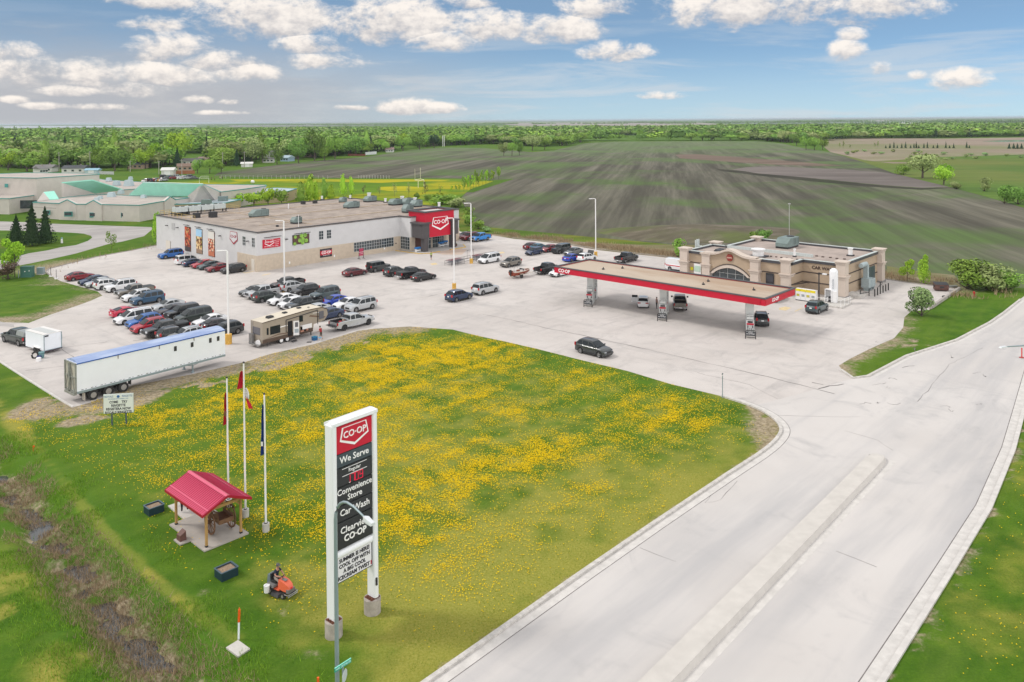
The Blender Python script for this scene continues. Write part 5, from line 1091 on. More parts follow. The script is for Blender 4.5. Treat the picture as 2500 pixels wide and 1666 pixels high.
# --- pylon sign
PA, PB = G(808, 1552), G(904, 1494); PM = (PA+PB)/2+Vector((.14, 0, 0)); PM.z = 0; dP = (PB-PA); pyaw = atan2(dP.y, dP.x); hw = dP.length/2
py = thing('pylon_sign', 'tall white pylon sign with red badge and black panels on two concrete bases', 'sign', PM, pyaw)
PW = mat('pylon_white', (.80, .82, .86), .35, coat=.2)
TY = .36                                          # half thickness
def rounded(cx, w, t, z0, z1, b, r=.12, n=4, m=0):
    ring = []
    for sx, sy, a0 in ((1, 1, 0), (-1, 1, 90), (-1, -1, 180), (1, -1, 270)):
        for k in range(n+1): a = radians(a0+90*k/n); ring.append((cx+sx*(w-r)+r*cos(a), sy*(t-r)+r*sin(a)))
    b.loft([[(x, y, z0) for x, y in ring], [(x, y, z1) for x, y in ring]], m)
for s in (-1, 1):
    b = MB(); rounded(s*(hw+.04), .17, TY, .95, 11.55, b, .12); part('post', b, PW, py, 50)
    b = MB(); b.cyl((s*hw*.985, 0, -.1), .48, .95, 24); b.cyl((s*hw*.985, 0, .85), .44, .015, 24, 0); bs_ = part('concrete_base', b, mat('base_concrete', (.37, .335, .30), .95, var=.2, scale=3, bump=.3), py, 50)
    part('anchor_plate', MB().box((s*hw*.985, 0, .89), (.62, .62, .05)).box((s*hw*.985-.28, -.1, .96), (.07, .07, .12)).box((s*hw*.985-.28, -.28, .96), (.07, .07, .12)).box((s*hw*.985-.28, .1, .96), (.07, .07, .12)).box((s*hw*.985+.1, -.3, .96), (.07, .07, .12)), mat('rust', (.14, .05, .03), .9, var=.4, scale=6), bs_)
b = MB(); T_, wo = 11.78, hw+.21
b.loft([[(-wo, -TY, 11.5), (-wo, TY, 11.5), (-wo+.0, TY, T_-.1), (-wo+.12, 0, T_), (-wo+.0, -TY, T_-.1)], [(wo, -TY, 11.5), (wo, TY, 11.5), (wo, TY, T_-.1), (wo-.12, 0, T_), (wo, -TY, T_-.1)]]); part('top_beam', b, PW, py)
b = MB(); b.tube([(-hw-.1, -.0, 4.32), (hw+.1, -.0, 4.32)], .26, 14); part('cross_beam', b, PW, py, 50)
iw = hw-.11; yf = -TY+.13; PDK = mat('panel_black', (.018, .022, .025), .3); PSL = mat('panel_slate', (.045, .065, .08), .35)
def spanel(z0, z1, m, name, lab=None):
    return part(name, MB().box((0, 0, (z0+z1)/2), (iw*2, -yf*2, z1-z0-.05)), m, py, label=lab)
Z_ = [11.42, 9.88, 9.12, 8.06, 7.02, 6.14, 4.62]
pr_ = spanel(Z_[1], Z_[0], RED, 'badge_panel', 'red panel with white shield badge')
shield(pr_, (0, yf-.0, 10.70), 0, 2.0, 1.15, RED, WLET, lsize=.255); 
p2_ = spanel(Z_[2], Z_[1], PSL, 'lettering_panel'); text('We Serve', .50, WLET, p2_, (0, yf-.01, (Z_[1]+Z_[2])/2), 0, off=.006)
p3_ = spanel(Z_[3], Z_[2], PDK, 'price_panel'); text('Regular', .28, WLET, p3_, (.0, yf-.01, 8.82), 0)
part('rule', MB().box((0, yf-.01, 9.0), (1.7, .02, .025)).box((0, yf-.01, 8.60), (1.7, .02, .025)).box((-.35, yf-.01, 8.13), (.12, .02, .03)), WLET, p3_)
LED = mat('led_red', (.5, .01, .04), .5, emit=(.30, .004, .02)); b = MB()
def digit(b, ch, x, z, w, h, t=.035):
    segs = {'0': 'abcdef', '1': 'bc', '7': 'abc', '9': 'abcdfg'}[ch]; hh = h/2
    for s in segs:
        c_, d_ = {'a': ((0, hh), (w, t)), 'd': ((0, -hh), (w, t)), 'g': ((0, 0), (w, t)), 'b': ((w/2, hh/2), (t, hh)), 'c': ((w/2, -hh/2), (t, hh)), 'f': ((-w/2, hh/2), (t, hh)), 'e': ((-w/2, -hh/2), (t, hh))}[s]
        b.box((x+c_[0], yf-.012, z+c_[1]), (d_[0], .02, d_[1]))
for ch, x in (('1', -.42), ('7', -.12), ('0', .14), ('9', .46)): digit(b, ch, x, 8.33, .20, .44, .028)
b.box((.30, yf-.012, 8.12), (.04, .02, .04)); part('price_digits', b, LED, p3_)
p4_ = spanel(Z_[4], Z_[3], PDK, 'lettering_panel'); text('Convenience', .46, WLET, p4_, (0, yf-.01, 7.76), 0, off=.005); text('Store', .46, WLET, p4_, (0, yf-.01, 7.34), 0, off=.005)
p5_ = spanel(Z_[5], Z_[4], PDK, 'lettering_panel'); text('Car Wash', .50, WLET, p5_, (0, yf-.01, 6.60), 0, off=.005)
p6_ = spanel(Z_[6], Z_[5], PDK, 'lettering_panel'); text('Clearview', .50, WLET, p6_, (0, yf-.01, 5.62), 0, off=.005); text('CO·OP', .50, WLET, p6_, (0, yf-.01, 5.13), 0, off=.014)
rb = part('reader_board', MB().box((0, 0, 3.5), (iw*2+.02, .34, 1.42)), mat('frame_dark', (.03, .035, .06), .5), py); part('board_face', MB().box((-.04, -.17, 3.5), (iw*2-.12, .04, 1.30)), mat('board_white', (.74, .74, .78), .5), rb)
BL = mat('black_letters', (.02, .02, .03), .6)
for k, s in enumerate(('SUMMER IS HERE!', 'COOL OFF WITH', 'A BIG COOL', 'ICECREAM TWIST')): text(s, .30, BL, rb, (-.03 if k < 3 else -.08, -.20, 3.98-.315*k), 0, off=.009, sx=.92, spacing=1.0)
text('!', .29, mat('red_letter', (.6, .02, .05), .5), rb, (iw-.14, -.20, 3.98-.315*3), 0, off=.011)
part('meter', MB().box((hw*.985, -TY-.03, 1.9), (.10, .08, .42)), DARK, py)
# --- street lamp
o = G(824, 1722); lpst = thing('street_lamp', 'grey curved-arm street lamp standing in front of the pylon sign', 'street lamp', o, radians(-43))
GALV = mat('galvanised_steel', (.27, .34, .37), .45, metal=.3)
b = MB(); path = [(0, 0, 0), (0, 0, 5), (0, 0, 9.0)]+[(1.05-1.05*cos(a), 0, 9.0+1.12*sin(a)) for a in (.3, .6, .9, 1.2, 1.5)]+[(1.5, 0, 10.08), (2.3, 0, 9.86)]
b.tube(path, [.11, .10, .085]+[.08, .075, .07, .065, .06, .055, .045], 12); part('pole', b, GALV, lpst, 60)
b = MB(); b.loft([[(2.25, -.05, 9.80), (2.25, .05, 9.80), (2.25, .05, 9.90), (2.25, -.05, 9.90)], [(2.45, -.14, 9.76), (2.45, .14, 9.76), (2.45, .12, 9.93), (2.45, -.12, 9.93)], [(2.95, -.13, 9.70), (2.95, .13, 9.70), (2.95, .10, 9.82), (2.95, -.10, 9.82)]]); lh_ = part('lamp_head', b, mat('lamp_head_grey', (.62, .65, .68), .4), lpst)
part('lens', MB().box((2.68, 0, 9.69), (.4, .2, .05)), HEADL, lh_)
# --- street-name sign with the back of a stop sign
o = G(838.5, 1752); ss = thing('street_sign', 'green street name blade above the blank back of a stop sign', 'sign', o, pyaw)
part('post', MB().box((0, 0, 1.2), (.06, .06, 2.45)), GALV, ss)
TEALS = mat('sign_teal_green', (.01, .33, .24), .4); bl = part('name_blade', MB().box((0, 0, 2.48), (.95, .04, .18)), TEALS, ss)
part('blade_edge', MB().box((0, 0, 2.58), (.95, .05, .02)), mat('sign_mint', (.25, .7, .58), .4), bl); text('PARK CENTRE DR', .13, mat('sign_mint_letters', (.55, .85, .78), .5), bl, (0, -.025, 2.48), 0, ext=.004, off=.002, sx=.85)
oc = [(.30*cos(radians(22.5+45*k)), .30*sin(radians(22.5+45*k))+1.98) for k in range(8)]; b = MB(); b.mesh([(0.06+.012*i, x, z) for i in (0, 1) for x, z in oc], [tuple(range(8)), tuple(range(15, 7, -1))]+[(k, (k+1) % 8, 8+(k+1) % 8, 8+k) for k in range(8)]); so_ = part('stop_sign_back', b, mat('sign_back', (.50, .56, .60), .4), ss); so_.rotation_euler = (0, 0, radians(-62)); so_.location = (.02, 0, 0)
# --- distant lamp reaching in from the right
o = G(2546, 1118); l2 = thing('street_lamp', 'street lamp arm with pale head reaching over the road from the right edge', 'street lamp', o, radians(130))
tp = G(2446, 848, 9.7)-o; rr_ = Matrix.Rotation(-radians(130), 3, 'Z') @ tp; l2.rotation_euler = (0, 0, atan2(tp.y, tp.x)); rl = math.hypot(tp.x, tp.y)
part('pole', MB().tube([(0, 0, 0), (0, 0, 8.4), (.2, 0, 9.0), (.6, 0, 9.4), (rl-.5, 0, 9.68)], [.11, .09, .08, .07, .045], 10), GALV, l2, 60); part('lamp_head', MB().box((rl-.15, 0, 9.7), (.75, .24, .10), taper=.8), mat('lamp_head_grey', (.6, .6, .6)), l2)
o = G(2494.6, 874); d_ = thing('delineator_post', 'pinkish red delineator post on the far road', 'marker post', o); part('post', MB().cyl((0, 0, 0), .07, 1.15, 10), mat('delineator_red', (.65, .06, .06), .5), d_); part('base', MB().cyl((0, 0, 0), .28, .06, 12), mat('delineator_base', (.35, .05, .05), .6), d_)
# --- cable marker and slab
o = G(582.6, 1561); mk = thing('marker_post', 'orange topped white cable marker post behind a concrete cover slab', 'marker post', o); part('post', MB().tube([(0, 0, 0), (.03, 0, .95)], .055, 10), mat('marker_white', (.75, .8, .82), .4), mk); part('orange_top', MB().tube([(.03, 0, .95), (.06, 0, 1.62)], .065, 10).tube([(.06, 0, 1.62), (.062, 0, 1.72)], .03, 8), mat('marker_orange', (.75, .11, .01), .4), mk)
o = G(777.5, 1742); mk = thing('marker_post', 'orange tip of a marker post at the bottom edge beside the street lamp', 'marker post', o); part('post', MB().cyl((0, 0, 0), .05, 1.0, 8), MATS['marker_white'], mk); part('orange_top', MB().cyl((0, 0, 1.0), .06, .72, 8), MATS['marker_orange'], mk)
sl_ = W2([(551.6,1584),(581.3,1565.7),(611,1586.8),(581.3,1606)]); tag(part('cover_slab', MB().prism(sl_, -.02, .07), mat('slab_light', (.50, .48, .45), .9, var=.08, scale=5), None), 'square light concrete slab lying in the grass before the marker post', 'concrete slab')
o = G(81, 1103); tag(part('survey_flag', MB().tube([(0, 0, 0), (0, 0, .5)], .02, 5).box((.06, 0, .45), (.16, .03, .14)), MATS['marker_orange'], None), 'tiny orange survey flag in the mown grass at far left', 'flag').location = o
# --- planters
NVY = mat('planter_navy', (.012, .035, .05), .45); SOIL = mat('straw_soil', (.26, .19, .13), .95, var=.4, scale=9, bump=.6)
for px_, lab in (([(368,1263.6),(396.9,1248),(354.8,1253)], 'dark navy planter box behind the red-roofed shelter'), ([(545,1423),(576.5,1403),(528.7,1410)], 'dark navy planter box between shelter and mower')):
    a, c_, d_ = [G(*q) for q in px_]; ctr = (c_+d_)/2; pl_ = thing('planter', lab, 'planter', ctr, radians(47), 'navy planter boxes by the shelter'); lx = 1.08
    b = MB()
    for cc, dd_ in (((0, -.44, .26), (lx, .06, .52)), ((0, .44, .26), (lx, .06, .52)), ((-lx/2+.03, 0, .26), (.06, .82, .52)), ((lx/2-.03, 0, .26), (.06, .82, .52))): b.box(cc, dd_)
    part('box', b, NVY, pl_); part('rim', MB().box((0, -.45, .53), (lx+.06, .10, .03)).box((0, .45, .53), (lx+.06, .10, .03)).box((-lx/2, 0, .532), (.10, .86, .03)).box((lx/2, 0, .532), (.10, .86, .03)), mat('planter_rim', (.06, .10, .13), .4), pl_); part('soil', MB().box((0, 0, .42), (lx-.1, .84, .06)), SOIL, pl_)
# --- shelter with the cart
SC = (G(502, 1342)+G(433.2, 1283.6))/2; q = G(585.7, 1306.6)-G(502, 1342); SC = SC+q/2; SC.z = .12
sy_ = radians(47)                                # local x along the grid (short side), local -y towards the viewer's right
shl = thing('shelter', 'small open shelter with ribbed raspberry red metal roof on four timber posts', 'shelter', SC, sy_)
TIM = mat('honey_timber', (.42, .25, .09), .7, var=.15, scale=3); hx, hy = 1.22, 2.22; PINK = mat('roof_raspberry', (.52, .045, .115), .38, coat=.1); PINKD = mat('roof_trim_red', (.36, .008, .03), .4)
for sx in (-1, 1):
    for s2 in (-1, 1):
        pt = part('post', MB().box((sx*hx, s2*hy, 1.2), (.14, .14, 2.4)), TIM, shl); part('post_shoe', MB().box((sx*hx, s2*hy, .05), (.17, .17, .1)), DARK, pt)
b = MB()
for s2 in (-1, 1): b.box((0, s2*hy, 2.38), (2*hx+.5, .12, .2)); b.loft([[(-.06, s2*hy-.05, 2.45), (.06, s2*hy-.05, 2.45), (.06, s2*hy+.05, 2.45), (-.06, s2*hy+.05, 2.45)], [(-.06, s2*hy-.05, 3.02), (.06, s2*hy-.05, 3.02), (.06, s2*hy+.05, 3.02), (-.06, s2*hy+.05, 3.02)]])
for sx in (-1, 1): b.box((sx*hx, 0, 2.40), (.12, 2*hy, .18))
for sx in (-1, 1):
    for s2 in (-1, 1): b.tube([(sx*hx, s2*hy, 1.95), (sx*(hx-.4), s2*hy, 2.32)], .05, 4); b.tube([(sx*hx, s2*hy, 1.95), (sx*hx, s2*(hy-.4), 2.32)], .05, 4)
part('beam', b, TIM, shl)
ex, ey, ez, rz_ = 1.72, 2.78, 2.42, 3.16
def roof_side(sx, name):
    b = MB(); n_ = Vector((sx*(rz_-ez), 0, ex)).normalized(); t = .05
    b.loft([[(sx*x, y, z), (sx*x+n_.x*t*0, y, z+t)] for x, z, y in ()]) if False else None
    b.mesh([(0, -ey, rz_), (sx*ex, -ey, ez), (sx*ex, ey, ez), (0, ey, rz_), (0, -ey, rz_-.07), (sx*ex, -ey, ez-.07), (sx*ex, ey, ez-.07), (0, ey, rz_-.07)], [(0, 1, 2, 3), (7, 6, 5, 4), (0, 4, 5, 1), (1, 5, 6, 2), (2, 6, 7, 3), (3, 7, 4, 0)])
    o_ = part(name, b, PINK, shl); rb_ = MB(); k = -ey+.1
    while k < ey: rb_.mesh([(sx*.08, k, rz_+.02), (sx*(ex-.02), k, ez+.03), (sx*(ex-.02), k+.035, ez+.03), (sx*.08, k+.035, rz_+.02), (sx*.08, k, rz_-.05), (sx*(ex-.02), k, ez-.04), (sx*(ex-.02), k+.035, ez-.04), (sx*.08, k+.035, rz_-.05)], [(0, 1, 2, 3), (0, 4, 5, 1), (1, 5, 6, 2), (2, 6, 7, 3)]); k += .225
    part('rib', rb_, mat('roof_rib', (.42, .025, .08), .35), o_); return o_
for sx in (-1, 1): roof_side(sx, 'roof_slope')
b = MB()
for sx in (-1, 1):
    b.mesh([(sx*1.33, -ey-.01, ez+(ex-1.33)*.43+.045), (sx*1.40, -ey-.01, ez+(ex-1.40)*.43+.045), (sx*1.40, ey+.01, ez+(ex-1.40)*.43+.045), (sx*1.33, ey+.01, ez+(ex-1.33)*.43+.045)], [(0, 1, 2, 3)])
b.mesh([(-.16, -ey-.02, rz_-.02), (0, -ey-.02, rz_+.06), (.16, -ey-.02, rz_-.02), (-.16, ey+.02, rz_-.02), (0, ey+.02, rz_+.06), (.16, ey+.02, rz_-.02)], [(0, 1, 4, 3), (1, 2, 5, 4), (0, 2, 1), (3, 4, 5)]); part('ridge_cap', b, mat('roof_cap', (.60, .09, .17), .35), shl)
b = MB()
for s2 in (-1, 1):
    for sx in (-1, 1): b.mesh([(0, s2*ey*1.005, rz_+.03), (sx*ex*1.02, s2*ey*1.005, ez+.02), (sx*ex*1.02, s2*ey*1.005, ez-.16), (0, s2*ey*1.005, rz_-.15)], [(0, 1, 2, 3)])
for sx in (-1, 1): b.box((sx*ex*1.01, 0, ez-.06), (.03, 2*ey, .18))
part('fascia', b, PINKD, shl)
SLB = mat('shelter_slab', (.40, .37, .335), .9, var=.10, scale=1.2)
b = MB(); b.prism([(-1.55, -2.58), (1.60, -2.58), (1.60, 2.58), (-1.55, 2.58)], -.10, -.002); b.prism([(-2.25, -.6), (-1.545, -.6), (-1.545, .35), (-2.25, .35)], -.10, -.006); o_ = part('shelter_slab', b, SLB, None); o_.location = SC; o_.rotation_euler = (0, 0, sy_); tag(o_, 'concrete floor slab under the red-roofed shelter', 'concrete slab')
pad = [(410,1237.7),(451,1224),(492,1253),(449.5,1271)]; tag(part('statue_pad', MB().prism(W2(pad), -.02, .09), mat('pad_light', (.56, .53, .50), .9, var=.06, scale=2), None), 'pale concrete pad under the dark ox statue', 'concrete slab')
o = SC+Matrix.Rotation(sy_, 3, 'Z') @ Vector((-1.9, -.05, -.02)); tag(part('plaque_stand', MB().loft([[(-.22, -.28, 0), (.22, -.28, 0), (.22, .28, 0), (-.22, .28, 0)], [(-.2, -.26, .38), (.2, -.26, .62), (.2, .26, .62), (-.2, .26, .38)]]), mat('plaque_brown', (.12, .055, .045), .6, var=.2, scale=6), None), 'low brown plaque stand on the edge of the shelter slab', 'plaque').location = o
bpy.data.objects['plaque_stand'].rotation_euler = (0, 0, sy_)
# cart
cw = G(528, 1306); cw.z = .12; ct = thing('wooden_cart', 'old two-wheeled wooden cart with slatted sides under the shelter', 'cart', cw+Vector((.15, .35, 0)), radians(133))
CW = mat('cart_wood', (.16, .085, .045), .85, var=.25, scale=4)
WR = .86
for s in (-1, 1):
    b = MB(); n_ = 24
    for k in range(n_):
        a0, a1 = 2*pi*k/n_, 2*pi*(k+1)/n_; b.mesh([(r*cos(a), s*.72+t, WR+r*sin(a)) for a in (a0, a1) for r in (WR, WR-.10) for t in (-.04, .04)], [(0, 4, 5, 1), (2, 3, 7, 6), (0, 2, 6, 4), (1, 5, 7, 3)])
    w_ = part('wheel', b, CW, ct, 40); b = MB()
    for k in range(12): a = 2*pi*k/12; b.tube([(0.1*cos(a), s*.72, WR+.1*sin(a)), ((WR-.08)*cos(a), s*.72, WR+(WR-.08)*sin(a))], .026, 5)
    part('spoke', b, CW, w_); part('hub', MB().ycyl((0, s*.74, WR), .14, .26, 12), mat('hub_wood', (.10, .05, .03), .8), w_)
part('axle', MB().ycyl((0, 0, WR), .05, 1.6, 8), CW, ct); b = MB(); b.box((-.2, 0, WR+.08), (1.7, 1.02, .06)); b.box((-.2, -.50, WR+.22), (1.7, .05, .26)); b.box((-.2, .50, WR+.22), (1.7, .05, .26)); b.box((-1.03, 0, WR+.22), (.05, 1.0, .26)); part('box', b, CW, ct)
b = MB()
for s in (-1, 1):
    for k in range(9): x = -.98+.2*k; b.tube([(x, s*.5, WR+.2), (x, s*.60, WR+.85)], .02, 5)
    b.tube([(-1.0, s*.6, WR+.85), (.62, s*.6, WR+.85)], .03, 6)
part('side_rail', b, CW, ct); b = MB()
for s in (-1, 1): b.tube([(.3, s*.42, WR+.02), (2.1, s*.40, .42)], .045, 6)
part('shaft', b, CW, ct)
# ox statue
oxp = G(446, 1246); oxp.z = .09; ox = thing('ox_statue', 'black ox statue with tan harness half hidden behind the shelter roof', 'statue', oxp, radians(-52))
J = [(0, 0, 1.15, .34), (-.55, 0, 1.2, .33), (-.80, 0, 1.1, .22), (.45, 0, 1.15, .36), (.80, 0, 1.35, .22), (1.10, 0, 1.45, .15), (1.32, 0, 1.28, .11), (1.48, 0, 1.15, .075),
 (-.72, .20, .85, .17), (-.80, .21, .48, .085), (-.74, .21, .10, .06), (-.72, -.20, .85, .17), (-.80, -.21, .48, .085), (-.74, -.21, .10, .06), (.50, .20, .80, .13), (.53, .20, .45, .075), (.50, .20, .08, .06), (.50, -.20, .80, .13), (.53, -.20, .45, .075), (.50, -.20, .08, .06)]
me = skin_mesh('body', J, [(0, 1), (1, 2), (0, 3), (3, 4), (4, 5), (5, 6), (6, 7), (1, 8), (8, 9), (9, 10), (1, 11), (11, 12), (12, 13), (3, 14), (14, 15), (15, 16), (3, 17), (17, 18), (18, 19)]); me.materials.append(mat('ox_black', (.012, .013, .018), .45)); part('body', me, None, ox)
b = MB(); b.tube([(1.12, .08, 1.58), (1.15, .28, 1.66), (1.2, .36, 1.85)], [.035, .03, .01], 6); b.tube([(1.12, -.08, 1.58), (1.15, -.28, 1.66), (1.2, -.36, 1.85)], [.035, .03, .01], 6); part('horn', b, mat('horn', (.4, .34, .25), .5), ox); part('tail', MB().tube([(-.98, 0, 1.25), (-1.05, 0, .9), (-1.02, 0, .5)], [.03, .025, .04], 6), MATS['ox_black'], ox)
b = MB(); b.tube([(.62+.12*sin(a*0), .40*cos(a), 1.25+.42*sin(a)) for a in np.linspace(0, 2*pi, 13)], .05, 6, 0, False); b.tube([(0.0, .36*cos(a), 1.17+.37*sin(a)) for a in np.linspace(0, 2*pi, 13)], .035, 6, 0, False); part('harness', b, mat('harness_tan', (.50, .24, .12), .6), ox)
# --- flagpoles
FPB = mat('flag_base', (.50, .49, .46), .9, var=.1, scale=4); POLE = mat('pole_white', (.82, .82, .82), .35)
for (u, v, H_, lab, kind) in [(558, 1237, 9.4, 'left flagpole with a red flag hanging limp, its foot behind the shelter', 'red'), (599.6, 1262, 10.95, 'tallest, middle flagpole with a red and white flag', 'canada'), (649.4, 1297, 9.4, 'right flagpole with a blue flag hanging limp', 'blue')]:
    o = G(u, v); f = thing('flagpole', lab, 'flagpole', o, 0, 'three flagpoles beside the shelter'); part('concrete_base', MB().cyl((0, 0, -.05), .24, .6, 18), FPB, f, 50)
    part('pole', MB().cyl((0, 0, .5), .075, H_-.5, 12, 0, .055), POLE, f, 60); part('finial', MB().ball((0, 0, H_+.06), .08, 8), DARK, f, 60); part('collar', MB().cyl((0, 0, .55), .12, .05, 12), DARK, f)
    def drape(z0, z1, xa, m, amp=.07, side=-1, w=.28):
        b = MB(); rows = []; n_ = 9
        for i in range(9):
            t = i/8; z = z0+(z1-z0)*t; rows.append([(side*(.06+w*(k/(n_-1))*(.35+.65*t**.6)*(1 if side < 0 else 1)), amp*sin(k*2.3+i*.6), z-.10*k/(n_-1)*t) for k in range(n_)])
        fs_ = []; vs_ = [p for r in rows for p in r]
        for i in range(8):
            for k in range(n_-1): a = i*n_+k; fs_.append((a, a+1, a+n_+1, a+n_))
        b.mesh(vs_, fs_); return b
    FR, FW_, FB = mat('flag_red', (.50, .012, .03), .8), mat('flag_white', (.75, .74, .72), .8), mat('flag_blue', (.01, .05, .25), .8)
    if kind == 'red': fl = part('flag', drape(H_-1.05, H_-3.35, 0, FR, w=.24), FR, f, 60); part('flag_badge', MB().mesh([(-.17, -.09, H_-2.35), (-.08, -.10, H_-2.35), (-.08, -.10, H_-2.75), (-.17, -.09, H_-2.75)], [(0, 1, 2, 3)]), mat('flag_green', (.12, .12, .06), .8), fl)
    if kind == 'canada':
        fl = part('flag', drape(H_-.55, H_-1.75, 0, FR, w=.42), FR, f, 60); part('flag_middle', drape(H_-1.75, H_-2.45, 0, FW_, side=1, w=.34), FW_, fl, 60); part('flag_fly', MB().mesh([(.12, -.03, H_-2.3), (.5, -.06, H_-2.85), (.62, .04, H_-3.25), (.34, -.08, H_-3.2), (.16, .04, H_-2.7)], [(0, 1, 2, 3, 4)]), FR, fl)
    if kind == 'blue': fl = part('flag', drape(H_-.7, H_-4.1, 0, FB, w=.24), FB, f, 60); part('flag_cross', MB().mesh([(-.24, -.1, H_-3.2), (-.1, -.1, H_-3.2), (-.1, -.1, H_-3.5), (-.24, -.1, H_-3.5)], [(0, 1, 2, 3)]), FW_, fl)
# --- mower and its driver
mo = G(689, 1449); MY = radians(-33)
mw = thing('ride_on_mower', 'orange ride-on lawn mower with white bucket on its side', 'mower', mo, MY)
ORG = mat('mower_orange', (.70, .13, .06), .4, coat=.3); GRYP = mat('mower_grey', (.17, .165, .165), .5)
for x, y, r, w_ in [(.50, .36, .17, .14), (.50, -.36, .17, .14), (-.55, .40, .25, .20), (-.55, -.40, .25, .20)]:
    t_ = part('wheel', MB().ycyl((x, y, r), r, w_, 16), TYRE, mw, 40); part('hub', MB().ycyl((x, y+(.03 if y > 0 else -.03), r), r*.5, w_, 10), RIM, t_)
b = MB(); b.loft([[(-.05, -.28, .42), (-.05, .28, .42), (-.05, .24, .92), (-.05, -.24, .92)], [(.35, -.29, .38), (.35, .29, .38), (.35, .24, .86), (.35, -.24, .86)], [(.68, -.25, .36), (.68, .25, .36), (.68, .20, .72), (.68, -.20, .72)], [(.80, -.18, .38), (.80, .18, .38), (.80, .14, .60), (.80, -.14, .60)]]); part('bonnet', b, ORG, mw, 45)
part('bonnet_vent', MB().box((.22, 0, .90), (.36, .20, .03)), GRYP, mw); part('grille', MB().box((.72, 0, .42), (.2, .52, .22)), GRYP, mw); part('front_light', MB().box((.80, 0, .58), (.04, .12, .10)), mat('mower_red', (.7, .02, .04), .3), mw)
part('front_bar', MB().tube([(.62, -.38, .30), (.92, -.36, .30), (.92, .36, .30), (.62, .38, .30)], .022, 6).tube([(.92, -.36, .20), (.92, .36, .20)], .022, 6), RIM, mw)
part('cutting_deck', MB().box((-.02, -.02, .17), (.62, 1.16, .15), taper=.9), mat('deck_dark', (.06, .06, .065), .5), mw); part('footplate', MB().box((-.15, 0, .36), (.5, .72, .05)), ORG, mw); part('rear_fender', MB().box((-.55, 0, .52), (.62, .98, .12), taper=.9), GRYP, mw, 40)
part('seat', MB().box((-.52, 0, .66), (.44, .48, .12)).box((-.74, 0, .86), (.10, .44, .38)), TRIM, mw); part('steering_wheel', MB().tube([(.02+.10*cos(a), .17*sin(a), 1.02+.10*cos(a)*1.0) for a in np.linspace(0, 2*pi, 13)], .018, 5, 0, False).tube([(.02, 0, 1.02), (.12, 0, .86)], .02, 5), DARK, mw)
part('grass_bag', MB().box((-.95, .1, .62), (.42, .5, .5), taper=.85), mat('bag_slate', (.13, .17, .19), .8), mw)
bk = thing('bucket', 'white plastic bucket strapped to the side of the mower', 'bucket', mo+Matrix.Rotation(MY, 3, 'Z') @ Vector((-.55, -.68, .24)), MY); part('pail', MB().cyl((0, 0, 0), .15, .42, 16, 0, .18), mat('bucket_white', (.75, .76, .78), .5), bk, 50); part('handle', MB().tube([(0, .18*cos(a), .38+.1*sin(a)) for a in np.linspace(0, pi, 8)], .008, 4), DARK, bk)
seat = dict(pelvis=(-.50, 0, .82), waist=(-.50, 0, .98), chest=(-.44, 0, 1.20), neck=(-.40, 0, 1.40), head=(-.36, 0, 1.52), shL=(-.42, .19, 1.31), elL=(-.28, .26, 1.08), wrL=(-.02, .16, 1.06), shR=(-.42, -.19, 1.31), elR=(-.28, -.26, 1.08), wrR=(-.02, -.16, 1.06),
 hiL=(-.46, .11, .80), knL=(-.06, .20, .80), anL=(-.02, .21, .44), toL=(.12, .22, .40), hiR=(-.46, -.11, .80), knR=(-.06, -.20, .80), anR=(-.02, -.21, .44), toR=(.12, -.22, .40))
person('person in navy shirt, shorts and dark cap driving the mower', mo, MY, seat, (.012, .025, .05), (.24, .21, .18), cap=(.10, .10, .10), short_legs=True)
# --- ringette board
a_, c_ = G(273.2, 1038.9), G(307.6, 1037); o = (a_+c_)/2; o.z = 0
rg = thing('message_board', 'white changeable-letter message board on two blue posts by the long trailer', 'sign', o, radians(8)); BLP = mat('post_blue', (.035, .06, .14), .5, var=.5, scale=6)
for s in (-1, 1): part('post', MB().box((s*.62, .06, .65), (.09, .09, 1.3)), BLP, rg)
bd = part('board', MB().box((0, 0, 2.02), (2.62, .10, 1.78)), mat('board_frame', (.62, .68, .66), .5), rg); part('board_face', MB().box((0, -.055, 2.0), (2.5, .03, 1.66)), mat('board_paper', (.72, .75, .70), .6), bd)
BLU = mat('letter_blue', (.02, .12, .35), .6); text('ROYALS', .25, BLU, bd, (-.82, -.075, 2.70), 0, ext=.004, sx=.85); text('RINGETTE', .25, BLU, bd, (.78, -.075, 2.70), 0, ext=.004, sx=.8); part('logo', MB().tube([(0, -.09, 2.69), (0, -.07, 2.69)], .13, 12), BLU, bd); text('SELKIRKRINGETTE.WEEBLY.COM', .12, BLU, bd, (0, -.075, 2.47), 0, ext=.004)
for k, s in enumerate(('COME    TRY', 'RINGETTE', 'REGISTERA NOW', 'RYOALS RINGETTE')): text(s, .32, BL, bd, (0, -.075, 2.17-.32*k), 0, ext=.005, off=.01, sx=.86)
# --- stop sign at the lot exit
o = G(1764, 972); st_ = thing('stop_sign', 'back of a small stop sign on a post at the lot exit', 'sign', o, radians(20)); part('post', MB().box((0, 0, 1.1), (.06, .06, 2.2)), GALV, st_)
b = MB(); oc = [(.33*cos(radians(22.5+45*k)), .33*sin(radians(22.5+45*k))+2.0) for k in range(8)]; b.mesh([(x*.6, -.04+.015*i+x*.7, z) for i in (0, 1) for x, z in oc], [tuple(range(8)), tuple(range(15, 7, -1))]+[(k, (k+1) % 8, 8+(k+1) % 8, 8+k) for k in range(8)]); part('sign_plate', b, mat('plate_grey', (.16, .24, .23), .5), st_); part('name_blade', MB().box((0, 0, 2.42), (.34, .03, .12), 0, .6), mat('blade_dark', (.05, .1, .09), .5), st_)
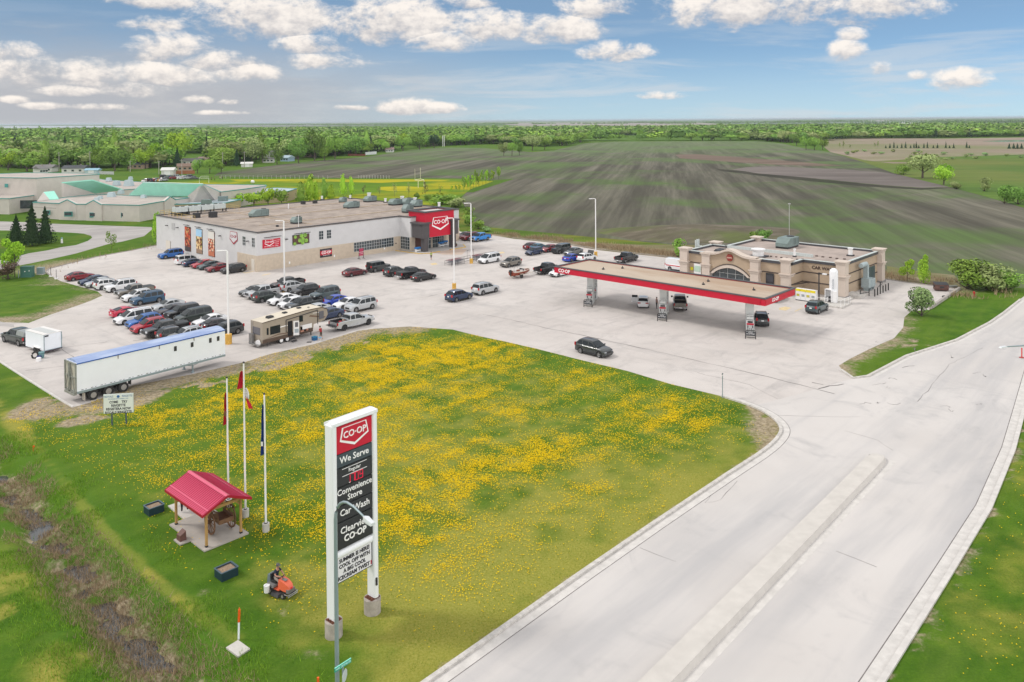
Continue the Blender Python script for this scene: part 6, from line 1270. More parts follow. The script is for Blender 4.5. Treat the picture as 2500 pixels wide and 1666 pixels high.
# --- parking-lot light poles
YB = mat('yellow_pole_base', (.62, .36, .07), .75, var=.2, scale=2)
for (u, v, lab) in [(558, 840, 'white light pole with yellow base at the front end of the long trailer'), (694.8, 714, 'white light pole with yellow base among the middle rows of cars'), (1108.8, 706, 'white light pole with yellow base behind the dark blue crossover'), (1150.7, 643.5, 'white light pole with yellow base beside the cart shelter'), (1454.5, 626, 'white light pole rising behind the left end of the gas canopy')]:
    o = G(u, v); lp = thing('light_pole', lab, 'light pole', o, 0, 'parking lot light poles'); big_ = 1.0 if u == 558 else .8
    part('concrete_base', MB().cyl((0, 0, 0), .42*big_, .95 if u != 558 else 1.25, 16), YB, lp, 50); part('pole', MB().box((0, 0, 6.3), (.20, .20, 10.8)), POLE, lp); part('arm', MB().tube([(0, 0, 11.55), (0, 0, 11.75), (-.12, 0, 11.85), (-.9, 0, 11.85)], .06, 8), POLE, lp, 50); part('lamp_head', MB().box((-.95, 0, 11.84), (.75, .32, .12)), POLE, lp)
o = G(1927, 590); tag(part('mast', MB().cyl((0, 0, 0), .06, 8.6, 8).box((0, 0, 8.6), (.5, .3, .2)), mat('mast_grey', (.5, .5, .5), .5), None), 'thin grey mast with white tip standing in the field behind the convenience store', 'mast').location = o
# --- long grain trailer
ta, tb = G(188.2, 959.3, 1.15), G(550, 867, 1.15); td = tb-ta; ty = atan2(td.y, td.x); TL = td.length; o = Vector((ta.x, ta.y, 0))
tr = thing('semi_trailer', 'long white grain trailer with blue tarp roof on three axles', 'trailer', o, ty)          # local x forward, near side at y=0, body to y=+2.55
TW = mat('trailer_white', (.80, .84, .90), .35, var=.03, scale=.8); part('box', MB().box((TL/2, 1.28, 2.62), (TL, 2.56, 2.85)), TW, tr)
b = MB(); n_ = 7; prof_ = [(2.56*k/(n_-1), 4.06+.26*sin(pi*k/(n_-1))) for k in range(n_)]; b.loft([[(x, y, z) for y, z in prof_]+[(x, 2.56, 4.0), (x, 0, 4.0)] for x in (.1, TL)]); tarp = NT('blue_tarp'); nn_ = tarp.noise(.5, tarp.map((.4, 1.5, 1)), 5); part('tarp', b, tarp.done(tarp.mix(tarp.ramp(nn_, .35, .7), (.24, .32, .54), (.44, .52, .68)), .5), tr, 50)
part('tarp_rail', MB().box((TL/2, -.02, 4.02), (TL, .08, .10)), mat('tarp_rail_blue', (.015, .09, .36), .4), tr); part('bottom_rail', MB().box((TL/2, -.01, 1.12), (TL, .06, .22)), GALV, tr)
b = MB()
for k in range(17): b.box((.5+k*.95, -.02, 1.32), (.22, .02, .04)); b.box((.85+k*.95, -.02, 1.32), (.12, .02, .04))
part('marker_light', b, DARK, tr)
b = MB()
for f_ in (.625, .745, .88, .94): b.box((TL*f_+.1, -.02, 3.25), (.30, .05, .52))
part('side_window', b, DARK, tr); b = MB()
for f_ in (.25, .52, .765): b.box((TL*f_, -.04, 3.82), (.04, .05, .42))
part('tarp_strap', b, mat('strap_rust', (.12, .06, .05), .7), tr)
RS = mat('rear_frame', (.26, .27, .25), .5, var=.2, scale=4); b = MB()
for y in (.06, 1.28, 2.5): b.box((-.08, y, 2.55), (.14, .12, 2.9))
for z in (1.15, 2.6, 4.02): b.box((-.08, 1.28, z), (.14, 2.56, .10))
b.tube([(-.16, .2, 1.2), (-.16, 1.2, 3.6)], .05, 6); b.tube([(-.2, 1.5, 1.1), (-.3, 1.0, 2.4), (-.2, 1.45, 3.9)], .06, 6); b.tube([(-.16, 2.3, 1.2), (-.16, 1.5, 3.2)], .05, 6); b.box((-.1, 1.28, .95), (.3, 2.2, .22)); part('rear_frame', b, RS, tr); part('rear_door', MB().box((-.02, 1.28, 2.6), (.04, 2.4, 2.7)), mat('door_dirty_white', (.48, .46, .40), .6, var=.25, scale=2), tr)
for x in (1.55, 3.05, 4.6):
    for y in (.18, 2.38):
        w_ = part('wheel', MB().ycyl((x, y, .52), .52, .52, 20), TYRE, tr, 40); part('hub', MB().ycyl((x, y+(-.2 if y < 1 else .2), .52), .29, .18, 14).ycyl((x, y+(-.3 if y < 1 else .3), .52), .1, .08, 8), RIM, w_, 40)
part('suspension', MB().box((3.05, 1.28, .75), (4.4, 1.3, .35)).box((TL*.5, 1.28, .95), (TL*.94, 1.0, .16)), DARK, tr); part('mud_flap', MB().box((.75, .3, .52), (.05, .55, .75)), mat('flap_white', (.5, .46, .40), .6), tr); part('fender_end', MB().box((5.35, .2, .85), (.12, .5, .5)), TRIM, tr)
for y in (.35, 2.2): part('landing_leg', MB().box((TL*.765, y, .55), (.14, .14, 1.1)).box((TL*.765, y, .04), (.32, .3, .08)).tube([(TL*.765, y, .75), (TL*.765+1.2, y, 1.05)], .035, 5).tube([(TL*.765, y, .75), (TL*.765-1.1, y, 1.05)], .035, 5), GALV, tr)
part('gladhand_hose', MB().tube([(TL+.05, 1.0, 2.4), (TL+.35, .8, 1.9), (TL+.3, .6, 1.3), (TL+.1, .5, .9)], .03, 5).box((TL+.05, 1.28, 2.3), (.1, .8, 1.2)), DARK, tr)
# --- camper (fifth wheel) and its truck
ra, rb2 = G(641, 851), G(775, 816.5); rd = (rb2-ra); RY_ = atan2(rd.y, rd.x); o = Vector((ra.x, ra.y, 0)); 
rv = thing('camper_trailer', 'tan and brown fifth-wheel camper with open door and awning arms', 'camper', o, RY_)
TANR = mat('camper_tan', (.33, .285, .235), .5, var=.04); BRN = mat('camper_brown', (.085, .055, .04), .5); RVR = mat('camper_roof', (.60, .545, .45), .8, var=.05); CRM = mat('camper_cream', (.52, .49, .43), .5)
RL = 9.6; W_ = 2.5
side = [(0, .55), (7.6, .55), (7.75, 1.45), (9.5, 1.65), (10.05, 2.3), (9.9, 3.05), (9.1, 3.45), (6.5, 3.5), (0, 3.15)]
b = MB(); n_ = len(side); b.mesh([(x, y, z) for y in (0, W_) for x, z in side], [tuple(range(n_))[::-1], tuple(range(n_, 2*n_))]+[(i, (i+1) % n_, n_+(i+1) % n_, n_+i) for i in range(n_)]); part('body', b, TANR, rv)
b = MB(); b.mesh([(0, -.03, 3.17), (6.5, -.03, 3.53), (9.1, -.03, 3.48), (9.95, -.03, 3.08), (0, W_+.03, 3.17), (6.5, W_+.03, 3.53), (9.1, W_+.03, 3.48), (9.95, W_+.03, 3.08)], [(0, 1, 5, 4), (1, 2, 6, 5), (2, 3, 7, 6)]); part('roof', b, RVR, rv)
part('roof_edge', MB().tube([(0, -.03, 3.14), (6.5, -.03, 3.50), (9.1, -.03, 3.45), (9.95, -.03, 3.05)], .05, 6), BRN, rv)
part('skirt', MB().box((3.8, -.01, .78), (7.6, .03, .46)), BRN, rv)
b = MB(); b.mesh([(0, -.02, 1.0), (2.4, -.02, 1.35), (4.4, -.02, 1.12), (7.4, -.02, 1.0), (4.4, -.02, 1.02), (2.4, -.02, 1.2)], [(0, 1, 5), (1, 2, 4, 5), (2, 3, 4)]); b.mesh([(7.0, -.02, 2.6), (9.4, -.02, 2.0), (9.7, -.02, 2.1), (7.2, -.02, 2.75)], [(0, 1, 2, 3)]); part('stripe', b, mat('camper_stripe', (.16, .10, .07), .5), rv)
b = MB(); b.mesh([(7.6, -.022, 2.9), (8.9, -.022, 2.8), (8.9, -.022, 2.88), (7.6, -.022, 2.95)], [(0, 1, 2, 3)]); b.mesh([(2.6, -.022, 2.05), (3.9, -.022, 2.1), (3.5, -.022, 2.2), (2.6, -.022, 2.18)], [(0, 1, 2, 3)]); part('graphic', b, WLET, rv)
for x, z, w_, h_ in [(1.85, 1.95, 1.45, 1.0), (.75, 1.95, .25, .85), (5.75, 2.55, .55, .75)]: part('window', MB().box((x, -.02, z), (w_, .05, h_)), GLASS, rv)
part('front_window_cover', MB().box((8.95, -.05, 2.45), (.75, .06, 1.0)), mat('screen_grey', (.12, .12, .14), .6), rv); part('rear_window', MB().box((-.02, 1.25, 2.0), (.05, 1.5, .9)), mat('rear_glass', (.12, .12, .14), .2), rv)
part('doorway', MB().box((4.05, -.015, 1.65), (.68, .04, 1.9)), mat('doorway_dark', (.006, .006, .008), .8), rv)
dr = part('open_door', MB().box((4.78, -.32, 1.6), (.72, .05, 1.85), 0, radians(-32)), WHITE, rv); part('door_window', MB().box((4.80, -.36, 2.05), (.38, .05, .6), 0, radians(-32)), mat('screen_grey', (.12, .12, .14)), dr); part('door_panel', MB().box((4.80, -.36, 1.25), (.5, .05, .5), 0, radians(-32)), mat('door_panel', (.33, .38, .42), .5), dr)
part('entry_step', MB().box((4.15, -.35, .38), (.7, .5, .05)).box((4.15, -.75, .18), (.7, .35, .05)).tube([(3.8, -.1, .6), (3.8, -.9, .05)], .02, 4).tube([(4.5, -.1, .6), (4.5, -.9, .05)], .02, 4), DARK, rv)
part('storage_opening', MB().box((6.35, -.015, 1.12), (1.35, .04, .62)), MATS['doorway_dark'], rv); part('storage_lid', MB().box((6.3, -.28, 1.66), (1.45, .55, .04)).box((6.3, -.55, 1.55), (1.45, .04, .55)), WHITE, rv); part('stored_gear', MB().box((5.75, -.15, 1.0), (.5, .3, .18)).box((6.6, -.1, 1.05), (.3, .2, .3)), mat('gear', (.5, .25, .18), .7), rv)
b = MB(); b.tube([(3.45, -.06, 2.85), (3.45, -.06, 1.3), (3.75, -.06, 1.25)], .045, 6); b.tube([(3.45, -.06, 2.85), (8.35, -.06, 3.2)], .05, 6); b.tube([(8.35, -.06, 3.2), (8.35, -.06, 1.35)], .045, 6); part('awning_arm', b, DARK, rv)
for x in (2.75, 3.65):
    for y in (.12, W_-.12): w_ = part('wheel', MB().ycyl((x, y, .38), .38, .24, 18), TYRE, rv, 40); part('rim', MB().ycyl((x, y+(-.04 if y < 1 else .04), .38), .24, .20, 12), WHITE, w_, 40)
part('roof_unit', MB().box((1.9, 1.2, 3.38), (.85, .7, .26), taper=.85), TRIM, rv); part('roof_vent', MB().box((4.2, 1.3, 3.5), (.6, .5, .12), taper=.8).box((6.6, 1.6, 3.62), (.5, .45, .1)).box((7.6, .9, 3.6), (.25, .2, .05)), TRIM, rv)
part('spare_wheel', MB().tube([(-.38, .55, .62), (-.15, .55, .62)], .38, 18), mat('cover_white', (.7, .7, .72), .5), rv); part('rear_ladder', MB().tube([(-.1, 2.0, .7), (-.1, 2.0, 3.1)], .025, 5).tube([(-.1, 2.3, .7), (-.1, 2.3, 3.1)], .025, 5), RIM, rv); part('rear_rack', MB().box((-.3, 1.9, .95), (.3, .7, 1.3)).box((-.3, 1.2, .45), (.5, 2.0, .08)), GRYP, rv); part('landing_leg', MB().box((7.5, .3, .35), (.1, .1, .7)).box((7.5, 2.2, .35), (.1, .1, .7)).box((.9, .2, .25), (.08, .08, .5)), DARK, rv)
tk_ = vehicle('pickup', 'silver', near_side(870, 801.5, .95), 41, 'silver pickup with tailgate down hitched ahead of the camper', None, rim=RIMD, tailgate_down=True, L=6.3)
for s, cc, ll in (((-1.9, .1, 1.0), (.45, .02, .03), 'red'), ((-1.7, -.45, 1.0), (.02, .06, .45), 'blue'), ((-1.1, .2, 1.1), (.55, .38, .30), 'pale pink')):
    pos = tk_.location+Matrix.Rotation(tk_.rotation_euler[2], 3, 'Z') @ Vector(s); tag(part('cargo_bag', MB().ball((0, 0, 0), .26, 8, 0, sz=.8, sx=1.4 if ll == 'pale pink' else 1), mat('bag_'+ll.replace(' ', '_'), cc, .7), None, 60), '%s bag lying in the open bed of the silver pickup' % ll, 'bag').location = pos
o = G(768, 831); cl = thing('cool_box', 'blue cool box on the pavement by the open camper door', 'cool box', o, RY_); part('box', MB().box((0, 0, .22), (.55, .5, .42), taper=1.05), mat('cooler_blue', (.01, .10, .26), .4), cl); part('lid', MB().box((0, 0, .46), (.6, .54, .07)), mat('cooler_lid', (.02, .2, .36), .4), cl)
o = G(781.5, 832.5); cl = thing('folding_stool', 'small blue and white folding stool at the feet of the man in red', 'stool', o, RY_); part('seat', MB().box((0, 0, .42), (.4, .32, .04)), mat('stool_blue', (.12, .35, .55), .5), cl); part('leg', MB().tube([(-.18, -.14, 0), (.18, -.14, .42)], .015, 4).tube([(.18, .14, 0), (-.18, .14, .42)], .015, 4).tube([(.18, -.14, 0), (-.18, -.14, .42)], .015, 4).tube([(-.18, .14, 0), (.18, .14, .42)], .015, 4), WHITE, cl)
o = G(755, 836); tag(part('door_mat', MB().box((0, 0, .02), (.6, .4, .02)), DARK, None), 'small dark mat on the pavement below the camper step', 'mat').location = o
person('person in red shirt and dark shorts bending at the open camper locker', G(784, 829.5), RY_+radians(100), stand(.12, (.42, .16, 1.05), (.40, -.16, 1.00), .16), (.32, .02, .03), (.07, .045, .03), short_legs=True)
# --- cargo trailer, its truck and clutter
o = G(128, 860)+Vector((0, 0, 0)); CY = radians(90+54); n_l = G(107.3, 866.7); n_r = G(152, 856); CWd = (n_r-n_l).length; cdir = (n_r-n_l).normalized(); CY = atan2(cdir.y, cdir.x)+pi/2; o = (n_l+n_r)/2; o.z = 0; fwd = Vector((cos(CY), sin(CY), 0))
ctl = thing('cargo_trailer', 'boxy white enclosed cargo trailer with pale grey roof', 'trailer', o, CY); part('box', MB().box((2.2, 0, 1.42), (4.3, CWd, 1.95)), TW, ctl); part('roof', MB().box((2.2, 0, 2.41), (4.4, CWd+.05, .05)).box((2.2, 0, 2.44), (4.0, CWd*.5, .04), 1), [mat('roof_offwhite', (.68, .67, .66), .6), mat('roof_pale_grey', (.48, .50, .50), .6)], ctl)
part('rear_frame', MB().box((.03, -CWd/2+.05, 1.4), (.08, .08, 1.9)).box((.03, CWd/2-.05, 1.4), (.08, .08, 1.9)).box((.03, 0, .42), (.12, CWd, .12)).box((.02, -CWd/2+.02, 1.7), (.1, .06, .6)), GALV, ctl); part('hinge', MB().box((.0, CWd/2-.35, 2.2), (.06, .42, .16)), DARK, ctl); part('rear_bumper', MB().box((.1, 0, .36), (.3, CWd, .1)), mat('bumper_plum', (.05, .02, .04), .6), ctl)
for x in (1.2, 1.95):
    for s in (-1, 1): part('wheel', MB().ycyl((x, s*(CWd/2+.02), .34), .34, .22, 16), TYRE, ctl, 40)
part('fender', MB().box((1.58, CWd/2+.06, .74), (1.7, .28, .08), taper=.95), WHITE, ctl); part('drawbar', MB().box((4.9, 0, .45), (1.3, .12, .12)), DARK, ctl)
vehicle('pickup', 'darkgreen', o+fwd*8.3, 90-degrees(CY), 'dark pickup with silver canopy cap hitched to the white cargo trailer', None, cover='darkgrey', cap=True)
for (u, v, nm, lab, cat_) in [(84, 876, 'spare_tyre', 'black tyre leaning beside the white cargo trailer', 'tyre'), (101.5, 874, 'storage_tub', 'teal plastic tub beside the cargo trailer corner', 'tub'), (94.5, 882, 'cool_box', 'small white container on the pavement by the cargo trailer', 'container'), (95.5, 877, 'duffel_bag', 'dark blue bag between tyre and teal tub', 'bag')]:
    p = G(u, v); p.z = .006
    if nm == 'spare_tyre': b = MB(); b.tube([(.36*cos(a), .12+.1*sin(a), .38+.34*sin(a)) for a in np.linspace(0, 2*pi, 17)], .10, 8, 0, False); m_ = TYRE
    elif nm == 'storage_tub': b = MB(); b.cyl((0, 0, 0), .26, .7, 14, 0, .34); m_ = mat('tub_teal', (.12, .24, .26), .5)
    elif nm == 'cool_box': b = MB(); b.cyl((0, 0, 0), .30, .36, 10, 0, .28); b.cyl((0, 0, .37), .29, .06, 10, 0, .2); m_ = WHITE
    else: b = MB(); b.ball((0, 0, .22), .25, 8, 0, sx=1.3, sz=.9); m_ = mat('duffel_blue', (.015, .03, .14), .7)
    tag(part(nm, b, m_, None, 50), lab, cat_).location = p
# --- boat on its trailer
o = near_side(1277, 678.5, .85); bt = thing('fishing_boat', 'red and cream open fishing boat with black outboard on a road trailer', 'boat', o, yaw_az(46))
BR = mat('boat_red', (.26, .055, .03), .35); BC = mat('boat_cream', (.60, .54, .46), .5)
b = MB(); rings = []
for x, w_, k, z in [(-2.0, .82, .75, .55), (-1.0, .92, .70, .50), (.2, .92, .65, .50), (1.2, .72, .5, .55), (2.0, .35, .2, .68), (2.5, .03, .01, .95)]: g_ = 1.15+.12*max(0, x)/2.5; rings.append([(x, -w_, g_), (x, -w_*.9, .85), (x, -w_*k, z), (x, 0, z-.12), (x, w_*k, z), (x, w_*.9, .85), (x, w_, g_)])
b.loft(rings, 0, False, False); b.poly(rings[0]); part('hull', b, BR, bt, 40)
b = MB(); b.tube([(r[0][0], r[0][1], r[0][2]) for r in rings], .05, 6); b.tube([(r[-1][0], r[-1][1], r[-1][2]) for r in rings], .05, 6); part('gunwale', b, BC, bt); part('deck', MB().prism([(-1.95, -.75), (.9, -.75), (2.2, -.1), (2.2, .1), (.9, .75), (-1.95, .75)], .86, .9), mat('boat_deck', (.42, .36, .32), .8), bt)
part('seat', MB().box((-.9, .3, 1.15), (.45, .4, .4)).box((.2, -.3, 1.15), (.4, .4, .35)).box((1.0, 0, 1.05), (.5, .9, .25)), mat('seat_pale', (.6, .58, .58), .6), bt); part('windscreen', MB().box((.55, 0, 1.38), (.06, 1.1, .26)), GLASS, bt); part('fishing_rod', MB().tube([(-1.2, .2, 1.0), (-.9, .4, 1.95)], .02, 4).tube([(-.4, -.3, 1.0), (-.6, -.1, 1.9)], .02, 4), DARK, bt)
part('outboard', MB().box((-2.25, 0, 1.35), (.42, .34, .42), taper=.85).box((-2.2, 0, .8), (.18, .16, .8)), TRIM, bt); part('road_trailer', MB().box((-.2, 0, .42), (4.2, .12, .1)).box((-.4, 0, .45), (.12, 1.8, .1)).tube([(2.0, 0, .42), (3.4, 0, .5)], .05, 6).box((2.45, 0, .9), (.08, .08, .9)), BC, bt)
for s in (-1, 1): part('wheel', MB().ycyl((-.4, s*.95, .33), .33, .2, 16), TYRE, bt, 40); part('fender', MB().box((-.4, s*.95, .74), (.85, .24, .05), taper=.8), BC, bt)
# --- cart shelter and shopping carts
def cart_bay(u, v, az, L_, lab):
    o = G(u, v); t_ = thing('cart_bay', lab, 'cart bay', o, yaw_az(az), 'shopping cart bays'); b = MB()
    for s in (-.85, .85):
        for z in (.45, .95): b.tube([(0, s, z), (L_, s, z)], .03, 5)
        for k in range(5): b.tube([(L_*k/4, s, 0), (L_*k/4, s, .95)], .03, 5)
    part('rail', b, DARK, t_)
    if L_ > 6: part('sign_frame', MB().tube([(L_*.62, -.85, .9), (L_*.62, -.85, 2.5), (L_*.62+1.9, -.85, 2.5), (L_*.62+1.9, -.85, .0)], .035, 5), DARK, t_)
    return o
cart_bay(1094, 650, 38, 7.5, 'black rail cart bay with tall frame left of the light pole'); cart_bay(1156, 638, 38, 5.0, 'smaller black rail cart bay between light pole and white minivan')
cp_ = None; WIRE = mat('wire_grey', (.22, .22, .25), .4, metal=.5)
for (u, v, n_, nm) in [(1095, 649, 8, 'left'), (1157, 637, 5, 'right')]:
    base_ = G(u, v); d_ = Vector((sin(radians(38)), cos(radians(38)), 0)); s_ = Vector((d_.y, -d_.x, 0))
    for k in range(n_):
        for r in (-.4, .4):
            p = base_+d_*(.5+.42*k)+s_*r
            if cp_ is None:
                cp_ = thing('shopping_cart', '', 'shopping cart', p, yaw_az(38), ''); b = MB()
                for z in (.45, .6, .75, .9, 1.0): b.tube([(-.35, -.22, z), (.4, -.26, z), (.4, .26, z), (-.35, .22, z), (-.35, -.22, z)], .012, 4)
                for x in (-.35, -.15, .05, .25, .4):
                    for y in (-.24, .24): b.tube([(x, y, .45), (x, y, 1.0)], .012, 4)
                part('basket', b, WIRE, cp_); part('frame', MB().tube([(-.35, -.22, 1.0), (-.4, -.22, .15), (.35, -.22, .15)], .018, 4).tube([(-.35, .22, 1.0), (-.4, .22, .15), (.35, .22, .15)], .018, 4), WIRE, cp_); part('handle', MB().tube([(-.42, -.24, 1.02), (-.42, .24, 1.02)], .022, 5), mat('handle_red', (.4, .02, .03), .5), cp_); c_ = cp_
            else: c_ = dup(cp_, p, yaw_az(38))
            c_['label'] = 'wire shopping cart nested in the %s cart bay' % nm; c_['group'] = 'carts nested in the %s cart bay' % nm; c_.location = p
# --- things at the store entrance
o = G(882, 632); af = thing('sandwich_board', 'red advertising board on black legs in front of the long store window', 'sign', o, YAWA); part('panel', MB().box((0, 0, 1.35), (1.05, .06, 1.45)), mat('board_raspberry', (.42, .03, .09), .5), af); part('frame', MB().box((-.56, 0, 1.05), (.07, .09, 2.1)).box((.56, 0, 1.05), (.07, .09, 2.1)).box((-.56, 0, .04), (.08, 1.0, .07)).box((.56, 0, .04), (.08, 1.0, .07)), DARK, af); text('NOW HIRING', .2, WLET, af, (0, -.04, 1.35), 0); text('APPLY INSIDE', .13, WLET, af, (0, -.04, 1.0), 0)
for (u, v, lab, h_) in [(1020, 616.5, 'blue topped sale cart beside the left entrance pier', .8), (1077, 604, 'blue display stand by the entrance windows, the left one', .9), (1086, 602, 'blue display stand by the entrance windows, next to the right pier', 1.0)]:
    o = G(u, v); o.z = .13; dsp = thing('display_stand', lab, 'display stand', o, YAWA, 'blue display stands at the store entrance'); part('top', MB().box((0, 0, h_), (1.3, .7, .32)), BLUEP, dsp); part('frame', MB().box((-.55, 0, h_/2-.1), (.08, .6, h_-.2)).box((.55, 0, h_/2-.1), (.08, .6, h_-.2)).box((0, 0, .3), (1.1, .6, .3)), WHITE, dsp)
for (u, v, lab) in [(1004, 613, 'small brown barrel planter at the left side of the entrance'), (1112, 603, 'small brown barrel planter right of the right entrance pier')]:
    o = G(u, v); o.z = .13; bp_ = thing('barrel_planter', lab, 'planter', o, 0, 'barrel planters at the entrance'); part('barrel', MB().cyl((0, 0, 0), .38, .5, 14, 0, .42), mat('barrel_brown', (.12, .05, .035), .7), bp_, 50); part('plant', MB().ball((0, 0, .55), .33, 8, 0, sz=.6), mat('plant_dark', (.04, .09, .02), .9), bp_, 60)
person('person in lime green shirt and dark shorts walking in front of the store', G(1052.8, 634.8), radians(-100), stand(.18, (.16, .26, .92), (-.14, -.26, .92), .04), (.30, .42, .08), (.02, .02, .025), short_legs=True)
person('person with dark hair standing at the middle pump island', G(1603, 754.5), radians(15), stand(.05, (.2, .22, 1.08), (.05, -.28, .95), .02), (.28, .18, .16), (.015, .015, .02))
# --- service boxes, hydrant, dumpster, wall
o = G(63, 678); tb_ = thing('transformer_box', 'large dark green transformer box with two white stickers', 'utility box', o, radians(5)); part('cabinet', MB().box((0, .6, .95), (1.95, 1.2, 1.9)), mat('transformer_green', (.05, .15, .12), .5, var=.1), tb_); part('lid', MB().box((0, .6, 1.93), (2.02, 1.3, .08)), mat('transformer_lid', (.06, .17, .14), .5), tb_); part('sticker', MB().box((-.15, -.01, 1.1), (.16, .03, .16)).box((.6, -.01, 1.2), (.16, .03, .16)), WLET, tb_); part('guard_post', MB().cyl((-1.15, -.2, 0), .08, 1.4, 8), GALV, tb_)
o = G(97, 671.5); tb_ = thing('utility_cabinet', 'smaller pale blue grey utility cabinet beside the green transformer', 'utility box', o, radians(3)); part('cabinet', MB().box((0, .4, .7), (1.15, .8, 1.25)), mat('cabinet_blue_grey', (.25, .31, .33), .5), tb_); part('plinth', MB().box((0, .4, .06), (1.3, .95, .14)), kerb_m, tb_)
for u, v, lab in [(124, 676, 'thin dark sign post on a white concrete foot, the farther one at the lot corner'), (137.5, 681.5, 'thin dark sign post on a white concrete foot, the nearer one at the lot corner')]:
    o = G(u, v); sp_ = thing('sign_post', lab, 'post', o, 0, 'thin posts at the west lot corner'); part('post', MB().cyl((0, 0, .1), .04, 1.6, 6), DARK, sp_); part('foot', MB().cyl((0, 0, 0), .32, .18, 10), WHITE, sp_)
o = G(151, 594); hy_ = thing('stand_pipe', 'small white stand pipe on the school lawn beside the spruces', 'stand pipe', o); part('barrel', MB().cyl((0, 0, 0), .26, 1.1, 10, 0, .2), WHITE, hy_, 50); part('cap', MB().ball((0, 0, 1.15), .25, 8), mat('cap_teal', (.15, .35, .35), .5), hy_, 60)
o = G(2377.8, 724); hy_ = thing('fire_hydrant', 'red fire hydrant on the mown grass right of the car wash', 'hydrant', o, .4); part('barrel', MB().cyl((0, 0, 0), .14, .62, 12).cyl((0, 0, 0), .2, .06, 12).cyl((0, 0, .6), .18, .06, 12), mat('hydrant_red', (.45, .02, .015), .5), hy_, 40); part('dome', MB().ball((0, 0, .68), .15, 10, 0, sz=.9), MATS['hydrant_red'], hy_, 60); part('outlet', MB().ycyl((0, 0, .5), .065, .44, 10).tube([(0, 0, .5), (.24, 0, .5)], .08, 10), MATS['hydrant_red'], hy_, 40)
o = G(2297, 710); dm_ = thing('dumpster', 'rusty brown dumpster with dark lid behind the car wash drive', 'dumpster', o, radians(-15)); b = MB(); b.loft([[(x, -.55, .15), (x, .55, .15), (x, .75, 1.0), (x, .75, 1.25), (x, -.75, 1.05), (x, -.75, .6)] for x in (-1.0, 1.0)]); part('bin', b, mat('dumpster_rust', (.12, .06, .05), .7, var=.35, scale=2), dm_); part('lid', MB().mesh([(-1.02, -.78, 1.08), (1.02, -.78, 1.08), (1.02, .78, 1.30), (-1.02, .78, 1.30)], [(0, 1, 2, 3)]), TRIM, dm_); part('side_pocket', MB().box((1.05, 0, .8), (.12, .9, .2)).box((-1.05, 0, .8), (.12, .9, .2)).box((0, -.77, .7), (.6, .04, .3)), DARK, dm_)
wl = W2([(2272,755),(2343,707)]); b = MB(); strip(b, wl, -.15, .18, 0, .42); tag(part('retaining_wall', b, mat('wall_block', (.36, .33, .31), .95, var=.2, scale=2, bump=.3), None), 'low grey block retaining wall at the end of the car wash drive', 'wall')
o = G(2308, 727); tag(part('old_tyre', MB().tube([(.36*cos(a), .36*sin(a), .14) for a in np.linspace(0, 2*pi, 17)], .13, 8, 0, False), TYRE, None, 60), 'old tyre lying flat against the low block wall', 'tyre').location = o
o = G(2326, 703); tag(part('pipe_stack', MB().tube([(-.9, 0, .18), (.9, .3, .18)], .14, 8).tube([(-.8, .35, .18), (.9, .62, .18)], .14, 8), RS, None, 50), 'short stack of pipes beside the rusty dumpster', 'pipes').location = o
# ------------------------------------------------------------------ foliage
def leaf_mat(name, c1, c2):
    g = NT(name); oi = g.t.nodes.new('ShaderNodeObjectInfo'); ge = g.t.nodes.new('ShaderNodeNewGeometry')
    c = g.mix(ge.outputs['Random Per Island'], c1, c2); hs = g.t.nodes.new('ShaderNodeHueSaturation'); g.put(hs.inputs['Color'], c)
    g.put(hs.inputs['Value'], g.ramp(oi.outputs['Random'], 0, 1, .80, 1.2)); g.put(hs.inputs['Hue'], g.ramp(oi.outputs['Random'], 0, 1, .488, .508))
    m = g.done(hs.outputs[0], .9, spec=.15); return m
LM = {'lime': leaf_mat('foliage_lime', (.24, .42, .03), (.36, .56, .06)), 'fresh': leaf_mat('foliage_fresh', (.17, .31, .045), (.26, .41, .08)), 'mid': leaf_mat('foliage_mid', (.11, .22, .04), (.18, .31, .065)),
      'olive': leaf_mat('foliage_olive', (.22, .28, .10), (.32, .38, .15)), 'dark': leaf_mat('foliage_dark', (.018, .045, .022), (.05, .09, .04)), 'brown': leaf_mat('foliage_brown', (.10, .075, .05), (.19, .14, .095)), 'pink': leaf_mat('foliage_pink', (.34, .15, .27), (.52, .30, .42)), 'sage': leaf_mat('foliage_sage', (.17, .29, .10), (.32, .46, .2))}
BARK = mat('bark', (.10, .08, .065), .95, var=.3, scale=6)
def quads_at(P_, sz, rng, out=True):
    n = len(P_)
    if out:                                      # leaf clumps lie roughly over the crown surface, so its domes catch light as domes
        o_ = P_-np.array([0, 0, P_[:, 2].min()*.6+P_[:, 2].max()*.4])-np.array([P_[:, 0].mean(), P_[:, 1].mean(), 0]); o_ /= np.linalg.norm(o_, axis=1)[:, None]+1e-6; o_ = o_+rng.normal(size=(n, 3))*.38; o_ /= np.linalg.norm(o_, axis=1)[:, None]
        r_ = rng.normal(size=(n, 3)); a = np.cross(o_, r_); a /= np.linalg.norm(a, axis=1)[:, None]+1e-6; b = np.cross(o_, a)
    else:
        a = rng.normal(size=(n, 3)); a /= np.linalg.norm(a, axis=1)[:, None]; b = rng.normal(size=(n, 3)); b -= (b*a).sum(1)[:, None]*a; b /= np.linalg.norm(b, axis=1)[:, None]
    s = np.asarray(sz)[:, None]*rng.uniform(.6, 1.3, (n, 1)); q = np.stack([P_+a*s, P_+b*s*.8, P_-a*s*.9, P_-b*s*.7], 1); return q.reshape(-1, 3), np.arange(4*n).reshape(n, 4)
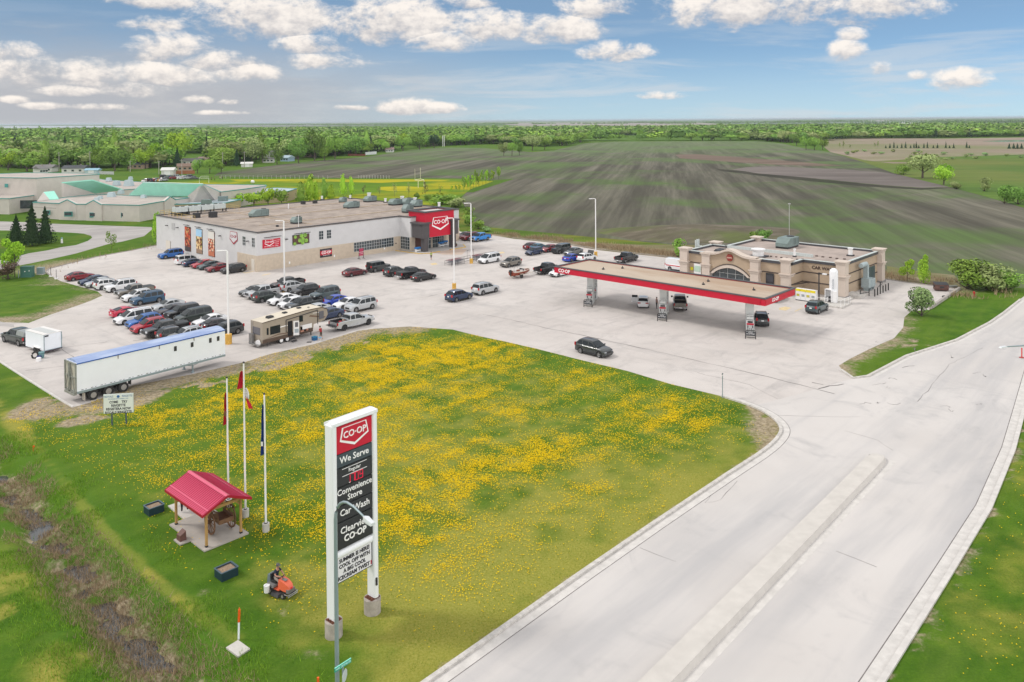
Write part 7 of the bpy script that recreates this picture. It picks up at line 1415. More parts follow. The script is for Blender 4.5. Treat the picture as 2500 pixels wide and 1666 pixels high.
def crown_pts(kind, n, rng):
    if kind == 'spruce':
        z = rng.uniform(0, 1, n)**1.25; lay = np.floor(z*11)/11; r = (1-z)*.5*(.72+.5*((z*11) % 1 < .45))*rng.uniform(.45, 1.05, n); a = rng.uniform(0, 2*pi, n)
        return np.stack([r*np.cos(a), r*np.sin(a), .05+z*.95], 1)
    k = {'round': 11, 'poplar': 12, 'young': 7, 'shrub': 8, 'bare': 6}[kind]; cl = []
    for i in range(k):
        if kind == 'round': u = rng.normal(size=3); u /= np.linalg.norm(u); c = np.array([.29*u[0], .29*u[1], .60+.20*u[2]]); r = rng.uniform(.17, .27)
        elif kind == 'poplar': t = i/(k-1); a = rng.uniform(0, 6.3); c = np.array([.20*cos(a)*(1-t*.6), .20*sin(a)*(1-t*.6), .2+.68*t]); r = rng.uniform(.14, .24)*(1-.4*t)
        elif kind == 'shrub': a = rng.uniform(0, 6.3); q = rng.uniform(0, .3); c = np.array([q*cos(a), q*sin(a), rng.uniform(.25, .72)]); r = rng.uniform(.16, .28)
        else: t = i/(k-1); a = rng.uniform(0, 6.3); c = np.array([.24*cos(a), .24*sin(a), .40+.48*t]); r = rng.uniform(.12, .22)
        cl.append((c, r))
    out = []
    for c, r in cl:
        m = n//k; u = rng.normal(size=(m, 3)); u /= np.linalg.norm(u, axis=1)[:, None]; out.append(c+u*r*rng.uniform(.55, 1.12, (m, 1))**.5*np.array([1, 1, .85 if kind != 'poplar' else 1.15]))
    return np.concatenate(out)
def blob_core(kind, rng):
    b = MB()
    if kind == 'spruce': b.tube([(0, 0, .08), (0, 0, .55), (0, 0, .98)], [.30, .16, .01], 8)
    elif kind in ('round', 'shrub'):
        for i in range(5): a = rng.uniform(0, 6.3); b.ball((.17*cos(a), .17*sin(a), rng.uniform(.5, .7) if kind == 'round' else rng.uniform(.3, .55)), rng.uniform(.17, .24), 7, 0, sz=.85)
    elif kind == 'poplar': b.tube([(0, 0, .12), (0, 0, .3), (0, 0, .7), (0, 0, .92)], [.12, .24, .18, .05], 8)
    return b
TP = {}
def tree_proto(kind, leaf, n, size, seed):
    key = (kind, leaf, n, seed)
    if key in TP: return TP[key]
    rng = np.random.default_rng(seed*13+7); P_ = crown_pts(kind, n, rng); v, f = quads_at(P_, np.full(len(P_), size), rng, kind in ('round', 'shrub', 'poplar'))
    b = blob_core(kind, rng) if n < 800 or kind == 'spruce' else MB(); nv = len(v)
    if b.v:
        me = bpy.data.meshes.new('crown'); me.from_pydata([tuple(q) for q in v]+b.v, [], [tuple(int(i) for i in q) for q in f]+[tuple(i+nv for i in q) for q in b.f]); me.materials.append(LM[leaf])
    else: me = np_mesh('crown', v, f, LM[leaf], smooth_=False)
    t = MB(); h = {'round': .5, 'poplar': .4, 'spruce': .3, 'young': .75, 'shrub': .35, 'bare': .85}[kind]
    t.tube([(0, 0, 0), (.01, 0, h*.5), (0, .01, h)], [.030, .022, .012] if kind not in ('young', 'bare') else [.016, .012, .006], 6)
    for i in range({'bare': 16, 'young': 8, 'round': 6, 'shrub': 7}.get(kind, 2)):
        a = 2.4*i; z0 = h*(.35+.6*(i % 5)/5) if kind != 'shrub' else .02; L_ = .22 if kind != 'shrub' else .3; t.tube([(0, 0, z0), (L_*.6*cos(a), L_*.6*sin(a), z0+.12), (L_*cos(a), L_*sin(a), z0+.24)], [.010, .007, .003], 4)
    tm = t.data('trunk', BARK); TP[key] = (me, tm); return TP[key]
def plant_tree(p, w, h, kind, leaf, label, group=None, n=340, size=.06, seed=None, name=None, cat=None):
    cr, tk2 = tree_proto(kind, leaf, n, size, (seed if seed is not None else random.randint(0, 3)))
    nm = name or {'spruce': 'spruce_tree', 'poplar': 'poplar_tree', 'shrub': 'shrub', 'round': 'broadleaf_tree', 'young': 'young_tree', 'bare': 'bare_tree'}[kind]
    r = bpy.data.objects.new(nm, None); COL.objects.link(r); r.location = p; r.rotation_euler = (0, 0, random.uniform(0, 6.28)); r.scale = (w, w, h); tag(r, label, cat or ('shrub' if kind == 'shrub' else 'tree'), group)
    link(bpy.data.objects.new('trunk', tk2), r); link(bpy.data.objects.new('crown', cr), r); return r
def ptree(u, v, wpx, hpx, kind, leaf, label, group=None, **k):
    p = G(u, v); m = CAMH/(v-(302-.0072*u)); q_ = 1.3 if kind == 'shrub' else 1.12; wpx *= q_; hpx *= q_; return plant_tree(p, wpx*m, hpx*m, kind, leaf, label, group, **k)
# near trees and shrubs, in detail
HI = dict(n=3200, size=.022)
ptree(36, 677, 66, 86, 'young', 'lime', 'bright lime young tree beside the green transformer box', n=1500, size=.035, seed=1)
ptree(20, 682, 60, 38, 'shrub', 'brown', 'low brownish shrub at the foot of the bright lime tree', n=1400, size=.028, seed=2)
for u, v, w_, h_, lab in [(40, 594, 40, 62, 'smallest, left spruce of the three on the school lawn'), (78.6, 601, 46, 93, 'tallest, middle spruce of the three on the school lawn'), (111, 594.5, 42, 81, 'right spruce of the three on the school lawn')]: ptree(u, v, w_, h_, 'spruce', 'dark', lab, 'spruces on the school lawn', n=3600, size=.026, seed=int(u) % 4)
ptree(272, 612, 27, 42, 'young', 'fresh', 'slim young tree on the verge between school drive and parking lot', n=600, size=.035, seed=0)
ptree(383, 597, 34, 74, 'poplar', 'lime', 'narrow yellow green tree beside the back corner of the store', n=1800, size=.03, seed=0)
ptree(2255, 692, 46, 64, 'poplar', 'lime', 'taller bright green tree behind the car wash drive', seed=1, n=2600, size=.026)
ptree(2215, 688, 42, 48, 'young', 'lime', 'shorter bright green tree left of the taller one behind the drive', seed=2, n=1100, size=.035)
ptree(2250, 772, 66, 66, 'shrub', 'sage', 'ragged grey green shrub at the edge of the car wash drive', seed=3, n=2600, size=.03)
for u, v, w_, h_, lf, lab in [(2362, 706, 104, 64, 'fresh', 'largest left part of the shrub clump behind the hydrant'), (2410, 708, 100, 56, 'olive', 'middle olive shrub in the clump behind the hydrant'), (2455, 709, 72, 44, 'fresh', 'small right shrub in the clump behind the hydrant')]: ptree(u, v, w_, h_, 'shrub', lf, lab, seed=int(u) % 4, n=2600, size=.03)
ptree(1655, 629, 34, 42, 'shrub', 'fresh', 'round green bush in dry grass left of the convenience store', seed=2, n=1500, size=.035)
for u, v, w_, h_, lf, lab in [(1843, 590, 36, 26, 'fresh', 'green bush behind the convenience store roof, the left one'), (1866, 590, 34, 30, 'mid', 'green bush behind the convenience store roof, the right one')]: ptree(u, v, w_, h_, 'shrub', lf, lab, seed=int(u) % 3, n=1200, size=.04)
for k, (u, v, w_, h_, lf) in enumerate([(1080, 500, 60, 26, 'fresh'), (1112, 506, 54, 26, 'olive'), (1142, 530, 30, 22, 'fresh'), (1146, 552, 34, 26, 'fresh'), (1168, 560, 34, 22, 'fresh'), (1188, 566, 26, 14, 'sage'), (1148, 576, 20, 14, 'fresh'), (1045, 490, 26, 14, 'fresh')]):
    ptree(u, v, w_, h_, 'shrub', lf, 'low green bush in the brush behind the store entrance tower', 'bushes behind the entrance tower', seed=k % 4, n=900, size=.045)
ptree(1018, 490, 16, 20, 'round', 'mid', 'small round dark green tree on the sports field edge', seed=1)
ptree(524, 500, 48, 34, 'round', 'pink', 'pink blossoming tree against the school wall', n=1200, size=.04, seed=1)
for k, (u, v, w_, h_, kd, lf, lab) in enumerate([(837, 480, 24, 52, 'poplar', 'lime', 'tall bright poplar behind the store roof, left of two'), (858, 478, 22, 45, 'poplar', 'lime', 'tall bright poplar behind the store roof, right of two'), (888, 479, 12, 25, 'bare', 'brown', 'leafless sapling first in the row behind the store'), (926, 480, 12, 22, 'bare', 'olive', 'leafless sapling second in the row behind the store'), (963, 481, 15, 31, 'bare', 'olive', 'sapling third in the row behind the store'), (998, 483, 15, 34, 'bare', 'olive', 'leafless sapling fourth in the row behind the store'), (1038.5, 484, 17, 37, 'bare', 'brown', 'tallest leafless sapling in front of the yellow goal'), (1075, 480, 14, 26, 'bare', 'fresh', 'thin sapling right of the yellow goal')]):
    ptree(u, v, w_, h_, kd, lf, lab, seed=k % 4, n=500 if kd == 'poplar' else 120, size=.045)
for k, (u, v, w_, h_) in enumerate([(735, 493, 30, 36), (757, 490, 34, 48), (770, 488, 24, 34), (792, 484, 22, 36), (808, 486, 26, 26), (655, 500, 30, 34), (688, 498, 30, 30), (620, 502, 36, 28), (576, 500, 36, 22)]):
    ptree(u, v+6, w_*1.25, h_*1.25+6, 'poplar' if k < 5 else 'round', 'lime' if k % 3 else 'fresh', 'yellow green tree in the row behind the back of the store', 'trees behind the back of the store', seed=k % 4, n=420, size=.055)
for k, (X_, Y_, t_) in enumerate([(1330,940,775),(1365,930,765),(1403,915,765),(1440,895,755),(1470,885,705),(1502,870,720),(1545,855,705),(1582,850,700),(1620,840,715),(1667,820,700),(1730,793,640),(1280,935,860),(1240,935,865),(1190,938,868)]):
    u, v = 850+X_/4.706, 270+Y_/4.706; h_ = (Y_-t_)/4.706; ptree(u, v, (13 if k < 11 else 7), h_, 'young' if k not in (5, 10) else 'round', 'lime' if k % 2 else 'fresh', 'slim young tree in the row between sports field and ploughed field', 'row of young trees at the field edge', seed=k % 4, n=300, size=.06)
# ------------------------------------------------------------------ fields and far ground
def far_mat(name, c1, c2, c3, az_, s1=.012, stretch=.06, s3=.9, top=None):
    g = NT(name); r = -radians(az_)               # stripes run along azimuth az_
    a = g.noise(s1*6, g.map((1, stretch, 1), r), 5, .65); b_ = g.noise(s1, detail=5, rough=.6, dist=.4); f_ = g.noise(s3*.25, g.map((1, stretch*.4, 1), r), 4, .7)
    c = g.mix(g.ramp(a, .38, .66), c1, c2); c = g.mix(g.ramp(b_, .45, .66), c, c3); c = g.mix(g.ramp(f_, .3, .7, 0, .5), c, tuple(q*.6 for q in c1))
    if top:
        sx__ = g.t.nodes.new('ShaderNodeSeparateXYZ'); g.put(sx__.inputs[0], g.tc); c = g.mix(g.ramp(g.math('ADD', sx__.outputs[1], g.math('MULTIPLY', g.math('SUBTRACT', b_, .5), 900.0)), top[0], top[1], 0, .6), c, top[2])
    return g.done(c, .95, spec=.1)
def fsheet(name, px, m, z): return sheet(name, W2(px), z, m)
PLOW = far_mat('ploughed_soil', (.085, .08, .062), (.19, .18, .14), (.10, .16, .05), 11, .016, .05, .9, (430, 900, (.14, .20, .085)))
F1 = [(1155,470),(1139,470),(1122,487),(1132,500),(1143,520),(1160,550),(1200,566),(1250,572),(1330,582),(1441,592),(1540,600),(1640,612),(1720,622),(2165,676),(2250,683),(2329,690),(2420,698),(2520,706),(2700,720),(2700,560),(2500,508),(2410,481.6),(2333,461),(2231,436),(2180,423),(2112,397.5),(2027,372),(1961,362),(1905,350),(1850,345),(1500,346),(1430,350),(1352,368),(1300,372),(1180,362),(1079,360),(999,367),(900,383),(740,396),(640,408),(538,420),(520,430),(538,431),(850,435),(1110,436),(1200,440),(1256,437)]
fsheet('ploughed_field', F1, PLOW, .012)
GR = far_mat('verge_grass', (.075, .135, .016), (.12, .19, .022), (.20, .19, .035), 100, .03, .3)
STRAW = far_mat('dry_grass', (.20, .16, .10), (.33, .28, .20), (.16, .17, .06), 100, .05, .4)
fsheet('field_verge', [(1122,487),(1132,500),(1143,520),(1160,545),(1200,556),(1260,562),(1350,570),(1441,579),(1540,588),(1640,598),(1740,612),(1740,630),(1668,634),(1558,622),(1462,611.5),(1377,596.5),(1250,583),(1202,575),(1124,566),(1095,540),(1095,480)], GR, .016)
fsheet('dry_grass_strip', [(1180,569),(1250,576),(1377,588),(1462,594),(1560,598),(1640,598),(1760,600),(1760,640),(1668,634),(1558,622),(1462,611.5),(1377,596.5),(1250,583),(1202,575)], STRAW, .020)
fsheet('dry_grass_strip', [(2166,650),(2230,662),(2329,672),(2345,690),(2343,708),(2318,703),(2244,694.5),(2165.7,683)], STRAW, .020)
# low mound of bare earth behind the convenience store
mo_ = G(1745, 590); b = MB(); rings = []
for r, z in [(24, .0), (19, .5), (13, 1.2), (7, 1.6), (1.5, 1.7)]: rings.append([(r*cos(a)*1.1, r*sin(a)*.7*(1+.12*sin(3*a)), z+.15*sin(5*a)*(r/24)) for a in np.linspace(0, 2*pi, 29)[:-1]])
o_ = struct('earth_mound', b.loft(rings), far_mat('mound_soil', (.12, .105, .075), (.19, .165, .13), (.12, .15, .05), 60, .04, .5), 50); o_.location = (mo_.x, mo_.y+14, -.15)
fsheet('bare_strip', [(1648,378),(1700,377),(1800,384),(1900,392),(1990,399),(2060,405),(1990,406),(1880,402),(1760,394),(1660,387)], far_mat('red_soil', (.16, .12, .095), (.22, .165, .13), (.13, .09, .07), 80), .05)
fsheet('bare_strip', [(1788,414),(1830,408),(1900,407),(1960,410),(2060,414),(2160,422),(2260,438),(2340,456),(2250,459),(2150,452),(2000,437),(1850,424)], far_mat('grey_soil', (.16, .14, .13), (.21, .185, .17), (.14, .12, .11), 95), .05)
fsheet('dark_strip', [(1745,412),(1850,422),(2000,438),(2150,453),(2250,460),(2340,458),(2250,464),(2100,455),(1900,435),(1760,418)], far_mat('wet_soil', (.045, .045, .032), (.07, .065, .05), (.05, .06, .03), 95), .035)
GR2 = far_mat('meadow', (.085, .155, .028), (.12, .20, .035), (.17, .19, .05), 95, .006, .15)
fsheet('meadow', [(2027,372),(2112,392),(2180,400),(2300,398),(2420,390),(2700,380),(2700,560),(2500,508),(2410,481.6),(2333,461),(2231,436),(2180,423),(2112,397.5)], GR2, .06)
BEI = far_mat('fallow_land', (.27, .21, .165), (.35, .30, .235), (.20, .22, .10), 92, .004, .12)
fsheet('fallow_land', [(2010,340),(2100,337),(2300,339),(2500,336),(2800,333),(2800,376),(2420,390),(2300,398),(2180,400),(2112,392),(2027,372),(2012,360)], BEI, .09)
fsheet('pond', [(2395,345.5),(2440,343.5),(2500,342.5),(2580,342),(2580,345.5),(2500,346.5),(2440,347)], mat('pond_water', (.25, .30, .33), .08), .13)
fsheet('meadow', [(2130,395),(2300,384),(2500,378),(2500,372),(2700,370),(2700,384),(2420,392),(2300,400)], GR2, .12)
SPF = far_mat('sports_turf', (.10, .20, .012), (.15, .25, .016), (.42, .36, .012), 98, .02, .25, .4)
fsheet('sports_field', [(400,446),(470,443),(540,437),(850,438),(1110,438),(1205,443),(1150,462),(1118,486),(1090,500),(1000,508),(700,520),(560,520),(430,470)], SPF, .03)
YF = far_mat('dandelion_turf', (.44, .39, .014), (.34, .34, .016), (.18, .26, .015), 98, .02, .2)
fsheet('dandelion_patch', [(560,439),(700,438),(850,439),(980,438.5),(1100,440),(1080,443),(990,444),(930,447),(850,445),(760,442),(640,444),(575,442)], YF, .05)
fsheet('dandelion_patch', [(930,457),(985,455),(1040,458),(1070,462),(1020,466),(960,468),(925,464)], YF, .05)
# school drive with its lawn island
DRV = far_mat('drive_asphalt', (.40, .38, .37), (.45, .43, .42), (.36, .34, .335), 60, .05, .3)
fsheet('school_drive', [(-260,536),(0,541),(64,543),(127,546.5),(250,551),(370,555),(372,560),(352,577),(300,590),(262,597),(235,605),(183,620),(120,634),(77,643),(0,658),(-260,700)], DRV, .010)
LWN = far_mat('mown_lawn', (.055, .13, .012), (.085, .17, .016), (.12, .17, .02), 60, .05, .4)
fsheet('lawn_island', [(-260,560),(0,563),(64,564),(127,566.5),(180,569),(204,571),(222,576),(225,581),(214,589),(185,599),(149,604),(115,612),(70,619),(30,630),(0,636),(-260,672)], LWN, .016)
fsheet('lawn', [(77,543),(128,531),(250,541),(400,543),(400,552),(370,553),(250,550),(127,545.5)], LWN, .016)
struct('side_path', MB().poly([(x, y, .014) for x, y in W2([(-260,778),(0,785.5),(34,793),(34,799),(0,796),(-260,800)])]), DRV)
# distant country: pale fields, lake, tree belts
for k, (px, col) in enumerate([([(-500,316.5),(0,313.5),(120,312.5),(300,311),(480,309.5),(480,307),(0,308.6),(-500,311)], 'lake'), ([(560,311),(900,307),(1000,306),(960,303.5),(560,306.5)], 'grey'), ([(1050,312),(1150,308.5),(1290,307.5),(1450,311),(1480,316),(1200,318)], 'green'), ([(1270,308),(1640,308),(1800,306),(1700,300),(1400,300),(1200,301)], 'beige'), ([(1800,303),(2100,302),(2500,299),(2900,297),(2900,292),(2200,293),(1700,297)], 'teal'), ([(300,306.5),(900,302.5),(900,301),(300,304.8)], 'beige'), ([(1000,302.5),(1600,299),(1600,297.5),(1000,300.5)], 'green'), ([(2080,297),(2380,294.5),(2380,292.5),(2080,294.5)], 'beige')]):
    m_ = {'lake': mat('lake_water', (.55, .56, .58), .25), 'grey': far_mat('far_grey', (.24, .23, .22), (.30, .29, .28), (.2, .24, .18), 90, .001, .2), 'green': far_mat('far_green', (.22, .28, .12), (.26, .31, .14), (.18, .24, .1), 90, .001, .2), 'beige': far_mat('far_beige', (.33, .29, .26), (.38, .34, .31), (.25, .26, .2), 90, .001, .2), 'teal': far_mat('far_teal', (.17, .23, .16), (.22, .28, .19), (.14, .19, .13), 90, .001, .2)}[col]
    struct('lake' if col == 'lake' else 'distant_field', MB().poly([(*tuple(G(u, max(v, 302-.0072*u+1.2)))[:2], .5+.15*k) for u, v in px]), m_)
for k, (u, v) in enumerate([(2203, 303), (2222, 302.8)]):
    o = G(u, v); sh_b = thing('farm_shed', 'far long white farm shed beyond the woods, %s of the pair' % ('left', 'right')[k], 'shed', o, 0, 'distant white farm sheds'); m_ = CAMH/(v-(302-.0072*u)); part('wall', MB().box((0, 0, .8*m_), (17*m_, 6*m_, 1.6*m_)), WHITE, sh_b); part('roof', MB().loft([[(-8.7*m_, -3.2*m_, 1.6*m_), (8.7*m_, -3.2*m_, 1.6*m_), (8.7*m_, 3.2*m_, 1.6*m_), (-8.7*m_, 3.2*m_, 1.6*m_)], [(-8.7*m_, -.1, 3*m_), (8.7*m_, -.1, 3*m_), (8.7*m_, .1, 3*m_), (-8.7*m_, .1, 3*m_)]]), WHITE, sh_b)

# ------------------------------------------------------------------ wood behind: 280 nearest trees on their own, the rest as one mass
FRONT = [(-400,404),(-100,402),(60,414),(240,412),(330,414),(430,408),(520,410),(580,402),(640,396),(700,392),(760,388),(850,380),(900,374),(980,364),(1080,356),(1220,352),(1335,360),(1350,362),(1432,346),(1500,344),(1850,343.5),(1905,348),(1950,350),(2010,344),(2060,340),(2250,338),(2400,336),(2500,333.5),(2900,331)]
rng = np.random.default_rng(5); cand = []
fx = np.array([a for a, _ in FRONT], float); fy = np.array([b_ for _, b_ in FRONT], float)
Yd = 330.0
while Yd < 2350:
    sp_ = 9.0+Yd*.0050; xr = Yd*.80
    for x in np.arange(-xr-60, xr+60, sp_): cand.append((x+rng.uniform(-.45, .45)*sp_, Yd+rng.uniform(-.45, .45)*sp_, sp_))
    Yd += sp_
cand = np.array(cand); cu, cv = PX(cand[:, 0], cand[:, 1]); hz = 302-.0072*cu
back = hz+24+3*np.sin(cu/170)+2*np.sin(cu/47)
ok = (cv < np.interp(cu, fx, fy)) & (cv > back) & (cu > -260) & (cu < 2760)
clear_n = fbm(cand[:, 0], cand[:, 1], .0045, 3, 77); town = (cu < 720)
dfront = cand[:, 1]-1970*28/(np.interp(cu, fx, fy)-hz)
ok &= ~((clear_n > .62) & (dfront > 60))
for hu, hv, hw2 in [(112,420,44),(186,422,52),(452,417,34),(470,402,46),(500,398,26),(660,380,34),(656,397,26),(702,394,24),(412,427,28),(603,408,26),(338,412,30)]: ok &= ~((np.abs(cu-hu) < hw2/2+7) & (cv > hv-5) & (cv < hv+40))
cand = cand[ok]; cu = cu[ok]; cv = cv[ok]; hz = hz[ok]
# what shows largest: the ones at the front edge of the wood, and near
edge_d = cand[:, 1]-1970*28/(np.interp(cu, fx, fy)-hz); rank = cand[:, 1]*.6+np.maximum(edge_d, 0)*2.2; order = np.argsort(rank)
KD = [('round', 'fresh'), ('round', 'mid'), ('round', 'olive'), ('round', 'lime'), ('poplar', 'fresh'), ('spruce', 'dark')]; PRB = np.array([.34, .27, .22, .05, .06, .05])
KW = {('round', 'fresh'): 'rounded fresh green tree', ('round', 'mid'): 'rounded mid green tree', ('round', 'olive'): 'rounded olive grey tree not yet in full leaf', ('round', 'lime'): 'bright lime green tree', ('poplar', 'fresh'): 'tall narrow green tree', ('spruce', 'dark'): 'dark pointed spruce'}
NIND = 225; specs = []
for i in range(len(cand)):
    x, y, s_ = cand[i]; k = rng.choice(6, p=PRB/PRB.sum()); kd = KD[k]
    h = rng.uniform(9.5, 15.5)*(.95 if cu[i] > 1300 else (1.2 if cu[i] < 350 else 1))*(1 if kd[0] != 'poplar' else 1.3); w = s_*rng.uniform(1.5, 2.2)*(1 if kd[0] == 'round' else .6 if kd[0] == 'poplar' else .45); specs.append((x, y, w, h, kd))
for i in order[:NIND]:
    x, y, w, h, kd = specs[i]; side_ = 'left' if cu[i] < 900 else ('middle' if cu[i] < 1700 else 'right')
    plant_tree((x, y, 0), max(w, 13 if kd[0] == 'round' else 5)*rng.uniform(.85, 1.2), h*rng.uniform(.85, 1.15), kd[0], kd[1], '%s at the %s wood edge' % (KW[kd], side_), 'trees at the %s wood edge' % side_+' - '+KW[kd], n=620, size=.042)
VV, FF, CC = [], [], []; base_pts = {k: [crown_pts(k, 88, np.random.default_rng(q+31)) for q in range(4)] for k in ('round', 'poplar', 'spruce')}
ico = MB(); ico.ball((0, 0, .56), .36, 7, 0, sz=.9); iv = np.array(ico.v); if4 = [f if len(f) == 4 else None for f in ico.f]; icf = np.array([f for f in ico.f if len(f) == 4])
col_ = {'fresh': (.19, .33, .06), 'mid': (.14, .26, .055), 'olive': (.24, .31, .11), 'lime': (.25, .40, .06), 'dark': (.035, .065, .035)}
off_ = 0
for i in order[NIND:]:
    x, y, w, h, kd = specs[i]; P_ = base_pts[kd[0]][int(rng.integers(4))]; a = rng.uniform(0, 6.28); R2 = np.array([[cos(a), -sin(a), 0], [sin(a), cos(a), 0], [0, 0, 1]]); sc_ = np.array([max(w, 9 if kd[0] == 'round' else 5), max(w, 9 if kd[0] == 'round' else 5), h])
    v, f = quads_at(P_*1.0, np.full(len(P_), .085), rng); v = (v@R2.T)*sc_+[x, y, 0]; c0 = np.array(col_[kd[1]])*rng.uniform(.82, 1.2); c = np.repeat(c0[None]*rng.uniform(.75, 1.3, (len(P_), 1)), 4, 0)
    VV.append(v); FF.append(f+off_); CC.append(c); off_ += len(v)
    if kd[0] != 'spruce': v = iv*sc_+[x, y, 0]; VV.append(v); FF.append(icf+off_); CC.append(np.repeat(c0[None]*.8, len(v), 0)); off_ += len(v)
VV = np.concatenate(VV); FF = np.concatenate(FF); CC = np.concatenate(CC); CC = np.concatenate([CC, np.ones((len(CC), 1))], 1)
g = NT('woodland_foliage'); at = g.t.nodes.new('ShaderNodeAttribute'); at.attribute_name = 'cover'; wm = g.done(at.outputs['Color'], .9, spec=.1)
wd = link(bpy.data.objects.new('woodland', np_mesh('woodland', VV, FF, wm, CC, False))); wd['kind'] = 'stuff'; tag(wd, 'spring green wood reaching far back behind the fields', 'wood')
# far tree belts on the horizon
VV, FF, off_ = [], [], 0; bp22 = [crown_pts('round', 26, np.random.default_rng(q+90)) for q in range(8)]
for (u0, u1, v, hh, dn_) in [(-200,500,307.5,9,.5),(420,1000,307,11,.9),(560,1200,304.5,10,.8),(1180,1330,304,12,.9),(1330,1700,303,9,.45),(1500,2010,301,12,.9),(1900,2120,298.8,14,1),(2100,2350,297,9,.5),(2280,2520,300,14,.9),(2300,2700,294,10,.7),(1000,1900,298.2,10,.6),(200,1000,302.2,11,.8),(1900,2600,292,10,.7),(2100,2420,301.5,9,.5)]:
    a = G(u0, max(v, 302-.0072*u0+1.3)); c = G(u1, max(v, 302-.0072*u1+1.3)); L_ = (c-a).length; n_ = int((u1-u0)*1.6*dn_); sz_ = L_/(u1-u0)
    T = rng.uniform(0, 1, n_); T = T[fbm(T*L_, T*0+v*9., .004*5/sz_, 2, 9) < .32+.5*dn_]
    for t in T:
        p = a+(c-a)*t; s_ = sz_*rng.uniform(1.2, 2.6); P_ = bp22[int(rng.integers(8))]*np.array([s_*1.6, s_*1.6, hh*rng.uniform(.7, 1.2)])+np.array([p.x, p.y+rng.uniform(-.02, .02)*p.y, 0]); vq, f = quads_at(P_, np.full(len(P_), 2.6), rng); vq[:, 2] = np.maximum(vq[:, 2], .2); VV.append(vq); FF.append(f+off_); off_ += len(vq)
hb = link(bpy.data.objects.new('far_tree_belt', np_mesh('far_tree_belt', np.concatenate(VV), np.concatenate(FF), LM['mid'], None, False))); hb['kind'] = 'stuff'; tag(hb, 'bluish far tree belts along the horizon', 'tree belt')
# individually visible trees around the town edge and on the right
TL_ = [(66,419,68,44,'round','fresh','broad bright green tree left of the grey roofed house'),(20,416,40,40,'round','lime','lime green tree at the far left edge behind the school'),(242,416,44,48,'round','fresh','fresh green tree right of the dark roofed house'),(280,418,56,52,'round','mid','large green tree behind the school parking lot'),(312,416,40,36,'round','fresh','smaller green tree beside the large one behind the school'),(355,412,42,48,'round','lime','lime green tree beyond the school car park'),(392,404,44,50,'round','lime','tall lime tree behind the white garage'),(440,402,58,76,'round','lime','tall rounded lime tree above the white garage'),(505,390,20,46,'spruce','dark','dark spruce right of the tall rounded lime tree'),(433,410,26,40,'spruce','dark','dark spruce under the tall rounded lime tree'),(578,406,24,34,'spruce','dark','dark spruce right of the huge willow-like tree'),(548,400,74,54,'round','olive','huge olive willow-like tree behind the sports field'),(615,400,50,58,'round','olive','tall olive tree beside the huge willow-like one'),(640,398,34,62,'poplar','fresh','slender green tree left of the white houses'),
 (482,424,26,32,'round','fresh','small fresh tree in front of the brown roofed house'),(512,424,32,34,'round','fresh','small fresh tree in the middle of the garden row'),(540,422,26,28,'round','fresh','small fresh tree at the right of the garden row'),(676,402,30,34,'round','mid','dull green tree in front of the pale houses'),(729,399,38,50,'round','mid','rounded dark green tree right of the blue roofed house'),(682,375,12,36,'spruce','dark','left of two dark spruces by the pink roof'),(695,376,13,34,'spruce','dark','right of two dark spruces by the pink roof'),(768,393,46,70,'round','mid','tallest green tree at the far field edge'),(792,392,36,32,'round','fresh','low green tree right of the tallest one'),(818,388,40,52,'round','fresh','tall green tree at the field edge, second from the tallest'),(868,381,50,44,'round','mid','broad green tree left of the long white fence'),(896,374,30,28,'round','fresh','green tree above the long white fence'),(941,372,26,24,'round','fresh','small green tree right of the long white fence'),(984,369,36,34,'round','fresh','green tree beside the small far houses'),(1024,365,46,36,'round','mid','green tree at the bend of the wood edge'),(1060,362,34,30,'round','dark','dark tree at the corner of the wood'),
 (1230,381,26,30,'round','olive','olive tree at the left of the lone clump in the field'),(1250,381,24,32,'round','fresh','middle tree of the lone clump in the field'),(1268,380,20,30,'round','mid','right tree of the lone clump in the field'),(1300,368,36,34,'round','olive','olive tree at the foot of the middle wood'),(1330,366,32,30,'round','fresh','fresh tree at the foot of the middle wood'),(1968,367,26,30,'round','fresh','left tree of the green clump before the fallow land'),(1988,367,28,30,'round','fresh','middle tree of the green clump before the fallow land'),(2008,366,26,26,'round','fresh','right tree of the green clump before the fallow land'),(1945,356,34,26,'round','mid','tree just left behind the green clump'),
 (2252,436,72,58,'round','olive','biggest half-bare olive tree on the right beyond the grey strip'),(2206,427,32,22,'shrub','fresh','green bush left of the biggest half-bare tree'),(2304,452,50,44,'round','lime','smaller yellow green tree right of the half-bare one'),(2403,468,28,28,'shrub','olive','lone olive bush on the right meadow'),(2452,498,36,38,'shrub','mid','left one of the dark bushes at the right edge'),(2485,500,44,40,'shrub','mid','right one of the dark bushes at the right edge'),(2335,462,30,18,'shrub','olive','low olive scrub beside the yellow green tree')]
for k, (u, v, w_, h_, kd, lf, lab) in enumerate(TL_): ptree(u, v, w_*1.12, h_*1.12, kd, lf, lab, seed=k % 4, n=1500 if kd != 'spruce' else 700, size=.032)
for k, (u, h_) in enumerate([(158, 50), (176, 52), (196, 46), (212, 48), (122, 34), (110, 30)]): ptree(u, 399, 17, h_, 'spruce', 'dark' if k > 1 else 'brown', 'dark brownish spruce in the group behind the two houses', 'spruces behind the two houses', seed=k % 4, n=600, size=.04)
ptree(176, 400, 34, 26, 'round', 'brown', 'bare brownish pink bushy tree between the two houses', seed=1, n=500, size=.045)
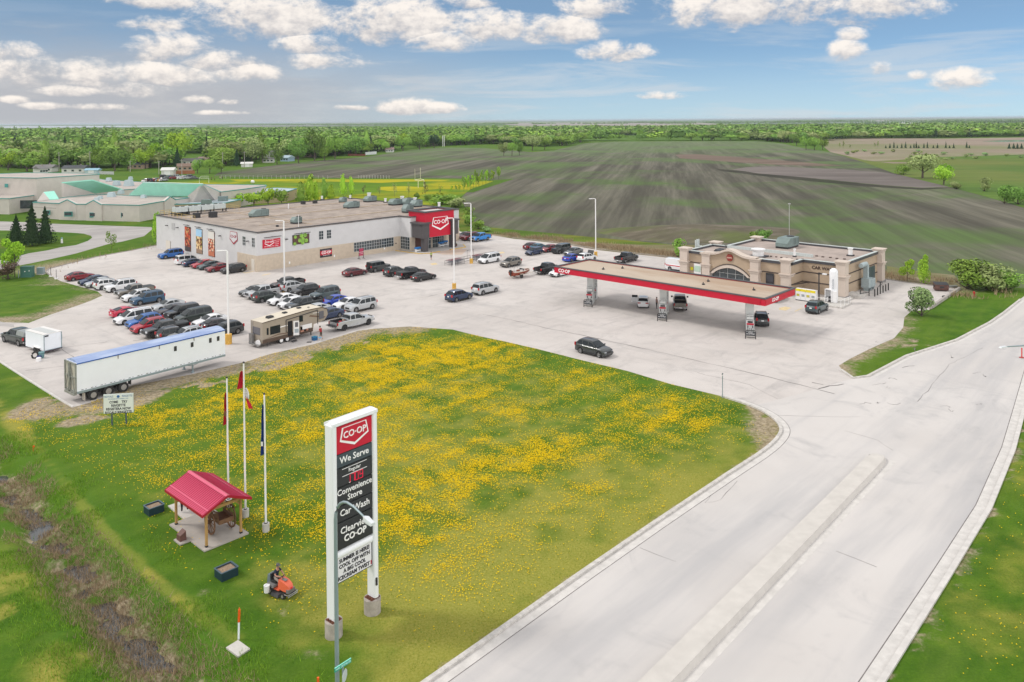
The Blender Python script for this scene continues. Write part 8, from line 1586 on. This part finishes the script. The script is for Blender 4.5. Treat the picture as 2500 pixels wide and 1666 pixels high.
for k, x in enumerate([1030,1070,1108,1140,1183,1220,1268,1300,1322,1345,1395,1428,1485,1525,1605,1640,1680,1805,1830,590,625,690,925,952]): ptree(1900+x/3.922, 362.5, 5.5, 7+4*((k*7) % 3)+(2 if k > 18 else 0), 'spruce' if k < 19 else 'young', 'dark' if k < 19 else 'olive', ('small dark spruce' if k < 19 else 'thin sapling')+' in the line across the fallow land', ('small spruces' if k < 19 else 'saplings')+' across the fallow land', seed=k % 4, n=160, size=.08)
for k, (X_, Y_) in enumerate([(825,395),(750,400),(665,425),(915,420),(985,420),(1100,400),(1345,395),(1310,425),(1585,425),(1610,475),(1672,470),(1795,450),(1845,432),(1888,462),(1985,435),(2190,440),(2320,455),(720,410)]): ptree(1900+X_/3.922, 270+Y_/3.922, 12+k % 5, 6+k % 3, 'shrub', 'olive' if k % 2 else 'sage', 'low grey green bush scattered on the fallow land', 'bushes on the fallow land', seed=k % 4, n=200, size=.08)
for k, u in enumerate([2464, 2475, 2484, 2494]): ptree(u, 364, 9, 12, 'spruce', 'dark', 'dark spruce in the small group at the right edge', 'spruces at the right edge', seed=k, n=200, size=.07)
# ------------------------------------------------------------------ school
SB = mat('school_block', (.54, .50, .465), .85, var=.07, scale=.5); SRF = mat('school_roof', (.42, .375, .345), .95, var=.15, scale=.2); TEAL = mat('teal_metal_roof', (.34, .76, .62), .45, var=.06, scale=.5); TEALT = mat('teal_trim', (.06, .28, .26), .5); PALEB = mat('pale_blue_roof', (.42, .50, .55), .5)
sc = thing('school', 'rambling beige block school with turquoise metal roofs', 'school', G(180, 545))
SO = sc.location.copy()
def zz_(X_, Y_, o=(0, 400)): return o[0]+X_/4.706, o[1]+Y_/4.706
def mass(pts, h, o=(0, 400), m=SB, rm=SRF, trim=TEALT, z0=0, name='wall'):
    q = [G(*zz_(x, y, o), h)-SO for x, y in pts]; xy = [(p.x, p.y) for p in q]; w = part(name, MB().prism(xy, z0, h-.12), m, sc); b = MB(); b.prism([(x*1., y*1.) for x, y in xy], h-.12, h-.05); part('roof', b, rm, w)
    b = MB(); n_ = len(xy)
    for i in range(n_):
        (x1, y1), (x2, y2) = xy[i], xy[(i+1) % n_]; b.box(((x1+x2)/2, (y1+y2)/2, h+.0), (math.hypot(x2-x1, y2-y1)+.3, .3, .22), 0, atan2(y2-y1, x2-x1))
    part('parapet_cap', b, trim, w); 
    return w
mass([(-500,170),(0,160),(420,166),(1142,122),(1130,112),(290,105),(-500,135)], 10.5, name='gym_wall')
mass([(380,444),(670,457),(890,466),(1000,466),(1180,470),(1290,472),(1600,478),(1880,432),(2200,388),(1490,368),(1100,350),(690,395)], 4.7)
mass([(-500,390),(105,402),(480,352),(690,338),(400,330),(-500,345)], 4.9)
mass([(700,330),(1420,300),(1900,270),(2000,230),(1240,190),(1140,175),(720,215)], 4.4)
mass([(890,325),(1160,292),(1410,256),(1405,245),(720,238),(680,236)], 5.6, (350, 400))
mass([(1120,352),(1640,325),(1765,286),(1500,276),(1290,300)], 3.6, (350, 400), mat('portable_tan', (.40, .32, .20), .8), PALEB)
mass([(355,468),(950,450),(1120,412),(590,402)], 3.4, (350, 400), mat('portable_tan', (.4, .32, .2)), PALEB)
def roofpoly(pts, zs, o=(0, 400), m=TEAL, name='metal_roof'):
    q = [G(*zz_(x, y, o), z)-SO for (x, y), z in zip(pts, zs)]
    nrm_ = (q[1]-q[0]).cross(q[2]-q[0]); d3 = (CAMR @ Vector(((zz_(*pts[3], o)[0]-CXP)/FPX, -(zz_(*pts[3], o)[1]-CYP)/FPX, -1))); c3_ = Vector((0, 0, CAMH))-SO; q[3] = c3_+d3*((q[0]-c3_).dot(nrm_)/d3.dot(nrm_)); b = MB(); n_ = len(q); b.mesh([tuple(p) for p in q]+[(p.x, p.y, p.z-.35) for p in q], [tuple(range(n_)), tuple(range(2*n_-1, n_-1, -1))]+[(i, (i+1) % n_, n_+(i+1) % n_, n_+i) for i in range(n_)]); return part(name, b, m, sc), q
r1, q1 = roofpoly([(708,213),(1060,182),(1412,292),(1075,332)], [9.5, 9.8, 5.6, 5.4])
b = MB(); b.mesh([tuple(q1[0]), tuple(q1[3]), (q1[3].x, q1[3].y, 0), (q1[0].x, q1[0].y, 0)]+[(p[0]+.4, p[1]+.6, p[2]) for p in (tuple(q1[0]), tuple(q1[3]), (q1[3].x, q1[3].y, 0), (q1[0].x, q1[0].y, 0))], [(0, 1, 2, 3), (7, 6, 5, 4), (0, 4, 5, 1), (1, 5, 6, 2), (2, 6, 7, 3), (3, 7, 4, 0)]); part('shed_wall', b, SB, r1)
r2, q2 = roofpoly([(1487,350),(2180,363),(2332,232),(1648,215)], [5.4, 5.4, 9.2, 9.2])
pr = q2[2]; ea = G(*zz_(530, 366, (350, 400)), 5.4)-SO; eb = G(*zz_(895, 328, (350, 400)), 5.4)-SO; b = MB(); f_ = [(ea.x, ea.y, 0), (eb.x, eb.y, 0), (eb.x, eb.y, 5.3), (pr.x, pr.y, 9.0), (ea.x, ea.y, 5.3)]; dv_ = Vector((q2[3].x-q2[2].x, q2[3].y-q2[2].y, 0)).normalized()*.6
b.mesh(f_+[(x+dv_.x, y+dv_.y, z) for x, y, z in f_], [(0, 1, 2, 3, 4), (9, 8, 7, 6, 5)]+[(i, (i+1) % 5, 5+(i+1) % 5, 5+i) for i in range(5)]); gw = part('gable_wall', b, SB, sc)
mid_ = (ea+eb)/2; dx_ = (eb-ea).normalized(); b = MB(); b.poly([tuple(mid_+dx_*(2.6*cos(t))+Vector((-dv_.x*.15, -dv_.y*.15, 0))+Vector((0, 0, -mid_.z+1.2+3.0*sin(t)))) for t in np.linspace(0, pi, 13)]); part('arched_window', b, WGL, gw)
b = MB(); b.tube([tuple(q2[3]), tuple(q2[2]), (ea.x, ea.y, 5.4)], .16, 5); b.tube([tuple(q2[3]), tuple(q2[0]), tuple(q2[1])], .16, 5); part('roof_trim', b, mat('trim_pale_teal', (.42, .62, .58), .5), sc)
for (xa, xp, xb_, ya, yp, yb_) in [(690, 800, 890, 458, 418, 464), (1000, 1092, 1180, 466, 425, 470), (1878, 1945, 2008, 432, 388, 416)]:
    a, c = G(*zz_(xa, ya), 4.7)-SO, G(*zz_(xb_, yb_), 4.7)-SO; d = (c-a).normalized(); n_ = Vector((-d.y, d.x, 0)); m_ = (a+c)/2; b = MB()
    f_ = [tuple(a-n_*.5+Vector((0, 0, -4.7))), tuple(c-n_*.5+Vector((0, 0, -4.7))), tuple(c-n_*.5), tuple(m_-n_*.5+Vector((0, 0, 1.2))), tuple(a-n_*.5)]; b.mesh(f_+[(x+n_.x*1.2, y+n_.y*1.2, z) for x, y, z in f_], [(0, 1, 2, 3, 4), (9, 8, 7, 6, 5)]+[(i, (i+1) % 5, 5+(i+1) % 5, 5+i) for i in range(5)]); gb = part('gable', b, SB, sc)
    part('gable_trim', MB().tube([tuple(a-n_*.5), tuple(m_-n_*.5+Vector((0, 0, 1.25))), tuple(c-n_*.5)], .16, 5), TEALT, gb)
def swin(X0, X1, Y0, Y1, m=WGL, o=(0, 400)):      # window on the school wall below a parapet seen at px; placed on the wall line through its own base
    u, v = zz_((X0+X1)/2, 655 if X0 < 1800 else 600, o); base = G(u, 400+ (640 if X0 < 700 else 655 if X0 < 1300 else 660)/4.706); d = base.y; 
    px = d and FPX/d; zc = ((400+(640 if X0 < 700 else 655 if X0 < 1300 else 660)/4.706)-(400+(Y0+Y1)/2/4.706))/px; w = (X1-X0)/4.706/px; h = (Y1-Y0)/4.706/px
    p = base-SO; f = part('window', MB().box((p.x, p.y-.35, zc), (w+.3, .3, h+.3)), TEALT, sc); part('pane', MB().box((p.x, p.y-.45, zc+.1), (w, .3, h*.8)), m, f)
for a in [(515, 580, 540, 580), (755, 835, 555, 600), (1045, 1128, 565, 610), (1405, 1490, 565, 612)]: swin(*a)
p = G(*zz_(285, 560))-SO; part('window', MB().box((p.x, p.y-.6, 2.6), (9.5, .3, 2.6)), WGL, sc)
for X_ in (95, 360): p = G(*zz_(X_, 242), 8.2)-SO; part('gym_window', MB().box((p.x, p.y-1.0, 8.0), (1.0, .3, 1.2)), TEALT, sc)
g5, q5 = roofpoly([(500,325),(568,410),(675,400),(622,312)], [7.0, 4.9, 4.9, 7.0]); a = G(*zz_(425, 430), 4.9)-SO; b = MB(); b.mesh([(a.x, a.y, 3), (q5[1].x, q5[1].y, 3), tuple(q5[1]), tuple(q5[0]), (a.x, a.y, 4.9)], [(0, 1, 2, 3, 4)]); b.mesh([(a.x, a.y, 4.9), tuple(q5[0]), tuple(q5[3]), (q5[3].x-3, q5[3].y+2, 4.9)], [(0, 1, 2, 3)]); part('gable_wall', b, SB, g5)
for X_, Y_, s_ in [(1280, 372, 2.2), (1150, 395, 1.4), (1112, 412, 1.4), (1650, 385, 1.6), (1390, 330, 1.8), (1500, 170, 1.6), (1340, 235, 2.4), (1480, 240, 3), (1250, 190, 2)]: p = G(*zz_(X_, Y_), 4.9)-SO; part('rooftop_unit', MB().box((p.x, p.y, 4.6+s_*.3), (s_, s_, s_*.75), taper=.7), mat('unit_pale', (.42, .52, .55), .5), sc)
for X_, Y_ in [(725, 460), (915, 420)]: p = G(*zz_(X_, Y_, (350, 400)), 3.6)-SO; part('rooftop_unit', MB().box((p.x, p.y, 4.1), (2.6, 1.8, 1.5)), HVAC, sc)
for Xa, Ya, Xb, Yb in [(380,495,660,510),(1290,510,1600,520),(890,500,1000,502)]:
    a, c = G(*zz_(Xa, Ya), 3.5)-SO, G(*zz_(Xb, Yb), 3.5)-SO; part('wall_band', MB().tube([tuple(a-Vector((0, .7, 0))), tuple(c-Vector((0, .7, 0)))], .06, 4), mat('band_grey', (.2, .18, .17), .8), sc)
# school car park
rr = random.Random(9); kinds_ = ['sedan', 'crossover', 'suv', 'hatch']; cols_ = ['white', 'silver', 'black', 'grey', 'navy', 'darkred', 'silver', 'white']
lowp = {}
for k in range(20):
    X_, Y_ = (1680+22*k, 815-1.2*k) if k < 10 else (1890+38*(k-10), 768+(k % 2)*14); u, v = X_/4.706, 270+Y_/4.706+2
    cl_ = cols_[k % 8] if k != 7 else 'yellow'; PAINT['yellow'] = (.75, .42, .03)
    vehicle(kinds_[k % 4], cl_, G(u, v), 20 if k < 10 else 60, ('yellow car' if cl_ == 'yellow' else '%s %s' % (cl_.replace('darkred', 'dark red'), {'sedan': 'sedan', 'crossover': 'crossover', 'suv': 'SUV', 'hatch': 'hatchback'}[kinds_[k % 4]]))+' in the distant car park behind the school', 'cars in the distant school car park')
# ------------------------------------------------------------------ houses, poles, goals, fences, players
def house(u, v, wpx, dm, wall, roofc, yaw, lab, hw_=2.7, rh=1.6, cat='house'):
    o = G(u, v); m = CAMH/(v-(302-.0072*u)); L_ = wpx*m; t = thing('house' if cat == 'house' else 'garage', lab, cat, o, radians(yaw)); nm = '%.2f_%.2f_%.2f'
    w = part('wall', MB().box((0, 0, hw_/2), (L_, dm, hw_)), mat('house_wall_'+nm % wall, wall, .7), t); b = MB(); e_ = .5
    b.mesh([(-L_/2-e_, -dm/2-e_, hw_-.05), (L_/2+e_, -dm/2-e_, hw_-.05), (L_/2+e_, dm/2+e_, hw_-.05), (-L_/2-e_, dm/2+e_, hw_-.05), (-L_/2-e_, 0, hw_+rh), (L_/2+e_, 0, hw_+rh)], [(0, 1, 5, 4), (2, 3, 4, 5), (3, 0, 4), (1, 2, 5), (3, 2, 1, 0)]); part('roof', b, mat('house_roof_'+nm % roofc, roofc, .85, var=.1), t)
    if cat == 'house':
        for k in range(3): f = part('window', MB().box((-L_*.33+L_*.33*k, -dm/2-.02, hw_*.55), (1.3, .08, 1.0)), WGL, t)
        part('chimney', MB().box((L_*.2, .4, hw_+rh), (.6, .6, 1.2)), mat('chimney', (.3, .25, .22), .9), t)
    else: part('garage_door', MB().box((0, -dm/2-.02, 1.1), (min(3, L_*.5), .06, 2.1)), WHITE, t)
GRF, DRF, BRF, PRF = (.17, .165, .165), (.055, .062, .07), (.18, .12, .09), (.28, .19, .18)
HW, HB, HT = (.60, .60, .58), (.30, .42, .55), (.36, .26, .20)
for a in [(112,420,44,8,HW,GRF,4,'grey roofed white house nearest behind the school gym'),(186,422,52,9,HW,DRF,6,'dark roofed white house right of the grey roofed one'),(100,424,20,6,HW,GRF,60,'grey roofed annex beside the grey roofed house'),(452,417,34,8,HT,BRF,20,'brown roofed low house behind the garden trees'),(470,402,46,10,HW,GRF,12,'white house with grey roof above the brown roofed one'),(500,398,26,8,HT,PRF,8,'pink roofed house behind the garden trees'),(338,412,34,9,HT,DRF,0,'dark roofed house hidden in the trees beyond the school car park'),(660,380,34,8,HW,GRF,-20,'grey roofed white house in the trees near two spruces'),(656,397,26,7,HW,GRF,10,'white two-storey house left of the dull green tree'),(702,394,24,7,HB,(.34,.44,.50),-25,'pale blue house with blue roof'),(748,384,20,7,HT,PRF,0,'pinkish roofed house between green trees'),(952,372,18,7,HW,PRF,0,'small far house with reddish roof at the wood edge')]: house(*a)
for a in [(412,427,28,6,HW,HW,8,'white garage beside the orange fence',2.6,1.4,'garage'),(603,408,26,6,HW,HW,15,'long white garage behind the soccer field',2.2,1.0,'garage'),(227,424,30,5,(.45,.55,.6),(.25,.42,.52),5,'low shed with blue roof behind the gym',2.0,1.0,'garage')]: house(*a)
for (u0, v0, u1, v1, h_, c_, lab) in [(428,426,475,425,1.8,(.33,.13,.06),'orange brown board fence beside the white garage'),(892,379.5,919,377,2.4,(.66,.68,.70),'long white board fence at the wood edge'),(243,426,278,427,1.6,(.45,.47,.47),'pale fence left of the school car park'),(850,381,892,381.5,1.6,(.22,.07,.05),'dark red board fence at the wood edge')]:
    a, c = G(u0, v0), G(u1, v1); d = c-a; t = thing('board_fence', lab, 'fence', a, atan2(d.y, d.x)); part('panel', MB().box((d.length/2, 0, h_/2+.1), (d.length, .06, h_)), mat('fence_%.2f' % c_[0], c_, .8), t)
    for k in range(6): part('post', MB().box((d.length*k/5, -.06, h_/2+.1), (.16, .16, h_+.2)), mat('fence_%.2f' % c_[0], c_), t)
for k, (u0, u1) in enumerate([(540, 800), (875, 950)]):
    a, c = G(u0, 436), G(u1, 436.5); d = c-a; t = thing('field_fence', ('longer left' if k == 0 else 'shorter right')+' row of white fence posts between sports field and ploughed field', 'fence', a, atan2(d.y, d.x)); n_ = 24 if k == 0 else 12
    for i in range(n_): part('post', MB().box((d.length*i/(n_-1), 0, .8), (.16, .16, 1.6)), mat('post_pale', (.45, .45, .41), .7), t)
    part('wire', MB().tube([(0, 0, 1.5), (d.length, 0, 1.5)], .02, 3).tube([(0, 0, .9), (d.length, 0, .9)], .02, 3), RIM, t)
for u, v, t_, lab in [(144.5,419,371,'wooden utility pole above the grey roofed house'),(220,417,369,'wooden utility pole right of the dark roofed house'),(388,426,392,'wooden utility pole left of the white garage'),(444,427,389,'wooden utility pole beside the orange brown fence'),(544,416,371,'wooden utility pole in front of the huge willow-like tree'),(597,409,370,'wooden utility pole above the long white garage'),(318,420,392,'wooden utility pole behind the school car park')]:
    o = G(u, v); m = CAMH/(v-(302-.0072*u)); h_ = (v-t_)*m; p_l = thing('utility_pole', lab, 'utility pole', o); part('pole', MB().cyl((0, 0, 0), .22, h_, 8, 0, .15), mat('pole_grey', (.36, .34, .31), .9), p_l); part('crossarm', MB().box((0, 0, h_-.6), (2.2, .14, .14)), mat('pole_grey', (.36, .34, .31)), p_l)
for u, v in [(1084.6, 358), (1081, 358)]: o = G(u, v); tag(part('pale_mast', MB().cyl((0, 0, 0), .35, 12, 6), WHITE, None), 'pale thin mast at the corner of the middle wood', 'mast', 'pale masts at the wood corner').location = o
GY = mat('goal_yellow', (.72, .70, .52), .5); a, c = G(1021, 459), G(1035, 456); d = c-a; t = thing('goal_post', 'pale yellow goal frame with tall uprights behind the store', 'goal', a, atan2(d.y, d.x)); L_ = d.length; part('frame', MB().tube([(0, 0, 0), (0, 0, 2.9)], .14, 6).tube([(L_, 0, 0), (L_, 0, 2.9)], .14, 6).tube([(0, 0, 2.9), (L_, 0, 2.9)], .14, 6).tube([(0, 1.5, 3.3), (L_, 1.5, 3.3)], .12, 6).tube([(0, 0, 2.9), (0, 1.5, 3.3)], .1, 6).tube([(L_, 0, 2.9), (L_, 1.5, 3.3)], .1, 6), GY, t); part('upright', MB().tube([(L_-.2, 1.5, 3.3), (L_-.2, 1.5, 8.0)], .08, 5).tube([(.2, 1.5, 3.3), (.2, 1.5, 8.0)], .05, 5), GY, t)
a, c = G(486.7, 447.4), G(509.9, 447.4); d = c-a; t = thing('goal_post', 'white soccer goal frame on the field left of the players', 'goal', a, atan2(d.y, d.x)); part('frame', MB().tube([(0, 0, 0), (0, 0, 2.3), (d.length, 0, 2.3), (d.length, 0, 0)], .10, 6).tube([(0, 0, 2.3), (.2, 1.5, 3.1), (d.length-.6, 1.5, 3.1)], .06, 5), WHITE, t)
for k, (u, v, cs_, lab) in enumerate([(516.5, 442, (.02, .02, .03), 'far soccer player in black nearest the white goal'), (524, 441.5, (.15, .12, .10), 'far soccer player in brown right of the one in black'), (537, 440.5, (.5, .42, .35), 'far soccer player in pale shirt'), (542.5, 440, (.02, .015, .02), 'tallest far soccer player in black at the right')]): person(lab, G(u, v), .5*k, stand(.15+.04*k, s=1.2), cs_, (.03, .03, .04), group=None)
tag(part('ball_cage', MB().ball((0, 0, .9), .9, 10), WHITE, None, 60), 'round white object standing on the sports field', 'ball').location = G(617, 449)
# ------------------------------------------------------------------ dandelions, reeds and grass tufts
rng = np.random.default_rng(21)
def scatter(n, x0, x1, y0, y1, fn):
    x = rng.uniform(x0, x1, n); y = rng.uniform(y0, y1, n); p = fn(x, y); k = rng.uniform(0, 1, n) < p; return x[k], y[k]
def lawn_p(x, y):
    u, v = PX(x, y); return dens_of(u, v, x, y)*inpoly(x, y, LAWNPOLY)*(dline(x, y, KERB_LAWN) > .8)*(dline(x, y, DITCH) > 4.5)
fxx, fyy = scatter(1250000, -48, 36, 38, 112, lambda x, y: np.clip(lawn_p(x, y)*.70, 0, 1))
sx_, sy2 = scatter(26000, 22, 60, 38, 72, lambda x, y: .10*(dline(x, y, ROAD_R) > .5)*~inpoly(x, y, roadpoly)*np.clip((fbm(x, y, .35, 3, 13)-.38)*4, 0, 1)*(x > 20))
fxx = np.concatenate([fxx, sx_]); fyy = np.concatenate([fyy, sy2]); n = len(fxx)
s = rng.uniform(.026, .050, n); h = rng.uniform(.05, .13, n); a = rng.uniform(0, 6.28, n); V5 = np.zeros((n, 5, 3))
for k in range(4): V5[:, k, 0] = fxx+s*np.cos(a+k*pi/2); V5[:, k, 1] = fyy+s*np.sin(a+k*pi/2); V5[:, k, 2] = h-.012
V5[:, 4, 0] = fxx; V5[:, 4, 1] = fyy; V5[:, 4, 2] = h+.022
i0 = (np.arange(n)*5)[:, None]; F3 = np.concatenate([i0+np.array([[0, 1, 4]]), i0+np.array([[1, 2, 4]]), i0+np.array([[2, 3, 4]]), i0+np.array([[3, 0, 4]])])
DY = NT('dandelion_yellow'); ge = DY.t.nodes.new('ShaderNodeNewGeometry'); dm = DY.done(DY.mix(ge.outputs['Random Per Island'], (.62, .40, .004), (.80, .58, .012)), .8, spec=.1)
o = link(bpy.data.objects.new('dandelions', np_mesh('dandelions', V5.reshape(-1, 3), F3, dm, None, False))); o['kind'] = 'stuff'; tag(o, 'thousands of yellow dandelions all over the lawn', 'dandelions')
def blades(x, y, z, hh, wd, lean, mt, name, label, cat):
    n = len(x); a = rng.uniform(0, 6.28, n); l = rng.uniform(0, lean, n)*hh; b_ = rng.uniform(0, 6.28, n); V3 = np.zeros((n, 3, 3))
    V3[:, 0, 0] = x-np.cos(a)*wd; V3[:, 0, 1] = y-np.sin(a)*wd; V3[:, 1, 0] = x+np.cos(a)*wd; V3[:, 1, 1] = y+np.sin(a)*wd; V3[:, :2, 2] = (z-.02)[:, None]
    V3[:, 2, 0] = x+l*np.cos(b_); V3[:, 2, 1] = y+l*np.sin(b_); V3[:, 2, 2] = z+hh*np.sqrt(np.maximum(.05, 1-(l/hh)**2*.8))
    o = link(bpy.data.objects.new(name, np_mesh(name, V3.reshape(-1, 3), np.arange(3*n).reshape(n, 3), mt, None, False))); o['kind'] = 'stuff'; tag(o, label, cat)
def ground_z(x, y):
    d = dline(x, y, DITCH); p = np.clip(1-d/2.8, 0, 1); p = p*p*(3-2*p); r = fbm(x, y, .9, 4, 5)-.5; m = np.clip((d-3.2)/1.2, 0, 1); return -.95*p+p*r*1.5+(1-m)*r*.18*(d < 9)
gl = leaf_mat('grass_blade', (.06, .155, .008), (.15, .26, .025)); gl2 = leaf_mat('grass_blade_tall', (.09, .20, .012), (.20, .33, .03)); rd = leaf_mat('reed_straw', (.28, .21, .12), (.50, .40, .25))
x, y = scatter(260000, -40, 45, 38, 70, lambda x, y: .75*(1-np.clip((np.hypot(x, y)-40)/38, 0, 1))*(inpoly(x, y, LAWNPOLY) | (x > 26))*~inpoly(x, y, roadpoly)*(dline(x, y, DITCH) > 3)*(dline(x, y, KERB_LAWN) > .5)*(.35+.9*(fbm(x, y, .6, 3, 91) > .45)))
blades(x, y, ground_z(x, y), rng.uniform(.05, .11, len(x)), .012, .9, gl, 'grass', 'short grass blades of the lawn', 'grass')
x, y = scatter(210000, -46, 0, 36, 84, lambda x, y: np.clip(1.35-np.abs(dline(x, y, DITCH)-2.6)/2.0, 0, 1)*(fbm(x, y, .35, 3, 72) > .47))
blades(x, y, ground_z(x, y), rng.uniform(.12, .34, len(x)), .02, .9, gl2, 'tall_grass', 'taller uncut grass along the ditch', 'grass')
x, y = scatter(420000, -46, 0, 36, 84, lambda x, y: np.clip(1.25-dline(x, y, DITCH)/2.3, 0, 1)*(fbm(x, y, .5, 3, 93) > .40))
blades(x, y, np.maximum(ground_z(x, y), -1.0), rng.uniform(.12, .5, len(x)), .018, 1.05, rd, 'reeds', 'flattened straw coloured reeds in the ditch', 'reeds')
x, y = scatter(60000, -140, 60, 110, 320, lambda x, y: .9*np.clip(1.1-dline(x, y, LOTEDGE_NW)/3.2, 0, 1)*(fbm(x, y, .3, 3, 67) > .42))
x2, y2 = scatter(300000, -5, 140, 110, 200, lambda x, y: np.clip(1.1-np.abs(dline(x, y, LOTEDGE_N)-3.5)/4, 0, 1)*(fbm(x, y, .2, 3, 66) > .45)*(y > 100)*~inpoly(x, y, lotpoly)); x = np.concatenate([x, x2]); y = np.concatenate([y, y2])
blades(x, y, np.zeros(len(x)), rng.uniform(.4, 1.0, len(x)), .05, .6, rd, 'dry_weeds', 'dry straw coloured weeds along the back edge of the lot', 'weeds')
# ------------------------------------------------------------------ air
HAZE = True
if HAZE:
    hz_ = bpy.data.materials.new('air'); hz_.use_nodes = True; nt = hz_.node_tree; nt.nodes.clear(); v = nt.nodes.new('ShaderNodeVolumePrincipled'); v.inputs['Density'].default_value = 6.5e-5; v.inputs['Color'].default_value = (.82, .91, 1, 1); v.inputs['Anisotropy'].default_value = .3
    mo2 = nt.nodes.new('ShaderNodeOutputMaterial'); nt.links.new(v.outputs[0], mo2.inputs['Volume'])
    o = part('haze', MB().box((0, 29000, 15.5), (63000, 62500, 36)), hz_, None); o['kind'] = 'stuff'
